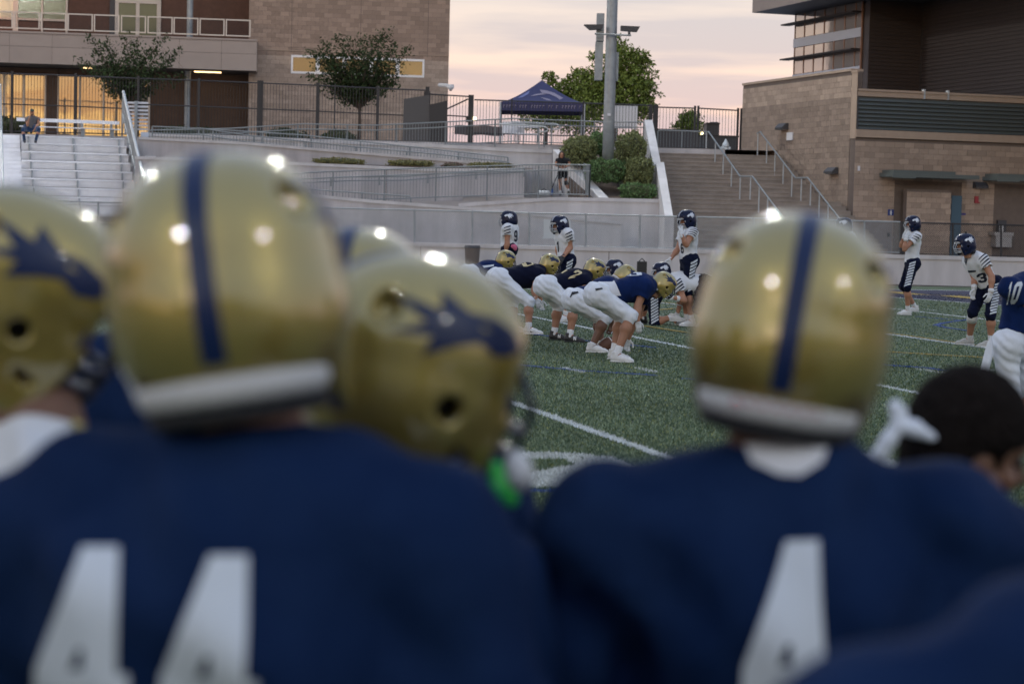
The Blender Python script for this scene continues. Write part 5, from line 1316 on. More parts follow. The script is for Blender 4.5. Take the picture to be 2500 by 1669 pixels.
def proto_eye():
    me = bpy.data.meshes.new('eye'); bm = bmesh.new(); bmesh.ops.create_uvsphere(bm, u_segments=8, v_segments=6, radius=.0115); bm.to_mesh(me); bm.free(); return me
EYEBALL = proto_eye()
def proto_hand(curl=.5, spread=.10, grow=0.0, thumb=.5):
    """right hand: wrist at origin, fingers along +y, palm faces -z, thumb on -x side"""
    s = SDF((-.12, -.06, -.13), (.08, .22, .05), .0055)
    s.cone((0, -.03, 0), (0, .01, 0), .027+grow, .028+grow, 0)
    s.box((0, .05, 0), I3, (.040+grow, .050, .014+grow), .013, .015)
    for i, (x, L, a) in enumerate(((-.030, .076, -1.2), (-.010, .084, -.3), (.011, .079, .5), (.030, .062, 1.4))):
        p = np.array([x, .095, 0.]); an = spread*a; pitch = 0.0; r = .0092+grow
        for j, f_ in enumerate((.45, .32, .23)):
            pitch += curl*(.75 if j == 0 else 1.0)
            d = np.array([math.sin(an)*math.cos(pitch), math.cos(an)*math.cos(pitch), -math.sin(pitch)]); q = p+d*L*f_; s.cone(p, q, r, r*.93, .003); p = q; r *= .93
    p = np.array([-.030, .025, -.005]); d = unit(np.array([-.75, .62, -.25-.3*thumb])); q = p+d*.045; s.cone(p, q, .0135+grow, .012+grow, .008)
    d2 = unit(np.array([-.25-.1*(1-thumb), .9, -.35*thumb])); q2 = q+d2*.032; s.cone(q, q2, .0115+grow, .0105+grow, .004); s.cone(q2, q2+unit(d2+[.2*thumb, 0, -.2])*.024, .0102+grow, .0085+grow, .003)
    return s.mesh(1)
HANDS = {'relax': proto_hand(.32, .08), 'open': proto_hand(.10, .16, 0, .2), 'grip': proto_hand(.75, .05)}
GLOVES = {'relax': proto_hand(.34, .09, .0022), 'open': proto_hand(.12, .17, .0022, .2), 'grip': proto_hand(.8, .05, .0022)}
def hand_matrix(wr, fing, palm, left, sc=1.0):
    y = unit(fing); z = -unit(np.asarray(palm)-y*np.dot(palm, y)); x = np.cross(y, z)
    if left: x = -x
    return basis(x, y, z, wr, sc)
def proto_shoe():
    s = SDF((-.07, -.10, -.02), (.07, .24, .16), .0065)
    s.cone((0, -.045, .05), (0, .05, .048), .040, .043, 0).cone((.004, .05, .045), (.004, .155, .030), .043, .034, .02).cone((.004, .155, .030), (0, .185, .026), .036, .026, .01)
    s.cone((0, -.035, .06), (0, -.03, .115), .040, .043, .02).cone((0, -.02, .085), (0, .09, .055), .034, .036, .02)
    s.plane((0, 0, .012), (0, 0, -1)); s.ell((0, -.028, .135), I3, (.032, .036, .03), .006, cut=True)
    up = s.mesh(1)
    t = SDF((-.07, -.10, -.02), (.07, .24, .05), .0065)
    t.cone((0, -.05, .02), (0, .05, .02), .043, .044, 0).cone((0, .05, .02), (.004, .14, .02), .044, .044, .01).cone((.004, .14, .02), (0, .185, .022), .044, .028, .01)
    t.plane((0, 0, .022), (0, 0, 1)); t.plane((0, 0, .004), (0, 0, -1)); return up, t.mesh(1)
SHOE, SOLE = proto_shoe()

# ------------------------------------------------------------------ helmets (local: +y face, +z crown)
def proto_helmet():
    s = SDF((-.14, -.18, -.17), (.14, .16, .17), .0055)
    X, Y, Z = s.ax[0][:, None, None], s.ax[1][None, :, None], s.ax[2][None, None, :]
    def sup(cy, cz, a, b_, c_, p):
        k = (np.abs(X/a)**p+np.abs((Y-cy)/b_)**p+np.abs((Z-cz)/c_)**p)**(1/p); return (k-1)*a
    al = tuple(slice(None) for _ in range(3))
    s.blend(al, sup(-.004, .006, .1265, .149, .141, 2.35).astype(np.float32), 0)
    s.ell((0, -.026, -.050), I3, (.123, .130, .118), .06)                   # back shell
    # raised upper panel with an arched lower edge at the back
    d = np.maximum(sup(-.004, .006, .1335, .1565, .1480, 2.35), .006-2.2*X**2-Z); s.blend(al, d.astype(np.float32), .002)
    for q in (-1, 1):
        s.box((q*.096, .035, -.085), np.array([[1, 0, 0], [0, .94, .34], [0, -.34, .94]]), (.020, .060, .070), .018, .03)   # jaw flaps
    # hollow
    s.ell((0, -.006, .015), I3, (.101, .131, .116), 0.004, cut=True); s.ell((0, -.026, -.045), I3, (.098, .105, .10), .004, cut=True)
    s.box((0, .0, -.13), I3, (.085, .085, .075), .03, .01, cut=True)
    s.box((0, .13, -.065), np.array([[1, 0, 0], [0, .97, .25], [0, -.25, .97]]), (.088, .085, .115), .035, .008, cut=True)   # face opening
    s.plane((0, -.10, -.120), unit((0, -.35, -1)))
    for q in (-1, 1):
        s.cone((q*.15, .012, -.035), (q*.06, .012, -.035), .017, .017, .004, cut=True)      # ear holes
        s.box((q*.112, .045, -.098), np.array([[1, 0, 0], [0, .9, .43], [0, -.43, .9]]), (.03, .017, .007), .006, .003, cut=True)
        s.ell((q*.098, -.088, .082), I3, (.019, .019, .024), .008, cut=True)              # back vents
        s.box((q*.048, .10, .13), I3, (.010, .022, .03), .008, .004, cut=True)
    return s.mesh(2)
HELM = proto_helmet()
HBVH = BVHTree.FromPolygons([tuple(v) for v in HELM[0]], [tuple(f) for f in HELM[1]])
def tri_region(polys, holes, step):
    """triangulate polygon outlines with inner points so they can be draped"""
    pts = []; edges = []
    for pl in polys+holes:
        b = len(pts); n0 = len(pts)
        for i in range(len(pl)):
            a = np.array(pl[i]); c = np.array(pl[(i+1) % len(pl)]); k = max(1, int(np.linalg.norm(c-a)/step))
            for j in range(k): pts.append(a+(c-a)*j/k)
        n = len(pts)-b; edges += [(b+i, b+(i+1) % n) for i in range(n)]
    A = np.array([p for pl in polys for p in pl]); lo, hi = A.min(0), A.max(0)
    gx, gy = np.meshgrid(np.arange(lo[0]+step/2, hi[0], step), np.arange(lo[1]+step/2, hi[1], step)); gx = gx.ravel(); gy = gy.ravel()
    def inside(x, y):
        r = np.zeros(x.shape, bool)
        for pl in polys: r |= in_poly(x, y, pl)
        for pl in holes: r &= ~in_poly(x, y, pl)
        return r
    m = inside(gx, gy); pts += [np.array([x, y]) for x, y in zip(gx[m], gy[m])]
    r = delaunay_2d_cdt([Vector(p) for p in pts], edges, [], 0, 1e-5)
    V = np.array([tuple(v) for v in r[0]]); T = np.array([f for f in r[2]])
    c = V[T].mean(1); T = T[inside(c[:, 0], c[:, 1])]; return V, T
def drape(bvh, V2, T, o, U, Vv, Nn, off=.003, far=.5, maxd=2.0):
    """drop the flat region along -Nn on to a surface"""
    out = np.zeros((len(V2), 3)); ok = np.zeros(len(V2), bool); d = Vector(-np.asarray(Nn))
    for i, (a, b) in enumerate(V2):
        p = o+U*a+Vv*b+np.asarray(Nn)*far; h = bvh.ray_cast(Vector(p), d, maxd)
        if h[0] is not None: nrm = np.array(h[1]); out[i] = np.array(h[0])+(nrm if nrm @ Nn > 0 else -nrm)*off; ok[i] = True
    T = T[ok[T].all(1)]
    # drop triangles stretched over silhouettes
    if len(T):
        e = np.linalg.norm(out[T[:, 0]]-out[T[:, 1]], axis=1)+np.linalg.norm(out[T[:, 1]]-out[T[:, 2]], axis=1); T = T[e < 6*np.median(e)+1e-6]
    return out, T
def main_island(T):
    T = np.asarray(T)
    if not len(T): return T
    lab = {i: i for i in np.unique(T)}
    def root(i):
        while lab[i] != i: lab[i] = lab[lab[i]]; i = lab[i]
        return i
    for a, b, c_ in T: ra = root(a); lab[root(b)] = ra; lab[root(c_)] = ra
    r = np.array([root(t[0]) for t in T]); u, n = np.unique(r, return_counts=True); return T[r == u[n.argmax()]]
def compact(V, T):
    u, inv = np.unique(np.asarray(T), return_inverse=True); return np.asarray(V)[u], inv.reshape(np.asarray(T).shape)
def drape_mesh(name, *a, **k):
    V, T = drape(*a, **k); T = main_island(T) if name != 'sleeve_stripes' and name != 'leg_stripes' else T
    if not len(T): return None
    # upward winding towards N
    return np_mesh(name, *compact(V, T), True)
HAWK = [[(-.50, .02), (-.42, .12), (-.25, .20), (.0, .24), (.16, .38), (.14, .24), (.36, .36), (.28, .22), (.55, .26), (.38, .12), (.62, .06), (.36, .0), (.58, -.12), (.30, -.10), (.42, -.30), (.16, -.16), (.20, -.38), (.0, -.18), (-.08, -.02), (-.22, .0), (-.30, -.10), (-.38, -.12), (-.36, -.04), (-.48, -.06)]]
HAWK2 = [[(-.52, -.06), (-.42, .10), (-.22, .20), (.0, .22), (.24, .38), (.24, .20), (.62, .28), (.36, .06), (.62, -.08), (.30, -.06), (.36, -.26), (.10, -.12), (-.10, -.05), (-.25, -.16), (-.40, -.14)]]
HOLE = [[(-.22, .09), (-.08, .12), (-.12, .07)]]
WING = [[(-.55, -.20), (-.30, .02), (-.30, .30), (-.05, .12), (.10, .16), (.40, .02), (.62, -.28), (.40, -.16), (.20, -.14), (.30, -.30), (.05, -.16), (-.15, -.10), (-.28, -.16)]]
def helmet_set(kind):
    d = {}
    d['shell'] = np_mesh('helmet_'+kind, HELM[0], HELM[1], True)
    # stripes over the crown
    def crown(w0, w1):
        V = []; n = 46
        for i in range(n+1):
            th = math.radians(8+ (212-8)*i/n); dr = np.array([0, math.cos(th), math.sin(th)])   # from forehead over the top to the nape
            for x in (w0, (w0+w1)/2, w1):
                p = Vector((x, -.015+dr[1]*.4, .0+dr[2]*.4)); h = HBVH.ray_cast(p, Vector((0, -dr[1], -dr[2])), .5)
                V.append(np.array(h[0])+np.array(h[1])*.0015 if h[0] is not None else None)
        Fs = []
        for i in range(n):
            for j in range(2):
                q = [i*3+j, i*3+j+1, i*3+j+4, i*3+j+3]
                if all(V[k] is not None for k in q): Fs.append(q)
        V = [v if v is not None else (0, 0, 0) for v in V]
        use = sorted({i for f in Fs for i in f}); mp_ = {u: i for i, u in enumerate(use)}
        return np.array([V[u] for u in use]), np.array([[mp_[i] for i in f] for f in Fs])
    if kind == 'gold': st = crown(-.0142, .0142)
    else: st = crown(-.014, -.007); s2_ = crown(.007, .014); d['stripe2'] = np_mesh('helmet_stripe_b', s2_[0], s2_[1], True)
    d['stripe'] = np_mesh('helmet_stripe_'+kind, st[0], st[1], True)
    dec = []
    for q in (-1, 1):
        V2, T = tri_region(HAWK if kind == 'navy' else HAWK2, HOLE, .03)
        # beak/leading edge towards the face
        o = np.array([0, .005 if kind == 'gold' else -.015, .058]); U = np.array([0, -.150 if kind == 'navy' else -.170, 0])
        if kind == 'gold': o = np.array([0, .022, .064])
        V, T = drape(HBVH, V2, T, o, U, np.array([0, 0, .135]), np.array([q, 0, 0.]), .0018, .3); T = main_island(T); dec.append(compact(V, T))
    d['decal'] = [np_mesh('helmet_decal', m[0], m[1], True) for m in dec]; [setattr(q_, 'name', 'helmet_decal_%s_%d' % (kind, i_)) for i_, q_ in enumerate(d['decal'])]
    mb = MB()
    def arc(z0, z1, w, dep, y0, rr=.007, n=14, a0=-80, a1=80):
        pts = []
        for i in range(n+1):
            a = math.radians(a0+(a1-a0)*i/n); k = abs(math.sin(a)); pts.append((w*math.sin(a), y0+dep*math.cos(a), z0+(z1-z0)*(1-k)))
        mb.tube(pts, rr, 6)
    arc(.028, .012, .098, .062, .085); arc(-.055, -.062, .105, .115, .055); arc(-.085, -.094, .104, .112, .05); arc(-.110, -.122, .092, .098, .05)
    for x in (-.034, .034): mb.tube([(x, .146, .013), (x*1.1, .170, -.03), (x*1.05, .162, -.064), (x*.95, .156, -.095), (x*.9, .142, -.120)], .007, 6)
    for x in (-1, 1): mb.tube([(x*.095, .092, .025), (x*.105, .105, -.02), (x*.106, .085, -.06), (x*.104, .07, -.09), (x*.09, .06, -.112)], .007, 6)
    d['facemask'] = mb.mesh('facemask', True)
    c = SDF((-.06, .03, -.16), (.06, .13, -.06), .006); c.ell((0, .085, -.108), I3, (.030, .024, .022), 0).ell((0, .075, -.098), I3, (.022, .018, .018), .004, cut=True); cm = c.mesh(1)
    mb = MB()
    for x in (-1, 1):
        mb.tube([(x*.028, .085, -.10), (x*.085, .05, -.07), (x*.112, .035, -.045)], .006, 5); mb.tube([(x*.028, .082, -.115), (x*.08, .04, -.115), (x*.112, .02, -.10)], .006, 5)
    tv = np.array(mb.v); tq = [f for f in mb.f]
    allv = list(map(tuple, cm[0]))+list(map(tuple, tv)); allf = [list(f) for f in cm[1]]+[[i+len(cm[0]) for i in f] for f in tq]
    d['chin_strap'] = np_mesh('chin_strap', allv, allf, True)
    b = SDF((-.12, -.18, -.16), (.12, 0, -.05), .006)
    for zz_, rr_, kk_ in ((-.114, .0105, 1.01), (-.125, .009, .99)):
        k = [(.108*kk_*math.sin(a), -.030-.118*kk_*math.cos(a), zz_) for a in np.linspace(-1.2, 1.2, 12)]
        for p, q in zip(k[:-1], k[1:]): b.cone(p, q, rr_, rr_, .008)
    bm_ = b.mesh(1); d['neck_bumper'] = np_mesh('neck_bumper', bm_[0], bm_[1], True)
    p = SDF((-.12, -.16, -.17), (.12, .12, .13), .008)
    p.ell((0, -.004, .015), I3, (.104, .134, .118), 0).ell((0, -.022, -.04), I3, (.101, .108, .10), .01); kp_ = [(.098*math.sin(a), -.030-.104*math.cos(a), -.143) for a in np.linspace(-1.25, 1.25, 10)]; [p.cone(u_, v_, .013, .013, .006) for u_, v_ in zip(kp_[:-1], kp_[1:])]; p.ell((0, .01, -.01), I3, (.084, .115, .10), .006, cut=True).box((0, .13, -.06), I3, (.09, .09, .12), .03, .01, cut=True).box((0, 0, -.14), I3, (.082, .09, .06), .03, .01, cut=True)
    pm = p.mesh(1); d['padding'] = np_mesh('helmet_padding', pm[0], pm[1], True)
    f = SDF((-.08, .10, .02), (.08, .17, .07), .005)
    k = [(.085*math.sin(a), .052+.092*math.cos(a), .034) for a in np.linspace(-.75, .75, 8)]
    for u_, v_ in zip(k[:-1], k[1:]): f.cone(u_, v_, .010, .010, .003)
    fm = f.mesh(1); d['front_bumper'] = np_mesh('front_bumper', fm[0], fm[1], True)
    return d
MT['gold'] = mat('helmet_gold', (.335, .255, .058), .46, metal=.74, coat=1.0, var=.05, vscale=8, coat_rough=.03, coat_ior=1.85)
MT['navyhelm'] = mat('helmet_navy', (.006, .010, .036), .38, coat=.14, spec=.16)
MT['decal_n'] = mat('decal_navy', (.004, .014, .060), .4, coat=.15, spec=.3)
MT['decal_w'] = mat('decal_silver', (.62, .65, .72), .35)
MT['mask_n'] = mat('facemask_navy', (.02, .025, .05), .35)
MT['mask_g'] = mat('facemask_grey', (.38, .40, .43), .35)
MT['strapw'] = mat('strap_white', (.70, .70, .70), .6)
MT['bumperw'] = mat('bumper_white', (.50, .49, .48), .5)
MT['redprint'] = mat('red_print', (.50, .025, .035), .5)
MT['pad'] = mat('padding_black', (.012, .012, .015), .8)
MT['skin'] = mat('skin_light', (.40, .20, .125), .55, var=.07, vscale=14, spec=.35)
MT['skin_t'] = mat('skin_tan', (.33, .165, .10), .55, var=.07, vscale=14, spec=.35)
MT['skin_b'] = mat('skin_brown', (.155, .075, .045), .5, var=.08, vscale=14, spec=.4)
MT['eye'] = mat('eye_dark', (.05, .04, .035), .2)
def cloth(name, col, v=.08, rough=.75, sheen=.15, b=.35):
    return mat(name, col, rough, var=v, vscale=7, bump=b, bscale=26, sheen=sheen, spec=.08, streaky=(1, 1, .45))
MT['jersey_n'] = cloth('jersey_navy', (.0055, .017, .075), .25, .85, .03)
MT['jersey_f'] = mat('jersey_deep_navy', (.0013, .0095, .041), .85, var=.3, vscale=3.4, col2=(.0085, .0225, .068), bump=1.0, bscale=9, spec=.08, streaky=(1, 1, .7))
MT['jersey_nd'] = cloth('jersey_dark_navy', (.005, .007, .022), .2, .85, .03)
MT['jersey_w'] = cloth('jersey_white', (.68, .69, .71), .04)
MT['pants_w'] = cloth('pants_white', (.69, .72, .77), .05)
MT['pants_n'] = cloth('pants_navy', (.006, .009, .027), .15, .85, .03)
MT['under_w'] = cloth('undershirt_white', (.62, .62, .64), .05)
MT['sock_w'] = cloth('sock_white', (.72, .72, .73), .03)
MT['shoe_w'] = mat('shoe_white', (.66, .66, .65), .5, var=.08, vscale=30)
MT['shoe_g'] = mat('shoe_grey', (.42, .41, .38), .55, var=.2, vscale=30)
MT['shoe_k'] = mat('shoe_black', (.022, .022, .024), .5)
MT['glove_w'] = mat('glove_white', (.62, .63, .64), .6, var=.1, vscale=40)
MT['glove_k'] = mat('glove_dark', (.03, .03, .035), .6)
MT['num_gold'] = mat('number_gold', (.50, .41, .22), .6); MT['num_white'] = mat('number_white', (.56, .60, .65), .7, var=.03, vscale=9)
MT['num_navy'] = mat('number_navy', (.008, .012, .03), .6)
MT['pink'] = cloth('towel_pink', (.62, .16, .27), .3); MT['towel'] = cloth('towel_white', (.74, .77, .84), .05)
MT['green_gel'] = mat('mouthguard_green', (.03, .50, .07), .35); MT['tape'] = cloth('tape_white', (.68, .68, .68), .05); MT['tape_b'] = cloth('tape_beige', (.42, .38, .26), .1)
MT['hair_k'] = mat('hair_black', (.013, .010, .009), .9, var=.5, vscale=60, bump=1.0, bscale=90, spec=.05); MT['hair_d'] = mat('hair_dark_brown', (.05, .028, .018), .6, var=.3, vscale=40, bump=.5)
MT['cap'] = cloth('cap_green', (.03, .055, .05), .1); MT['tee_g'] = cloth('tee_grey', (.12, .115, .12), .1); MT['denim'] = cloth('denim_blue', (.022, .045, .10), .25); MT['tee_k'] = cloth('top_black', (.014, .015, .018), .1)
MT['belt'] = mat('belt_black', (.012, .012, .014), .5); MT['ball'] = mat('football_leather', (.10, .04, .022), .6, bump=.3, bscale=120)
MT['gold_trim'] = cloth('trim_gold', (.48, .39, .13), .1)
HSET = {'gold': helmet_set('gold'), 'navy': helmet_set('navy')}
def share(name, me, m, parent, Mw, key={}):
    k = (me.name, m.name)
    if k not in key:
        c = me.copy(); c.materials.clear(); c.materials.append(m); key[k] = c
    return put_m(name, key[k], None, parent, Mw)
def add_helmet(root, kind, c, fwd, up=(0, 0, 1), roll=0.0, sc=1.0, mask=None, bumper=True, tilt=None):
    x, f, z = frame_fwd(fwd, up, roll); Mw = basis(x, f, z, c, sc); h = HSET[kind]
    sh = share('helmet', h['shell'], MT['gold' if kind == 'gold' else 'navyhelm'], root, Mw)
    def sub(n, me, m): 
        o = share(n, me, m, None, Mw); o.parent = sh; o.matrix_local = Matrix.Identity(4); return o
    sub('stripe', h['stripe'], MT['decal_n' if kind == 'gold' else 'decal_w']); [sub('decal', q_, MT['decal_n' if kind == 'gold' else 'decal_w']) for q_ in h['decal']]
    if 'stripe2' in h: sub('stripe', h['stripe2'], MT['decal_w'])
    sub('facemask', h['facemask'], MT[mask or ('mask_n' if kind == 'gold' else 'mask_g')]); sub('chin_strap', h['chin_strap'], MT['strapw']); sub('padding', h['padding'], MT['pad'])
    sub('front_bumper', h['front_bumper'], MT['bumperw'] if kind == 'navy' else MT['gold'])
    if bumper: sub('neck_bumper', h['neck_bumper'], MT['bumperw'] if kind == 'gold' else MT['pad'])
    return sh, Mw

# ------------------------------------------------------------------ one person
PEOPLE = []
def bvh_of(m): return BVHTree.FromPolygons([tuple(v) for v in m[0]], [tuple(f) for f in m[1]])
def person(label, J, side=1, bulk=1.0, lb=1.0, skin='skin', jersey='jersey_n', pants='pants_w', pads=1.0, hands=('relax', 'relax'), gloves=None, shoes='shoe_w', group=None, head_fwd=None, head_up=(0, 0, 1), head_roll=0.0, helmet='gold', h=.0125, hem=.02, sleeve=.5, long_pants=False, sock=.12, hj=None, eyes=True, fold=0.0, hsc=1.0, detail_head=True, palms=None, under=True, mask=None, shorts=False, feet=True):
    """J: joints in world space, suffix n (near the camera) / f (far). side=+1 when the near side is the person's right."""
    J = {k: np.asarray(v, float) for k, v in J.items()}
    Pv = (J['hipn']+J['hipf'])/2; Cv = (J['shn']+J['shf'])/2; up = unit(Cv-Pv); rt = (J['shn']-J['shf'])*side; rt = unit(rt-up*np.dot(rt, up)); fw = np.cross(up, rt)
    R = np.stack([rt, fw, up], 1); T = np.linalg.norm(Cv-Pv)
    prt = (J['hipn']-J['hipf'])*side; prt = unit(prt)
    th = unit((J['knn']+J['knf'])/2-Pv); pup = unit(up*.75-th*.5); prt = unit(prt-pup*np.dot(prt, pup)); pfw = np.cross(pup, prt); PR = np.stack([prt, pfw, pup], 1)
    hc = J['head']; hf = unit(head_fwd if head_fwd is not None else fw)
    allp = np.array(list(J.values())); base = np.array([Pv[0], Pv[1], float(ground_z(Pv @ D_DIR))]) if 'base' not in J else J['base']
    root = thing('person', base, label, 'person', group)
    # ---- body: one continuous skin
    lo, hi = allp.min(0)-.22, allp.max(0)+.22
    s = SDF(lo, hi, h)
    for q in 'nf':
        sh, el, wr, hp, kn, an = (J[a+q] for a in ('sh', 'el', 'wr', 'hip', 'kn', 'an'))
        s.cone(sh, el, .056*lb, .043*lb, .03).cone(el, wr, .043*lb, .029*lb, .02).ell(el+(wr-el)*.28, I3, (.046*lb,)*3, .03)
        s.cone(sh, sh+(el-sh)*.35, .066*lb, .056*lb, .03)
        s.cone(hp, kn, .088*lb, .062*lb, .04).cone(kn, kn+(an-kn)*.33, .058*lb, .061*lb, .03).cone(kn+(an-kn)*.33, an, .059*lb, .037*lb, .03)
        # calf muscle behind the shin
        ax = unit(an-kn); bk = -(PR[:, 1]-ax*np.dot(PR[:, 1], ax)); bk = bk/(np.linalg.norm(bk)+1e-6); s.ell(kn+(an-kn)*.32+bk*.018*lb, I3, (.05*lb, .05*lb, .05*lb), .04)
        s.cone(an, J['toe'+q]*.45+an*.55-[0, 0, .02], .036, .03, .02)
    s.ell(Pv+up*T*.72, R, (.165*bulk, .11*bulk, .20), .05).ell(Pv+up*T*.35, R, (.14*bulk, .105*bulk, .18), .05).ell(Pv, PR, (.15*bulk, .12*bulk, .12), .05)
    nk = J['neck'] if 'neck' in J else Cv+up*.06
    s.cone(Cv-up*.02, nk, .075*lb, .062*lb, .04).cone(nk, hc+(nk-hc)*.25, .060*lb, .055, .03)
    body = [s.mesh(1)]
    x, f, z = frame_fwd(hf, head_up, head_roll); HM = basis(x, f, z, hc); body.append(xf(HEAD, HM))
    if not gloves:
        for i, q in enumerate('nf'):
            left = (q == 'n') == (side < 0); fg = J['hd'+q]-J['wr'+q] if 'hd'+q in J else J['wr'+q]-J['el'+q]
            pm = palms[i] if palms else -rt*(1 if not left else -1)*1.0
            body.append(xf(HANDS[hands[i]], hand_matrix(J['wr'+q], fg, pm, left, .92)))
    bm_ = merge(*body); put('body', np_mesh('body', bm_[0], bm_[1], True), MT[skin], root)
    if eyes:
        for e in (-1, 1):
            p = HM @ Vector((e*.032, .079, .014)); put_m("eye", EYEBALL, MT['eye'], root, Matrix.Translation(p))
    # ---- jersey over shoulder pads
    jm = None
    if jersey:
        hj_ = hj or h; s = SDF(lo, hi, hj_)
        s.ell(Pv+up*T*.80, R, (.205*bulk, .148*bulk+.01*pads, .22), 0).ell(Pv+up*T*.42, R, (.168*bulk, .132*bulk, .24), .06).ell(Pv+up*T*.06, R, (.175*bulk, .148*bulk, .20), .05)
        pr = .055+.035*pads
        for q in 'nf':
            sg = 1 if (q == 'n') == (side > 0) else -1; sh = J['sh'+q]; el = J['el'+q]
            s.cone(nk+rt*sg*.06-up*.055, sh+rt*sg*.0, pr*.76, pr, .05)
            if pads > .5: s.ell(sh+rt*sg*.015-up*.01, R, (pr*1.0, pr*1.12, pr*.95), .05)
        s2 = SDF(lo, hi, hj_)
        for q in 'nf':
            sh = J['sh'+q]; el = J['el'+q]; d = unit(el-sh); e_ = sh+(el-sh)*sleeve; s2.cone(sh, e_, pr*.95, .072*lb+.012, .02); s2.cone(e_+d*.055, e_+d*.16, .075*lb+.02, .06*lb+.02, 0, cut=True)
        s.blend((slice(None),)*3, s2.v, .04)
        if fold: s.ripple(lambda X, Y, Z: np.sin(X*13+Z*8+np.sin(Z*11+X*6)*1.8)*np.sin(Z*11-X*9+1.0)+.55*np.sin(Z*26-np.abs(X)*31+np.sin(X*17)*1.5)*np.sin(X*9+Z*5)+.35*np.sin(X*41+Z*17+np.sin(Z*15)*2), fold)
        s.ripple(lambda X, Y, Z: np.sin(X*31+Z*17+np.sin(Z*23)*1.2)*np.sin(Y*27-Z*21)+.6*np.sin(Z*47+X*29+Y*13), .0035)
        s.plane(Pv+up*hem-fw*.0, -up)
        s.cone(nk-up*.09, nk-up*.045+fw*(-.006), .092*lb**.5, .082*lb**.5, .03)
        jm = s.mesh(1); put('jersey', np_mesh('jersey', jm[0], jm[1], True), MT[jersey], root)
    # ---- pants
    s = SDF(lo, hi, h)
    s.ell(Pv, PR, (.178*bulk, .142*bulk, .15), 0)
    for q in 'nf':
        hp, kn, an = J['hip'+q], J['kn'+q], J['an'+q]; s.ell(hp-pfw*.05*bulk+pup*.0, PR, (.108*bulk, .115*bulk, .13*bulk), .05)
        s.cone(hp, kn, .108*lb*bulk**.5, .074*lb, .05)
        if long_pants: s.cone(kn, an, .07*lb, .058*lb, .03)
        elif shorts: pass
        else:
            d = unit(an-kn); s.cone(kn, kn+d*.055, .073*lb, .066*lb, .03); kb = unit(kn-hp)+unit(kn-an); kb = kb/(np.linalg.norm(kb)+1e-6); s.ell(kn+kb*.012, I3, (.070*lb,)*3, .03)
    s.ripple(lambda X, Y, Z: np.sin(X*37+Z*31+np.sin(Y*19)*1.1)*np.sin(Y*29-Z*35)+.6*np.sin(Z*70+X*40+np.sin(X*30)*1.4), .0055)
    s.plane(Pv+pup*(.15), pup)
    if shorts:
        for q in 'nf': d = unit(J['kn'+q]-J['hip'+q]); s.cone(J['hip'+q]+(J['kn'+q]-J['hip'+q])*.55+d*.10, J['an'+q], .12, .12, 0, cut=True)
    pm_ = s.mesh(1); put('pants', np_mesh('pants', pm_[0], pm_[1], True), MT[pants], root)
    # ---- feet
    for q in 'nf' if feet else '':
        an, to = J['an'+q], J['toe'+q]; d = unit(to-an); flat = np.array([d[0], d[1], 0]); flat = unit(flat)
        pitch = J.get('pitch'+q, np.zeros(3))[0] if 'pitch'+q in J else 0.0
        left = (q == 'n') == (side < 0); y_ = flat*math.cos(pitch)+np.array([0, 0, 1])*math.sin(pitch); x_ = np.cross(y_, [0, 0, 1]); x_ = unit(x_); z_ = np.cross(x_, y_)
        o = an-z_*.085+y_*.01; Mw = basis(x_ if not left else -x_, y_, z_, o)
        sm = xf(SHOE, Mw); so = xf(SOLE, Mw); sk = shoes if isinstance(shoes, str) else shoes[0 if q == 'n' else 1]
        sho = put('shoe', np_mesh('shoe', sm[0], sm[1], True), MT[sk], root); put('sole', np_mesh('sole', so[0], so[1], True), MT['shoe_w' if sk != 'shoe_k' else 'shoe_k'], sho)
        if sock:
            ku = unit(J['kn'+q]-an); t_ = SDF(an-.22, an+.22+abs(sock), .010); t_.cone(an+ku*.0, an+ku*sock, .043*lb**.5, .046*lb, 0); t_.plane(an+ku*sock, ku); t_.plane(an-ku*.03, -ku); a_ = t_.mesh(1); put('sock', np_mesh('sock', a_[0], a_[1], True), MT['sock_w'], root)
    # ---- gloves
    if gloves:
        for i, q in enumerate('nf'):
            left = (q == 'n') == (side < 0); fg = J['hd'+q]-J['wr'+q] if 'hd'+q in J else J['wr'+q]-J['el'+q]; pm2 = palms[i] if palms else -rt*(1 if not left else -1)
            g = xf(GLOVES[hands[i]], hand_matrix(J['wr'+q], fg, pm2, left, .92)); put('glove', np_mesh('glove', g[0], g[1], True), MT[gloves], root)
    hs_ = None
    if helmet:
        hs_ = add_helmet(root, helmet, hc+z*.018-f*.008, hf, head_up, head_roll, mask=mask, sc=hsc)
    ctx = dict(root=root, J=J, R=R, PR=PR, up=up, rt=rt, fw=fw, pfw=pfw, Pv=Pv, Cv=Cv, T=T, jm=jm, pm=pm_, bj=bvh_of(jm) if jm else None, bp=bvh_of(pm_), HM=HM, helm=hs_, side=side)
    PEOPLE.append(ctx); return ctx
def child(ctx, name, me, m): 
    if me is not None: return put(name, me, m, ctx['root'])
def glyphs(text, gap=.14):
    polys = []; holes = []; x = 0
    for ch in text:
        o, hs = GL[ch]; polys.append([(a+x, b) for a, b in o]); holes += [[(a+x, b) for a, b in q] for q in hs]; x += .7+gap
    wd = x-gap; return [[(a-wd/2, b-.5) for a, b in p] for p in polys], [[(a-wd/2, b-.5) for a, b in p] for p in holes]
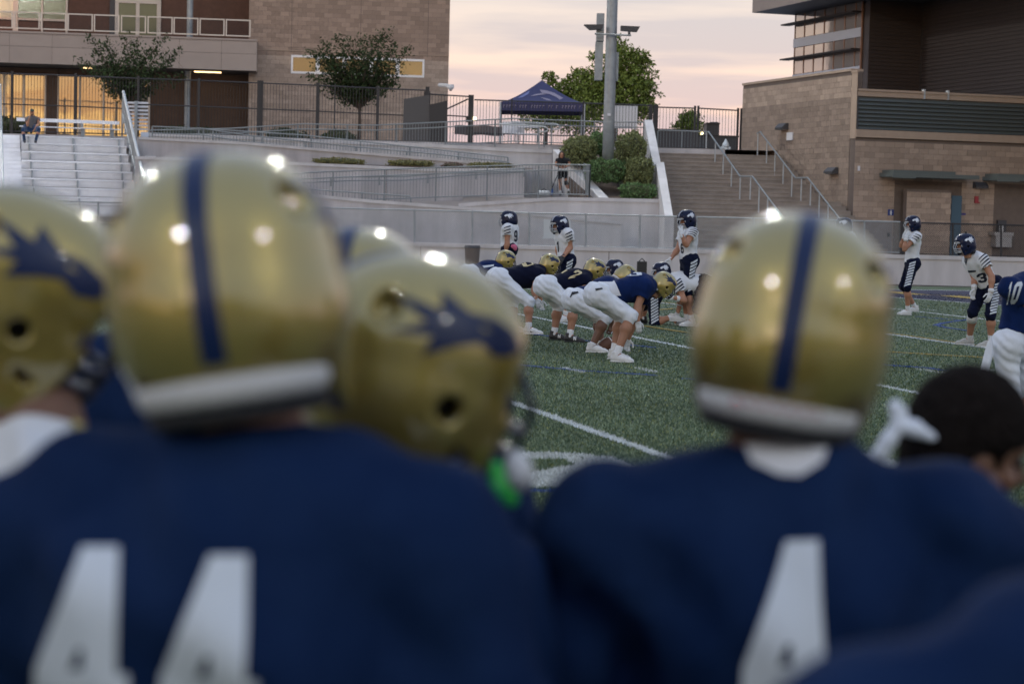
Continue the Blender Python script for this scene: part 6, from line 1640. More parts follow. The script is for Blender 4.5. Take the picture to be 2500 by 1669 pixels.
def number(ctx, text, o, U, V, size, m, target='bj', name='number', off=.004, step=None):
    N_ = unit(np.cross(U, V)); U = unit(U)*size; V = unit(np.asarray(V)-unit(U)*np.dot(V, unit(U)))*size
    for i, ch in enumerate(text):
        p, h = glyphs(ch); x = (i-(len(text)-1)/2)*.86; p = [[(a+x, b) for a, b in q] for q in p]; h = [[(a+x, b) for a, b in q] for q in h]
        V2, T = tri_region(p, h, step or .10); child(ctx, name, drape_mesh('number', ctx[target], V2, T, np.asarray(o), U, V, N_, off, .35, .7), m)
def tiger(ctx, q, out, m, size=.15, n=5):
    """slanted stripes on the shoulder cap, printed on the jersey"""
    J = ctx['J']; sh = J['sh'+q]; el = J['el'+q]; c = sh+(el-sh)*.18; V = -unit(el-sh); U = unit(np.cross(V, out)); polys = []
    for i in range(n):
        y = -.40+.8*i/(n-1); polys.append([(-.46, y-.12), (.0, y-.01), (.48, y+.12), (.42, y+.12+.52/n), (0., y+.44/n), (-.38, y-.12+.36/n)])
    for pl in polys: V2, T = tri_region([pl], [], .09); child(ctx, 'sleeve_stripe', drape_mesh('sleeve_stripe', ctx['bj'], V2, T, c, U*size, V*size, np.cross(U, V), .004, .3, .6), m)
def leg_stripes(ctx, q, out, m, n=9, w=.055, a0=.02, a1=1.05):
    J = ctx['J']; a, b = J['hip'+q], J['kn'+q]; V = unit(a-b); out = unit(np.asarray(out)-V*np.dot(out, V)); U = np.cross(V, out); L = np.linalg.norm(a-b); polys = []
    for i in range(n):
        y0 = -L*(a0+(a1-a0)*i/n); y1 = -L*(a0+(a1-a0)*(i+.66)/n); polys.append([(-w, y1-.02), (w, y1+.045), (w, y0+.045), (-w, y0-.02)])
    for pl in polys: V2, T = tri_region([pl], [], .022); child(ctx, 'leg_stripe', drape_mesh('leg_stripe', ctx['bp'], V2, T, a, U, V, out, .004, .3, .6), m)
def band(ctx, name, a, b, t0, t1, r, m):
    a, b = np.asarray(a), np.asarray(b); child(ctx, name, MB().tube([a+(b-a)*t0, a+(b-a)*(t0+t1)/2, a+(b-a)*t1], [r, r*1.03, r], 14).mesh(name, True), m)
def swoosh(ctx, an, to, out, m):     # curved tick on a shoe side
    d = unit(np.array([to[0]-an[0], to[1]-an[1], 0])); c = an+d*.06-np.array([0, 0, .045]); s_ = SHOEBVH.get(ctx['root'].name)
def shoe_mark(ctx, k, polys, holes, out, m, dx=.07, dz=.05, size=.055):
    """print on the k-th shoe of this person"""
    so = [o for o in ctx['root'].children if o.name.split('.')[0] == 'shoe'][k]; b = loc_of(so); me = so.data
    V = np.array([tuple(v.co) for v in me.vertices])+b; bv_ = BVHTree.FromPolygons([tuple(v) for v in V], [tuple(p.vertices) for p in me.polygons])
    q = 'nf'[k]; an, to = ctx['J']['an'+q], ctx['J']['toe'+q]; d = unit(np.array([to[0]-an[0], to[1]-an[1], 0])); out = unit(np.asarray(out)-d*np.dot(out, d)); Vv = np.array([0, 0, 1.]); U = np.cross(Vv, out)
    o = an-np.array([0, 0, .085])+d*dx+Vv*dz; V2, T = tri_region(polys, holes, .15); me2 = drape_mesh('shoe_mark', bv_, V2, T, o, U*size, Vv*size, out, .002, .2, .4)
    if me2 is not None: put('shoe_mark', me2, m, so)

TOCAM = lambda p: unit(np.array([-p[0], -p[1], EYE-p[2]])*[1, 1, .3])
def px_joints(v, D, d):
    """joint name -> (x, y, depth offset) in a photograph view"""
    return {k: P(*v(a[0], a[1]), D+(a[2] if len(a) > 2 else 0)) for k, a in d.items()}
FWD_O = S_DIR; FWD_D = -S_DIR             # offence looks along +s, defence along -s
G_LINE = 'offensive linemen in their stance'; G_DEF = 'defenders in white jerseys waiting for the snap'
# ------------------------------------------------------------------ the cast
def foot(v, x, y, dr, D, lift=0.0):
    """ankle and toe joints of a shoe whose heel stands on the turf under a picked point at depth D"""
    g = P(*v(x, y), D); g[2] = float(ground_z(g @ D_DIR)); d = unit(np.array([dr[0], dr[1], 0.]))
    a = g+d*.06+np.array([0, 0, .088+lift]); return a, a+d*.18
def print_quad(ctx, target, v, quad, polys, holes, m, name, step=.10, off=.004, w=.7):
    """map a glyph (x 0..w, y 0..1) on to a quadrilateral seen on the body and drop it on the cloth"""
    V2, T = tri_region(polys, holes, step); bl, br, tr, tl = [np.array(v(*q)) for q in quad]; out = np.zeros((len(V2), 3)); ok = np.zeros(len(V2), bool)
    for i, (a, b) in enumerate(V2):
        a = a/w; p = (1-b)*((1-a)*bl+a*br)+b*((1-a)*tl+a*tr); d = ray(*p); h = ctx[target].ray_cast(Vector(CAM), Vector(d))
        if h[0] is not None:
            n = np.array(h[1]); n = n if n @ d < 0 else -n; out[i] = np.array(h[0])+n*off-unit(d)*.002; ok[i] = True
    T = T[ok[T].all(1)]
    T = main_island(T)
    if len(T): child(ctx, name, np_mesh(name, *compact(out, T), True), m)
def print_glyph(ctx, target, v, quad, ch, m): o, hs = GL[ch]; print_quad(ctx, target, v, quad, [o], hs, m, 'number')
def print_poly(ctx, target, v, pts, m, name, step=.06, off=.004):
    A = np.array(pts, float); lo, hi = A.min(0), A.max(0); q = [(lo[0], lo[1]), (hi[0], lo[1]), (hi[0], hi[1]), (lo[0], hi[1])]
    B = (A-lo)/(hi-lo); print_quad(ctx, target, v, q, [[tuple(b) for b in B]], [], m, name, step, off, 1.0)
def lens(n, J):
    L = lambda a, b: round(float(np.linalg.norm(np.asarray(J[a])-np.asarray(J[b]))), 2)
    if DEBUG: print('LEN', n, {q: (L('hip'+q, 'kn'+q), L('kn'+q, 'an'+q), L('sh'+q, 'el'+q), L('el'+q, 'wr'+q)) for q in 'nf'}, 'torso', L('hipn', 'shn'), 'sh', L('shn', 'shf'), 'neck', L('head', 'shn'))
DEBUG = False
def J_from(v, D, d, feet, far_hip=.20, far_sh=.42, axis=None):
    ax = D_DIR if axis is None else axis; J = px_joints(v, D, d)
    if 'hipf' not in J: J['hipf'] = J['hipn']+ax*far_hip
    if 'shf' not in J: J['shf'] = J['shn']+ax*far_sh
    for q, f_ in feet.items():
        if f_ is not None: J['an'+q], J['toe'+q] = foot(v, f_[0], f_[1], f_[2], D+(-.08 if q == 'n' else .34), f_[3] if len(f_) > 3 else 0.0)
    return J
R_ = (1, -.12)
# ---- offensive line
J = J_from(v21, 24.5, {'hipn': (1232, 900, .05), 'knn': (1492, 1075, -.02), 'knf': (1400, 1085, .45), 'shn': (1628, 800, .12), 'shf': (1660, 775, .50), 'eln': (1555, 985, .05), 'wrn': (1556, 1125, .0), 'hdn': (1568, 1200, .0), 'elf': (1560, 1060, .62), 'wrf': (1468, 1290, .65), 'hdf': (1452, 1390, .66), 'head': (1800, 795, .36), 'neck': (1715, 790, .33)}, {'n': (1312, 1492, (1, -.25)), 'f': (1285, 1452, R_)})
lens('M5', J)
c = person('nearest lineman in white pants and a blue jersey with a white 0', J, 1, 1.22, 1.08, 'skin_t', gloves='glove_w', group=G_LINE, head_fwd=(.86, .25, -.55), sock=.13, sleeve=.62, hands=('relax', 'relax'))
print_glyph(c, 'bj', v21, [(1455, 706), (1600, 698), (1588, 668), (1440, 676)], '0', MT['num_white'])
print_poly(c, 'bj', v21, [(1180, 800), (1215, 742), (1330, 735), (1360, 790), (1400, 885), (1330, 890), (1240, 850)], MT['under_w'], 'undershirt')
print_poly(c, 'bp', v21, [(1160, 820), (1225, 812), (1230, 826), (1165, 842)], MT['belt'], 'belt')
SHOESW = [[(-.5, -.1), (-.2, -.22), (.6, .2), (-.15, -.05), (-.4, .15)]]
J = J_from(v21, 26.1, {'hipn': (1018, 940, .05), 'knn': (1262, 1088, -.02), 'knf': (1190, 1100, .40), 'shn': (1365, 815, .15), 'eln': (1345, 1020, .1), 'wrn': (1316, 1160, .08), 'hdn': (1290, 1225, .05), 'elf': (1380, 1030, .55), 'wrf': (1390, 1180, .55), 'head': (1448, 722, .42), 'neck': (1405, 775, .36)}, {'n': (1085, 1398, (1, -.2)), 'f': (1165, 1372, R_)})
lens('M4', J)
c = person('brown skinned centre crouching over the ball behind the nearest lineman', J, 1, 1.2, 1.12, 'skin_b', hands=('grip', 'grip'), group=G_LINE, head_fwd=(.8, .25, -.75), sock=.05)
print_poly(c, 'bj', v21, [(950, 850), (1000, 815), (1060, 850), (1120, 912), (1080, 905), (1000, 850)], MT['under_w'], 'undershirt')
print_poly(c, 'bp', v21, [(922, 900), (945, 850), (1000, 848), (1005, 862), (950, 880), (930, 905)], MT['belt'], 'belt')
J = J_from(v21, 28.1, {'hipn': (745, 820, .05), 'knn': (962, 1000, -.02), 'knf': (815, 985, .42), 'shn': (1062, 750, .15), 'eln': (1052, 850, .05), 'wrn': (1100, 960, .02), 'elf': (1100, 860, .6), 'wrf': (1130, 960, .6), 'head': (1158, 650, .40), 'neck': (1105, 690, .34)}, {'n': (880, 1318, (1, -.15)), 'f': (735, 1278, R_)})
lens('M3', J)
c = person('third lineman with a gold 2 on his dark jersey and black shoes', J, 1, 1.28, 1.08, 'skin_t', jersey='jersey_nd', shoes='shoe_k', group=G_LINE, head_fwd=(.93, .25, -.25), sock=.10, gloves='glove_w')
print_glyph(c, 'bj', v21, [(905, 730), (962, 720), (1050, 672), (985, 640)], '2', MT['num_gold'])
print_poly(c, 'bj', v21, [(830, 665), (880, 645), (905, 650), (850, 680)], MT['num_gold'], 'number')
for k in (0, 1): shoe_mark(c, k, [GL['N'][0]], [], (0, -1, 0), MT['shoe_w'], .06, .035, .05)
J = J_from(v21, 29.7, {'hipn': (292, 745, .05), 'knn': (540, 945, -.02), 'knf': (395, 950, .42), 'shn': (632, 690, .15), 'eln': (590, 830, .05), 'wrn': (606, 915, .02), 'hdn': (630, 975, .02), 'elf': (640, 850, .6), 'wrf': (650, 930, .6), 'head': (738, 600, .38), 'neck': (680, 640, .34)}, {'n': (500, 1248, (1, -.12)), 'f': (360, 1222, R_)})
lens('M2', J)
c = person('fourth lineman with a large gold 0 on his dark jersey, white cleats', J, 1, 1.28, 1.08, 'skin', jersey='jersey_nd', gloves='glove_w', group=G_LINE, head_fwd=(.93, .25, -.22), sock=.10)
print_glyph(c, 'bj', v21, [(495, 625), (612, 588), (590, 560), (458, 568)], '0', MT['num_gold'])
shoe_mark(c, 0, SHOESW, [], (0, -1, 0), MT['shoe_k'], .06, .05, .07)
J = J_from(v21, 31.4, {'hipn': (10, 700, .05), 'knn': (200, 860, 0), 'knf': (150, 860, .42), 'shn': (235, 655, .15), 'eln': (250, 780, .05), 'wrn': (280, 870, 0), 'elf': (280, 780, .6), 'wrf': (310, 860, .6), 'head': (328, 562, .3), 'neck': (280, 610, .3)}, {'n': (130, 1180, (1, -.1)), 'f': (80, 1160, R_)})
lens('M1', J)
c = person('lineman farthest along the line, mostly hidden, with white number on his back', J, 1, 1.2, 1.1, 'skin', group=G_LINE, head_fwd=(.92, .25, -.25))
print_poly(c, 'bj', v21, [(105, 608), (215, 596), (212, 612), (120, 628)], MT['num_white'], 'number')
# football at the centre's hand
b = P(*v21(1262, 1268), 26.1); ft = thing('football', (b[0], b[1], 0), 'brown football held on the turf under the centre', 'football')
s = SDF((b[0]-.2, b[1]-.2, -.02), (b[0]+.2, b[1]+.2, .4), .010); ax = unit((.75, .1, .55)); cB = np.array([b[0], b[1], .105]); Rb = np.stack(frame_fwd(ax), 1); s.ell(cB, Rb, (.085, .142, .085), 0); m = s.mesh(1)
put('ball_body', np_mesh('ball_body', m[0], m[1], True), MT['ball'], ft)
for t_ in (-.085, .085): MB().tube([cB+ax*(t_-.008), cB+ax*(t_+.008)], .070, 16, cap=False).build('white_stripe', MT['strapw'], ft, smooth=True)
MB().tube([cB-ax*.05+Rb[:, 2]*.084, cB+ax*.05+Rb[:, 2]*.084], .006, 6).build('laces', MT['strapw'], ft)
# ---- defence
LF = (-1, -.15)
J = J_from(v21, 33.0, {'hipn': (1702, 900, 0), 'knn': (1712, 1140, -.05), 'knf': (1600, 1000, .35), 'shn': (1450, 720, -.1), 'shf': (1432, 705, .3), 'eln': (1420, 850, -.15), 'wrn': (1400, 960, -.1), 'elf': (1380, 850, .3), 'wrf': (1360, 960, .3), 'head': (1335, 640, -.05), 'neck': (1390, 665, 0), 'ann': (1885, 1080, -.0), 'toen': (1935, 1165, .0)}, {'f': (1640, 1130, LF)})
lens('M6', J)
c = person('kneeling defender with white striped navy pants hidden behind the nearest lineman', J, -1, 1.05, 1.05, 'skin', 'jersey_w', 'pants_n', helmet='navy', group='defensive line down in their stance', head_fwd=(-.92, -.30, -.1), shoes=('shoe_w', 'shoe_k'), sock=.12)
leg_stripes(c, 'n', (0.1, -1, 0), MT['num_white'], 9, .06)
J = J_from(v21, 32.8, {'hipn': (2170, 790, .1), 'knn': (2120, 1010, -.1), 'knf': (2140, 1000, .4), 'shn': (1925, 775, -.05), 'shf': (1900, 740, .38), 'eln': (1990, 930, -.1), 'wrn': (1895, 905, -.16), 'hdn': (1830, 900, -.18), 'elf': (1960, 920, .3), 'wrf': (1932, 1040, .3), 'head': (1772, 668, .1), 'neck': (1850, 715, .1)}, {'n': (2250, 1190, LF), 'f': (2300, 1170, LF)})
lens('M7', J)
c = person('defender bending low with a striped sleeve and taped arms', J, -1, 1.2, 1.15, 'skin', 'jersey_w', 'pants_n', helmet='navy', group='defensive line down in their stance', head_fwd=(-.93, -.28, -.12), gloves='glove_w')
tiger(c, 'n', (0, -1, .1), MT['num_navy'], .18, 4)
band(c, 'wrist_tape', c['J']['eln'], c['J']['wrn'], .5, .75, .05, MT['tape']); band(c, 'wrist_tape', c['J']['elf'], c['J']['wrf'], .35, .5, .05, MT['tape'])
def stand(v, D, d, feet, **k): return J_from(v, D, d, feet, **k)
# standing defenders in the far field: legs that the line hides still stand on the turf
def stance(J, D, hipx, v, sep=.30, fx=(-.9, -.3)):
    Pv = (J['hipn']+J['hipf'])/2; gz = float(ground_z(Pv @ D_DIR)); ax = unit((J['hipf']-J['hipn'])*[1, 1, 0]); f_ = unit(np.array([fx[0], fx[1], 0.]))
    for q, s_ in (('n', -1), ('f', 1)):
        hp = J['hip'+q]; an = np.array([Pv[0], Pv[1], gz+.088])+ax*s_*sep*.5-f_*.05; J['an'+q] = an; J['toe'+q] = an+f_*.18; m = (hp+an)/2; J['kn'+q] = np.array([m[0], m[1], m[2]+.01])+f_*.05
    return J
J = J_from(v21, 35.2, {'hipn': (345, 455, -.1), 'hipf': (355, 452, .1), 'shn': (338, 258, -.17), 'shf': (395, 255, .19), 'eln': (338, 395, -.2), 'wrn': (322, 490, -.2), 'elf': (400, 400, .2), 'wrf': (390, 490, .2), 'head': (345, 182, 0), 'neck': (362, 225, 0)}, {})
J = stance(J, 35.2, 0, v21); lens('M8', J)
c = person('standing defender with a 9 on his back and a pink towel at his belt', J, -1, 1.0, 1.0, 'skin', 'jersey_w', 'pants_n', helmet='navy', group=G_DEF, head_fwd=(-1, .12, 0), pads=.7)
print_glyph(c, 'bj', v21, [(402, 385), (432, 380), (432, 272), (402, 280)], '9', MT['num_navy']); tiger(c, 'n', (0, -1, .1), MT['num_navy'], .13, 3); leg_stripes(c, 'n', (-.5, -1, 0), MT['num_white'], 9, .045)
p = P(*v21(398, 425), 34.95); s = SDF(p-.12, p+.12, .012); s.ell(p, I3, (.055, .03, .04), 0).ell(p+[.03, 0, -.03], I3, (.035, .03, .05), .03); m = s.mesh(); child(c, 'pink_towel', np_mesh('pink_towel', m[0], m[1], True), MT['pink'])
J = J_from(v21, 33.4, {'hipn': (892, 560, -.1), 'hipf': (878, 556, .12), 'shn': (908, 305, -.15), 'shf': (835, 312, .20), 'eln': (925, 440, -.12), 'wrn': (858, 522, -.3), 'hdn': (838, 560, -.34), 'elf': (812, 440, .1), 'wrf': (820, 540, -.05), 'head': (822, 232, 0), 'neck': (862, 278, .02)}, {})
J = stance(J, 33.4, 0, v21); lens('M9', J)
c = person('standing defender with a 1 on his chest in front of the torn mesh banner', J, -1, 1.02, 1.08, 'skin', 'jersey_w', 'pants_n', helmet='navy', group=G_DEF, head_fwd=(-.86, -.5, -.1), pads=.7, gloves='glove_k')
print_glyph(c, 'bj', v21, [(803, 480), (830, 478), (825, 378), (798, 382)], '1', MT['num_navy']); tiger(c, 'n', (0, -1, .1), MT['num_navy'], .13, 3); leg_stripes(c, 'n', (.5, -1, 0), MT['num_white'], 9, .05)
J = J_from(v21, 33.0, {'hipn': (2045, 560, -.1), 'hipf': (2015, 556, .12), 'shn': (2068, 298, -.14), 'shf': (1985, 305, .18), 'eln': (2010, 412, -.32), 'wrn': (1965, 318, -.36), 'hdn': (1958, 255, -.33), 'elf': (1930, 455, .1), 'wrf': (1858, 550, 0), 'hdf': (1838, 590, -.02), 'head': (2008, 182, 0), 'neck': (2035, 248, .02)}, {})
J = stance(J, 33.0, 0, v21); lens('M10', J)
c = person('defender before the stairs holding one white glove to his facemask', J, -1, 1.0, 1.05, 'skin', 'jersey_w', 'pants_n', helmet='navy', group=G_DEF, head_fwd=(-.85, -.5, -.22), pads=.7, gloves='glove_w', hands=('open', 'relax'))
print_glyph(c, 'bj', v21, [(1962, 495), (1988, 492), (1984, 395), (1958, 400)], '6', MT['num_navy']); tiger(c, 'n', (0, -1, .1), MT['num_navy'], .15, 4); leg_stripes(c, 'n', (.6, -1, 0), MT['num_white'], 9, .055)
v6b = view(1550, 250, 2.4726)
J = J_from(v6b, 36.5, {'hipn': (1292, 960, -.1), 'hipf': (1280, 958, .12), 'shn': (1305, 812, -.17), 'shf': (1270, 815, .19), 'eln': (1310, 885, -.2), 'wrn': (1285, 950, -.25), 'elf': (1265, 885, .15), 'wrf': (1260, 950, .1), 'head': (1258, 750, 0), 'neck': (1280, 790, .02)}, {})
J = stance(J, 36.5, 0, v6b); lens('M11', J)
c = person('defender whose striped navy helmet shows above the right gold helmet', J, -1, 1.0, 1.0, 'skin', 'jersey_w', 'pants_n', helmet='navy', group=G_DEF, head_fwd=(-.9, .42, 0), pads=.7)
v22 = view(2050, 480, 3.336)
J = J_from(v22, 39.0, {'hipn': (598, 545, -.1), 'hipf': (580, 542, .12), 'shn': (628, 322, -.15), 'shf': (570, 325, .18), 'eln': (528, 430, -.28), 'wrn': (540, 335, -.3), 'hdn': (572, 275, -.25), 'elf': (502, 400, .0), 'wrf': (522, 325, -.1), 'hdf': (545, 280, -.1), 'head': (590, 225, 0), 'neck': (605, 278, .02), 'knn': (552, 735, -.2), 'knf': (515, 730, .15)}, {'n': (578, 958, LF), 'f': (636, 922, (-1, -.5), .05)})
lens('M12', J)
c = person('standing defender with both white gloves raised to his helmet beside the blue door', J, -1, .98, 1.0, 'skin', 'jersey_w', 'pants_n', helmet='navy', group=G_DEF, head_fwd=(-.95, -.22, -.05), pads=.7, gloves='glove_w', hands=('open', 'open'))
tiger(c, 'n', (0, -1, .1), MT['num_navy'], .13, 3); leg_stripes(c, 'n', (-.35, -1, 0), MT['num_white'], 9, .055); band(c, 'wrist_tape', c['J']['eln'], c['J']['wrn'], .72, .98, .042, MT['tape'])
J = J_from(v22, 29.4, {'hipn': (1255, 715, -.05), 'hipf': (1170, 725, .15), 'shn': (1160, 510, -.2), 'shf': (1050, 520, .15), 'eln': (1238, 650, -.3), 'wrn': (1232, 785, -.35), 'hdn': (1205, 850, -.36), 'elf': (1100, 675, .05), 'wrf': (1094, 755, -.05), 'hdf': (1078, 830, -.06), 'head': (1015, 395, -.1), 'neck': (1072, 465, -.02), 'knn': (1228, 960, -.2), 'knf': (1085, 940, -.02)}, {'n': (1262, 1262, LF), 'f': (1085, 1222, (-1, -.1))})
lens('M13', J)
c = person('defender leaning forward with a 3 on his chest and a white knee band', J, -1, 1.02, 1.05, 'skin', 'jersey_w', 'pants_n', helmet='navy', group=G_DEF, head_fwd=(-.96, -.25, -.12), pads=.75, gloves='glove_w', shoes='shoe_g')
tiger(c, 'n', (.1, -1, .2), MT['num_navy'], .17, 4); leg_stripes(c, 'n', (.45, -1, .1), MT['num_white'], 11, .06)
print_glyph(c, 'bj', v22, [(1135, 705), (1205, 690), (1185, 612), (1110, 635)], '3', MT['num_navy'])
print_poly(c, 'bj', v22, [(1045, 600), (1112, 600), (1108, 612), (1050, 618)], MT['num_navy'], 'lettering')
print_poly(c, 'bj', v22, [(1018, 480), (1045, 500), (1030, 560), (1018, 530)], MT['num_navy'], 'collar')
J_ = c['J']; band(c, 'knee_band', J_['knf'], J_['anf'], .06, .30, .078, MT['tape']); band(c, 'wrist_tape', J_['eln'], J_['wrn'], .74, .98, .042, MT['tape']); band(c, 'wrist_tape', J_['elf'], J_['wrf'], .6, .95, .042, MT['tape'])
hm, Mh = c['helm']; hl_ = put_m('helmet_light', MB().tube([(0, 0, -.02), (0, 0, .02)], .018, 8).mesh('helmet_light'), MT['black'], None, Matrix.Identity(4)); hl_.parent = hm; hl_.matrix_local = Matrix.Translation((0, -.03, .158))
# the wide receiver at the right edge, own side, seen from behind
J = J_from(v22, 17.2, {'hipn': (1345, 1200, -.05), 'hipf': (1480, 1190, .12), 'shn': (1395, 740, -.15), 'shf': (1625, 700, .25), 'eln': (1600, 930, -.1), 'wrn': (1720, 1060, -.1), 'elf': (1720, 900, .3), 'wrf': (1780, 1050, .3), 'head': (1740, 600, .3), 'neck': (1590, 690, .2), 'knn': (1395, 1600, -.05), 'knf': (1560, 1590, .15)}, {})
for q, x in (('n', 1330), ('f', 1500)):
    k = J['kn'+q]; J['an'+q] = np.array([k[0]-.05, k[1]-.05, .09]); J['toe'+q] = J['an'+q]+unit((.9, .4, 0))*.18
lens('M14', J)
c = person('receiver with a white 10 on blue and a hanging white towel', J, -1, 1.05, 1.1, 'skin', group=None, head_fwd=(.9, .4, -.1), gloves='glove_w', hem=.10)
print_glyph(c, 'bj', v22, [(1352, 880), (1378, 876), (1412, 695), (1385, 700)], '1', MT['num_white']); print_glyph(c, 'bj', v22, [(1385, 876), (1438, 868), (1496, 690), (1430, 700)], '0', MT['num_white'])
tw = [P(*v22(*q), 16.9) for q in ((1228, 1135), (1240, 1280), (1200, 1432), (1140, 1432), (1170, 1300), (1200, 1190))]
child(c, 'towel', MB().ext(tw, (0.02, .03, 0)).mesh('towel'), MT['towel'])

# ---- people in the stands
J = J_from(z4, 78.2, {'hipn': (285, 820, 0), 'hipf': (395, 820, 0), 'shn': (290, 712, .1), 'shf': (420, 715, .1), 'eln': (300, 790, -.15), 'wrn': (318, 715, -.28), 'hdn': (330, 680, -.25), 'elf': (420, 770, -.05), 'wrf': (378, 835, -.3), 'head': (350, 648, 0), 'neck': (350, 690, .05), 'knn': (250, 835, -.45), 'knf': (425, 835, -.42), 'ann': (268, 958, -.5), 'anf': (390, 960, -.48), 'toen': (268, 975, -.68), 'toef': (388, 978, -.66)}, {})
J['base'] = P(*z4(340, 975), 78.0); lens('B1', J)
c = person('man in a dark green cap and jeans sitting alone on the top bleacher', J, -1, 1.05, 1.0, 'skin', 'tee_g', 'denim', helmet=None, pads=.1, head_fwd=(.1, -1, -.12), long_pants=True, shoes='shoe_k', hem=-.05, h=.018, sock=0)
s = SDF((-.12, -.14, -.02), (.12, .22, .16), .008); s.ell((0, -.012, .05), I3, (.082, .102, .088), 0).ell((0, .10, .055), I3, (.07, .075, .010), .01); s.plane((0, 0, .042), (0, 0, -1)); m = xf(s.mesh(1), c['HM']); child(c, 'cap', np_mesh('cap', m[0], m[1], True), MT['cap'])
s = SDF((-.08, .0, -.14), (.08, .12, .0), .008); s.ell((0, .035, -.075), I3, (.050, .058, .048), 0).box((0, .09, -.03), I3, (.03, .03, .03), .01, .01, cut=True); m = xf(s.mesh(1), c['HM']); child(c, 'beard', np_mesh('beard', m[0], m[1], True), MT['hair_d'])
J = J_from(z1_, 73.4, {'hipn': (872, 1270, 0), 'hipf': (945, 1268, 0), 'shn': (838, 1098, 0), 'shf': (980, 1098, 0), 'eln': (818, 1165, -.1), 'wrn': (880, 1190, -.3), 'elf': (1000, 1165, -.1), 'wrf': (940, 1190, -.3), 'head': (895, 1035, -.05), 'neck': (905, 1075, 0), 'knn': (878, 1405, -.03), 'knf': (955, 1400, -.05), 'ann': (882, 1528, 0), 'anf': (985, 1500, .0), 'toen': (878, 1545, -.17), 'toef': (995, 1520, -.16)}, {})
J['base'] = P(*z1_(905, 1550), 73.4); lens('B2', J)
c = person('woman with long dark hair standing behind a tripod on the ramp platform', J, 1, .85, .88, 'skin', 'tee_k', 'tee_k', helmet=None, pads=0.0, head_fwd=(.05, -1, -.25), shorts=True, shoes='shoe_k', hem=.0, h=.018, sock=.15)
s = SDF((-.14, -.16, -.42), (.14, .10, .16), .010); s.ell((0, -.025, .035), I3, (.086, .10, .10), 0); s.cone((-.07, -.03, 0), (-.10, .02, -.34), .05, .035, .04).cone((.07, -.04, 0), (.09, -.02, -.24), .045, .03, .04).cone((0, -.07, 0), (0, -.08, -.28), .07, .05, .04); s.ell((0, .075, -.01), I3, (.060, .05, .085), .01, cut=True); m = xf(s.mesh(1), c['HM']); child(c, 'hair', np_mesh('hair', m[0], m[1], True), MT['hair_d'])
band(c, 'belt', P(*z1_(838, 1218), 73.25), P(*z1_(970, 1218), 73.25), 0, 1, .035, MT['tape']); band(c, 'knee_brace', c['J']['knf'], c['J']['anf'], -.35, .15, .075, MT['belt'])
tr = thing('camera_tripod', P(*z1_(790, 1540), 72.9), 'tripod with a small video camera before the woman on the ramp platform', 'tripod'); a = P(*z1_(850, 1275), 72.9)
for q in ((758, 1490, 72.7), (840, 1500, 73.2), (905, 1520, 72.6)): MB().tube([a, P(*z1_(q[0], q[1]), q[2])], .018, 6).build('leg', MT['black'], tr)
MB().tube([a, a+[0, 0, .28]], .02, 6).build('column', MT['black'], tr); MB().box(tuple(a+[-.07, -.1, .28]), tuple(a+[.07, .12, .4])).build('video_camera', MT['black'], tr)
t = thing('equipment_bag', P(*z1_(665, 1545), 73.0), 'pale grey equipment bag lying on the ramp platform left of the tripod', 'bag'); p = P(*z1_(665, 1522), 73.0); s = SDF(p-.4, p+.4, .02); s.box(p, I3, (.24, .14, .09), .07, 0); m = s.mesh(1); put('bag_body', np_mesh('bag_body', m[0], m[1], True), MT['galv_lt'], t); MB().tube([p+[-.12, -.05, .08], p+[0, -.05, .17], p+[.12, -.05, .08]], .012, 6).build('handle', MT['black'], t)
t = thing('blue_bottle', P(*z1_(770, 1545), 72.8), 'tall blue bottle standing by the tripod leg', 'bottle'); p = P(*z1_(770, 1545), 72.8); MB().tube([p, p+[0, 0, .2], p+[0, 0, .24]], [.04, .04, .02], 10).build('bottle_body', mat('bottle_blue', (.03, .10, .32), .4), t); MB().tube([p+[0, 0, .24], p+[0, 0, .27]], .022, 8).build('cap', MT['white'], t)

# ---- the bench players in the foreground: upright figures built round a neck point
def sideline(label, neck, D, yaw, head, hfwd, roll=0.0, hup=(0, 0, 1), shw=.40, sh_drop=.062, bulk=1.12, skin='skin', jersey='jersey_f', helmet='gold', arms=None, pads=1.15, lb=1.1, h=.014, group='players watching from the near sideline', sleeve=.55, lean=0.0, fold=.014, kneel=0.0, **kw):
    nk = P(*neck, D); f_ = np.array([math.sin(yaw), math.cos(yaw), 0]); r_ = np.array([math.cos(yaw), -math.sin(yaw), 0])
    Cv = nk-[0, 0, .055]; Pv = Cv-[0, 0, .50]-f_*lean; gz = -.006; J = {'neck': nk, 'head': P(*head, D+.04)}
    hz_ = Pv[2]; leg = hz_-.09
    for q, s_ in (('n', 1), ('f', -1)):
        J['sh'+q] = Cv+r_*s_*shw/2-[0, 0, sh_drop]; J['hip'+q] = Pv+r_*s_*.10-[0, 0, .02]
        an = np.array([Pv[0], Pv[1], gz+.095])+r_*s_*.17-f_*.02; kf = math.sqrt(max(.0, .46**2-(leg/2)**2)) if leg < .9 else .02
        J['an'+q] = an; J['toe'+q] = an+unit(f_+r_*s_*.2)*.18; m = (J['hip'+q]+an)/2; J['kn'+q] = m+f_*min(kf, .35)+r_*s_*.02
        a = (arms or {}).get(q); out = r_*s_
        J['el'+q] = J['sh'+q]+(unit(out*.35+np.array([0, 0, -1])-f_*.05)*.31 if not a else a[0]); J['wr'+q] = J['el'+q]+(unit(f_*.45+np.array([0, 0, -1]))*.27 if not a else a[1])
    return person(label, J, 1, bulk, lb, skin, jersey, kw.pop('pants', 'pants_w'), pads=pads, helmet=helmet, h=h, group=group, head_fwd=hfwd, head_up=hup, head_roll=roll, sleeve=sleeve, fold=fold, hands=('relax', 'relax'), palms=[-r_, r_], **kw)
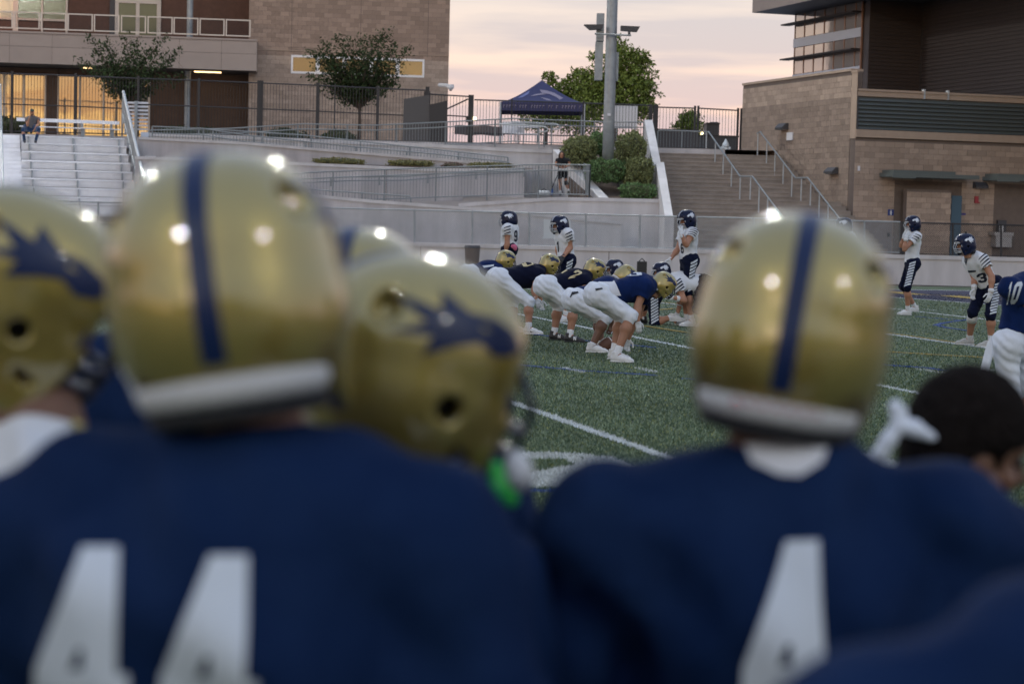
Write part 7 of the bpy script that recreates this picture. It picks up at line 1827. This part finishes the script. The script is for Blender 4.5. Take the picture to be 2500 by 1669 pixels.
vs_ = lambda x, y: (x*1.0643, y*1.0643)          # positions read off the 2349-pixel view
def yawv(deg, p=0.0): return (math.sin(math.radians(deg)), math.cos(math.radians(deg)), p)
# number 44
c = sideline('player seen from behind with a white 44 on his blue back and a gold helmet', vs_(560, 1004), 2.32, math.radians(16), vs_(534, 688), yawv(2, -.05), roll=math.radians(10), hsc=1.02, sleeve=.85, shw=.45, bulk=1.3, pads=1.3)
for x0, x1, xa, xb in ((75, 325, 195, 330), (350, 620, 470, 625)): pass
o44 = GL['4']
print_quad(c, 'bj', vs_, [(85, 1735), (290, 1735), (305, 1256), (120, 1256)], [o44[0]], o44[1], MT['num_white'], 'number', .08, .003, .72)
print_quad(c, 'bj', vs_, [(370, 1750), (585, 1750), (602, 1274), (410, 1274)], [o44[0]], o44[1], MT['num_white'], 'number', .08, .003, .72)
# number 4
c = sideline('player seen from behind with a single white 4 and red letters on his helmet pad', vs_(1800, 1045), 2.68, math.radians(2), vs_(1815, 770), yawv(9, -.03), roll=math.radians(-8), hsc=.975, shw=.44, bulk=1.22, pads=1.25, skin='skin_b', sleeve=.62)
print_quad(c, 'bj', vs_, [(1708, 1730), (1930, 1730), (1905, 1238), (1742, 1243)], [o44[0]], o44[1], MT['num_white'], 'number', .08, .003, .72)
print_poly(c, 'bj', vs_, [(1708, 1020), (1900, 1020), (1886, 1064), (1836, 1094), (1788, 1090), (1726, 1062)], MT['under_w'], 'undershirt_collar', .05, .004)
hm, Mh = c['helm']; bp_ = [o for o in hm.children if o.name.startswith('neck_bumper')][0]
bb = BVHTree.FromPolygons([tuple(v.co) for v in bp_.data.vertices], [tuple(p.vertices) for p in bp_.data.polygons])
mb = MB()
for i in range(7):
    a = -.42+.14*i; o_ = np.array([.14*math.sin(a), -.03-.14*math.cos(a), -.103]); hh_ = .015 if i == 0 else .011; tv = np.array([math.cos(a), math.sin(a), 0]); n_ = unit((math.sin(a), -math.cos(a), 0))
    for du in ((-.007, -.002), (.002, .007)):
        pts = []
        for u_, z_ in ((du[0], -hh_), (du[1], -hh_), (du[1], hh_), (du[0], hh_)):
            q = o_+tv*u_+[0, 0, z_]+n_*.05; r__ = bb.ray_cast(Vector(q), Vector(-n_), .3); pts.append(np.array(r__[0])+n_*.003 if r__[0] is not None else o_)
        mb.raw(pts, [(0, 1, 2, 3)])
rl = put_m('red_lettering', mb.mesh('red_lettering'), MT['redprint'], None, Matrix.Identity(4)); rl.parent = hm; rl['kind'] = 'stuff'
# between them: side-on helmet with a green mouthguard
c = sideline('player in side view with a gold winged helmet and a green mouthguard', vs_(905, 1125), 2.75, math.radians(55), vs_(955, 872), yawv(68, -.16), roll=math.radians(-4), shw=.40, skin='skin_b', hsc=1.03)
s = SDF(P(*vs_(1150, 1115), 2.70)-.08, P(*vs_(1150, 1115), 2.70)+.08, .006); q_ = lambda x, y: P(*vs_(x, y), 2.70)
s.cone(q_(1138, 1075), q_(1146, 1120), .012, .014, 0).cone(q_(1146, 1120), q_(1172, 1145), .014, .012, .01); m = s.mesh(1); child(c, 'mouthguard', np_mesh('mouthguard', m[0], m[1], True), MT['green_gel'])
s = SDF(q_(1195, 1090)-.08, q_(1195, 1090)+.08, .006); s.ell(q_(1192, 1085), I3, (.020, .022, .026), 0).ell(q_(1180, 1062), I3, (.012, .015, .02), .01); m = s.mesh(1); child(c, 'chin_cup', np_mesh('chin_cup', m[0], m[1], True), MT['strapw'])
# farther gold helmet half hidden
c = sideline('player with a gold helmet almost hidden behind the other helmets', vs_(812, 985), 3.45, math.radians(10), vs_(815, 745), yawv(6, 0), shw=.42)
# left edge
c = sideline('left edge player in a white jersey with a bowed gold helmet', vs_(85, 990), 2.95, math.radians(50), vs_(48, 700), yawv(74, -.42), roll=math.radians(-6), jersey='jersey_w', shw=.42, skin='skin_b', pads=1.1)
print_poly(c, 'bj', vs_, [(160, 955), (275, 965), (285, 1000), (165, 992)], MT['gold_trim'], 'trim', .08)
c = sideline('added player in blue filling the dark gap left of the white 44, shoulder showing', vs_(412, 760), 3.95, math.radians(6), vs_(440, 590), yawv(10, -.1), shw=.42, hsc=.96)  # added figure: his dark jersey fills the shaded gap beside the bowed helmet
# bareheaded one with a knotted headband
rr_ = np.array([1, 0, 0]); 
c = sideline('bareheaded person with short black hair and a white knotted headband', vs_(2215, 1150), 3.5, math.radians(50), vs_(2222, 1046), yawv(78, -.20), roll=math.radians(-8), helmet=None, pads=.25, bulk=.95, lb=1.0, skin='skin_b', shw=.36, h=.012, arms={'n': (np.array([.17, -.12, -.16]), np.array([.04, .10, .20])), 'f': (np.array([.02, .16, -.25]), np.array([.1, .15, .1]))})
HM_ = c['HM']; s = SDF((-.12, -.14, -.13), (.12, .13, .17), .007); s.ell((0, -.018, .050), I3, (.094, .114, .116), 0).ell((0, -.055, -.02), I3, (.080, .072, .08), .03); s.box((0, .095, -.045), I3, (.10, .062, .085), .02, .012, cut=True); s.box((0, .02, -.10), I3, (.10, .05, .06), .02, .012, cut=True)
for q in (-1, 1): s.ell((q*.095, .000, -.015), I3, (.045, .036, .044), .008, cut=True)
s.ripple(lambda X, Y, Z: np.sin(X*150+Z*120)*np.sin(Y*140-Z*110), .0022); m = xf(s.mesh(1), HM_); child(c, 'hair', np_mesh('hair', m[0], m[1], True), MT['hair_k'])
D6 = 3.42; kk = lambda x, y, d=0: P(*vs_(x, y), D6+d)
s = SDF(kk(1980, 1080)-.05, kk(2160, 900)+.09, .006); k0 = kk(2062, 975)
s.cone(k0, kk(2054, 932), .010, .013, 0).cone(k0, kk(2076, 944), .008, .008, .006).cone(k0, kk(2096, 982), .010, .015, .008).cone(kk(2096, 982), kk(2138, 1002), .015, .009, .008).cone(k0, kk(2040, 1005), .010, .014, .008).cone(kk(2040, 1005), kk(1994, 1060), .014, .007, .006).cone(kk(2052, 996), kk(2026, 1064), .009, .005, .005).ell(k0, I3, (.014, .015, .014), .006); m = s.mesh(1); child(c, 'headband', np_mesh('headband', m[0], m[1], True), MT['towel'])
J_ = c['J']; band(c, 'wrist_tape', J_['eln'], J_['wrn'], .75, 1.0, .034, MT['tape_b']); band(c, 'elbow_pad', J_['eln'], J_['wrn'], -.12, .12, .052, MT['tape_b'])
# nearest shoulder at lower right
c = sideline('nearest person with only a blue shoulder in view, lower right corner', vs_(2640, 1395), 1.62, math.radians(-12), vs_(2690, 1130), yawv(-5), helmet=None, pads=1.0, shw=.44, bulk=1.15, skin='skin_b')
s = SDF((-.12, -.14, -.10), (.12, .13, .17), .008); s.ell((0, -.018, .042), I3, (.088, .106, .104), 0); s.box((0, .10, -.045), I3, (.10, .062, .085), .02, .012, cut=True); m = xf(s.mesh(1), c['HM']); child(c, 'hair', np_mesh('hair', m[0], m[1], True), MT['hair_k'])
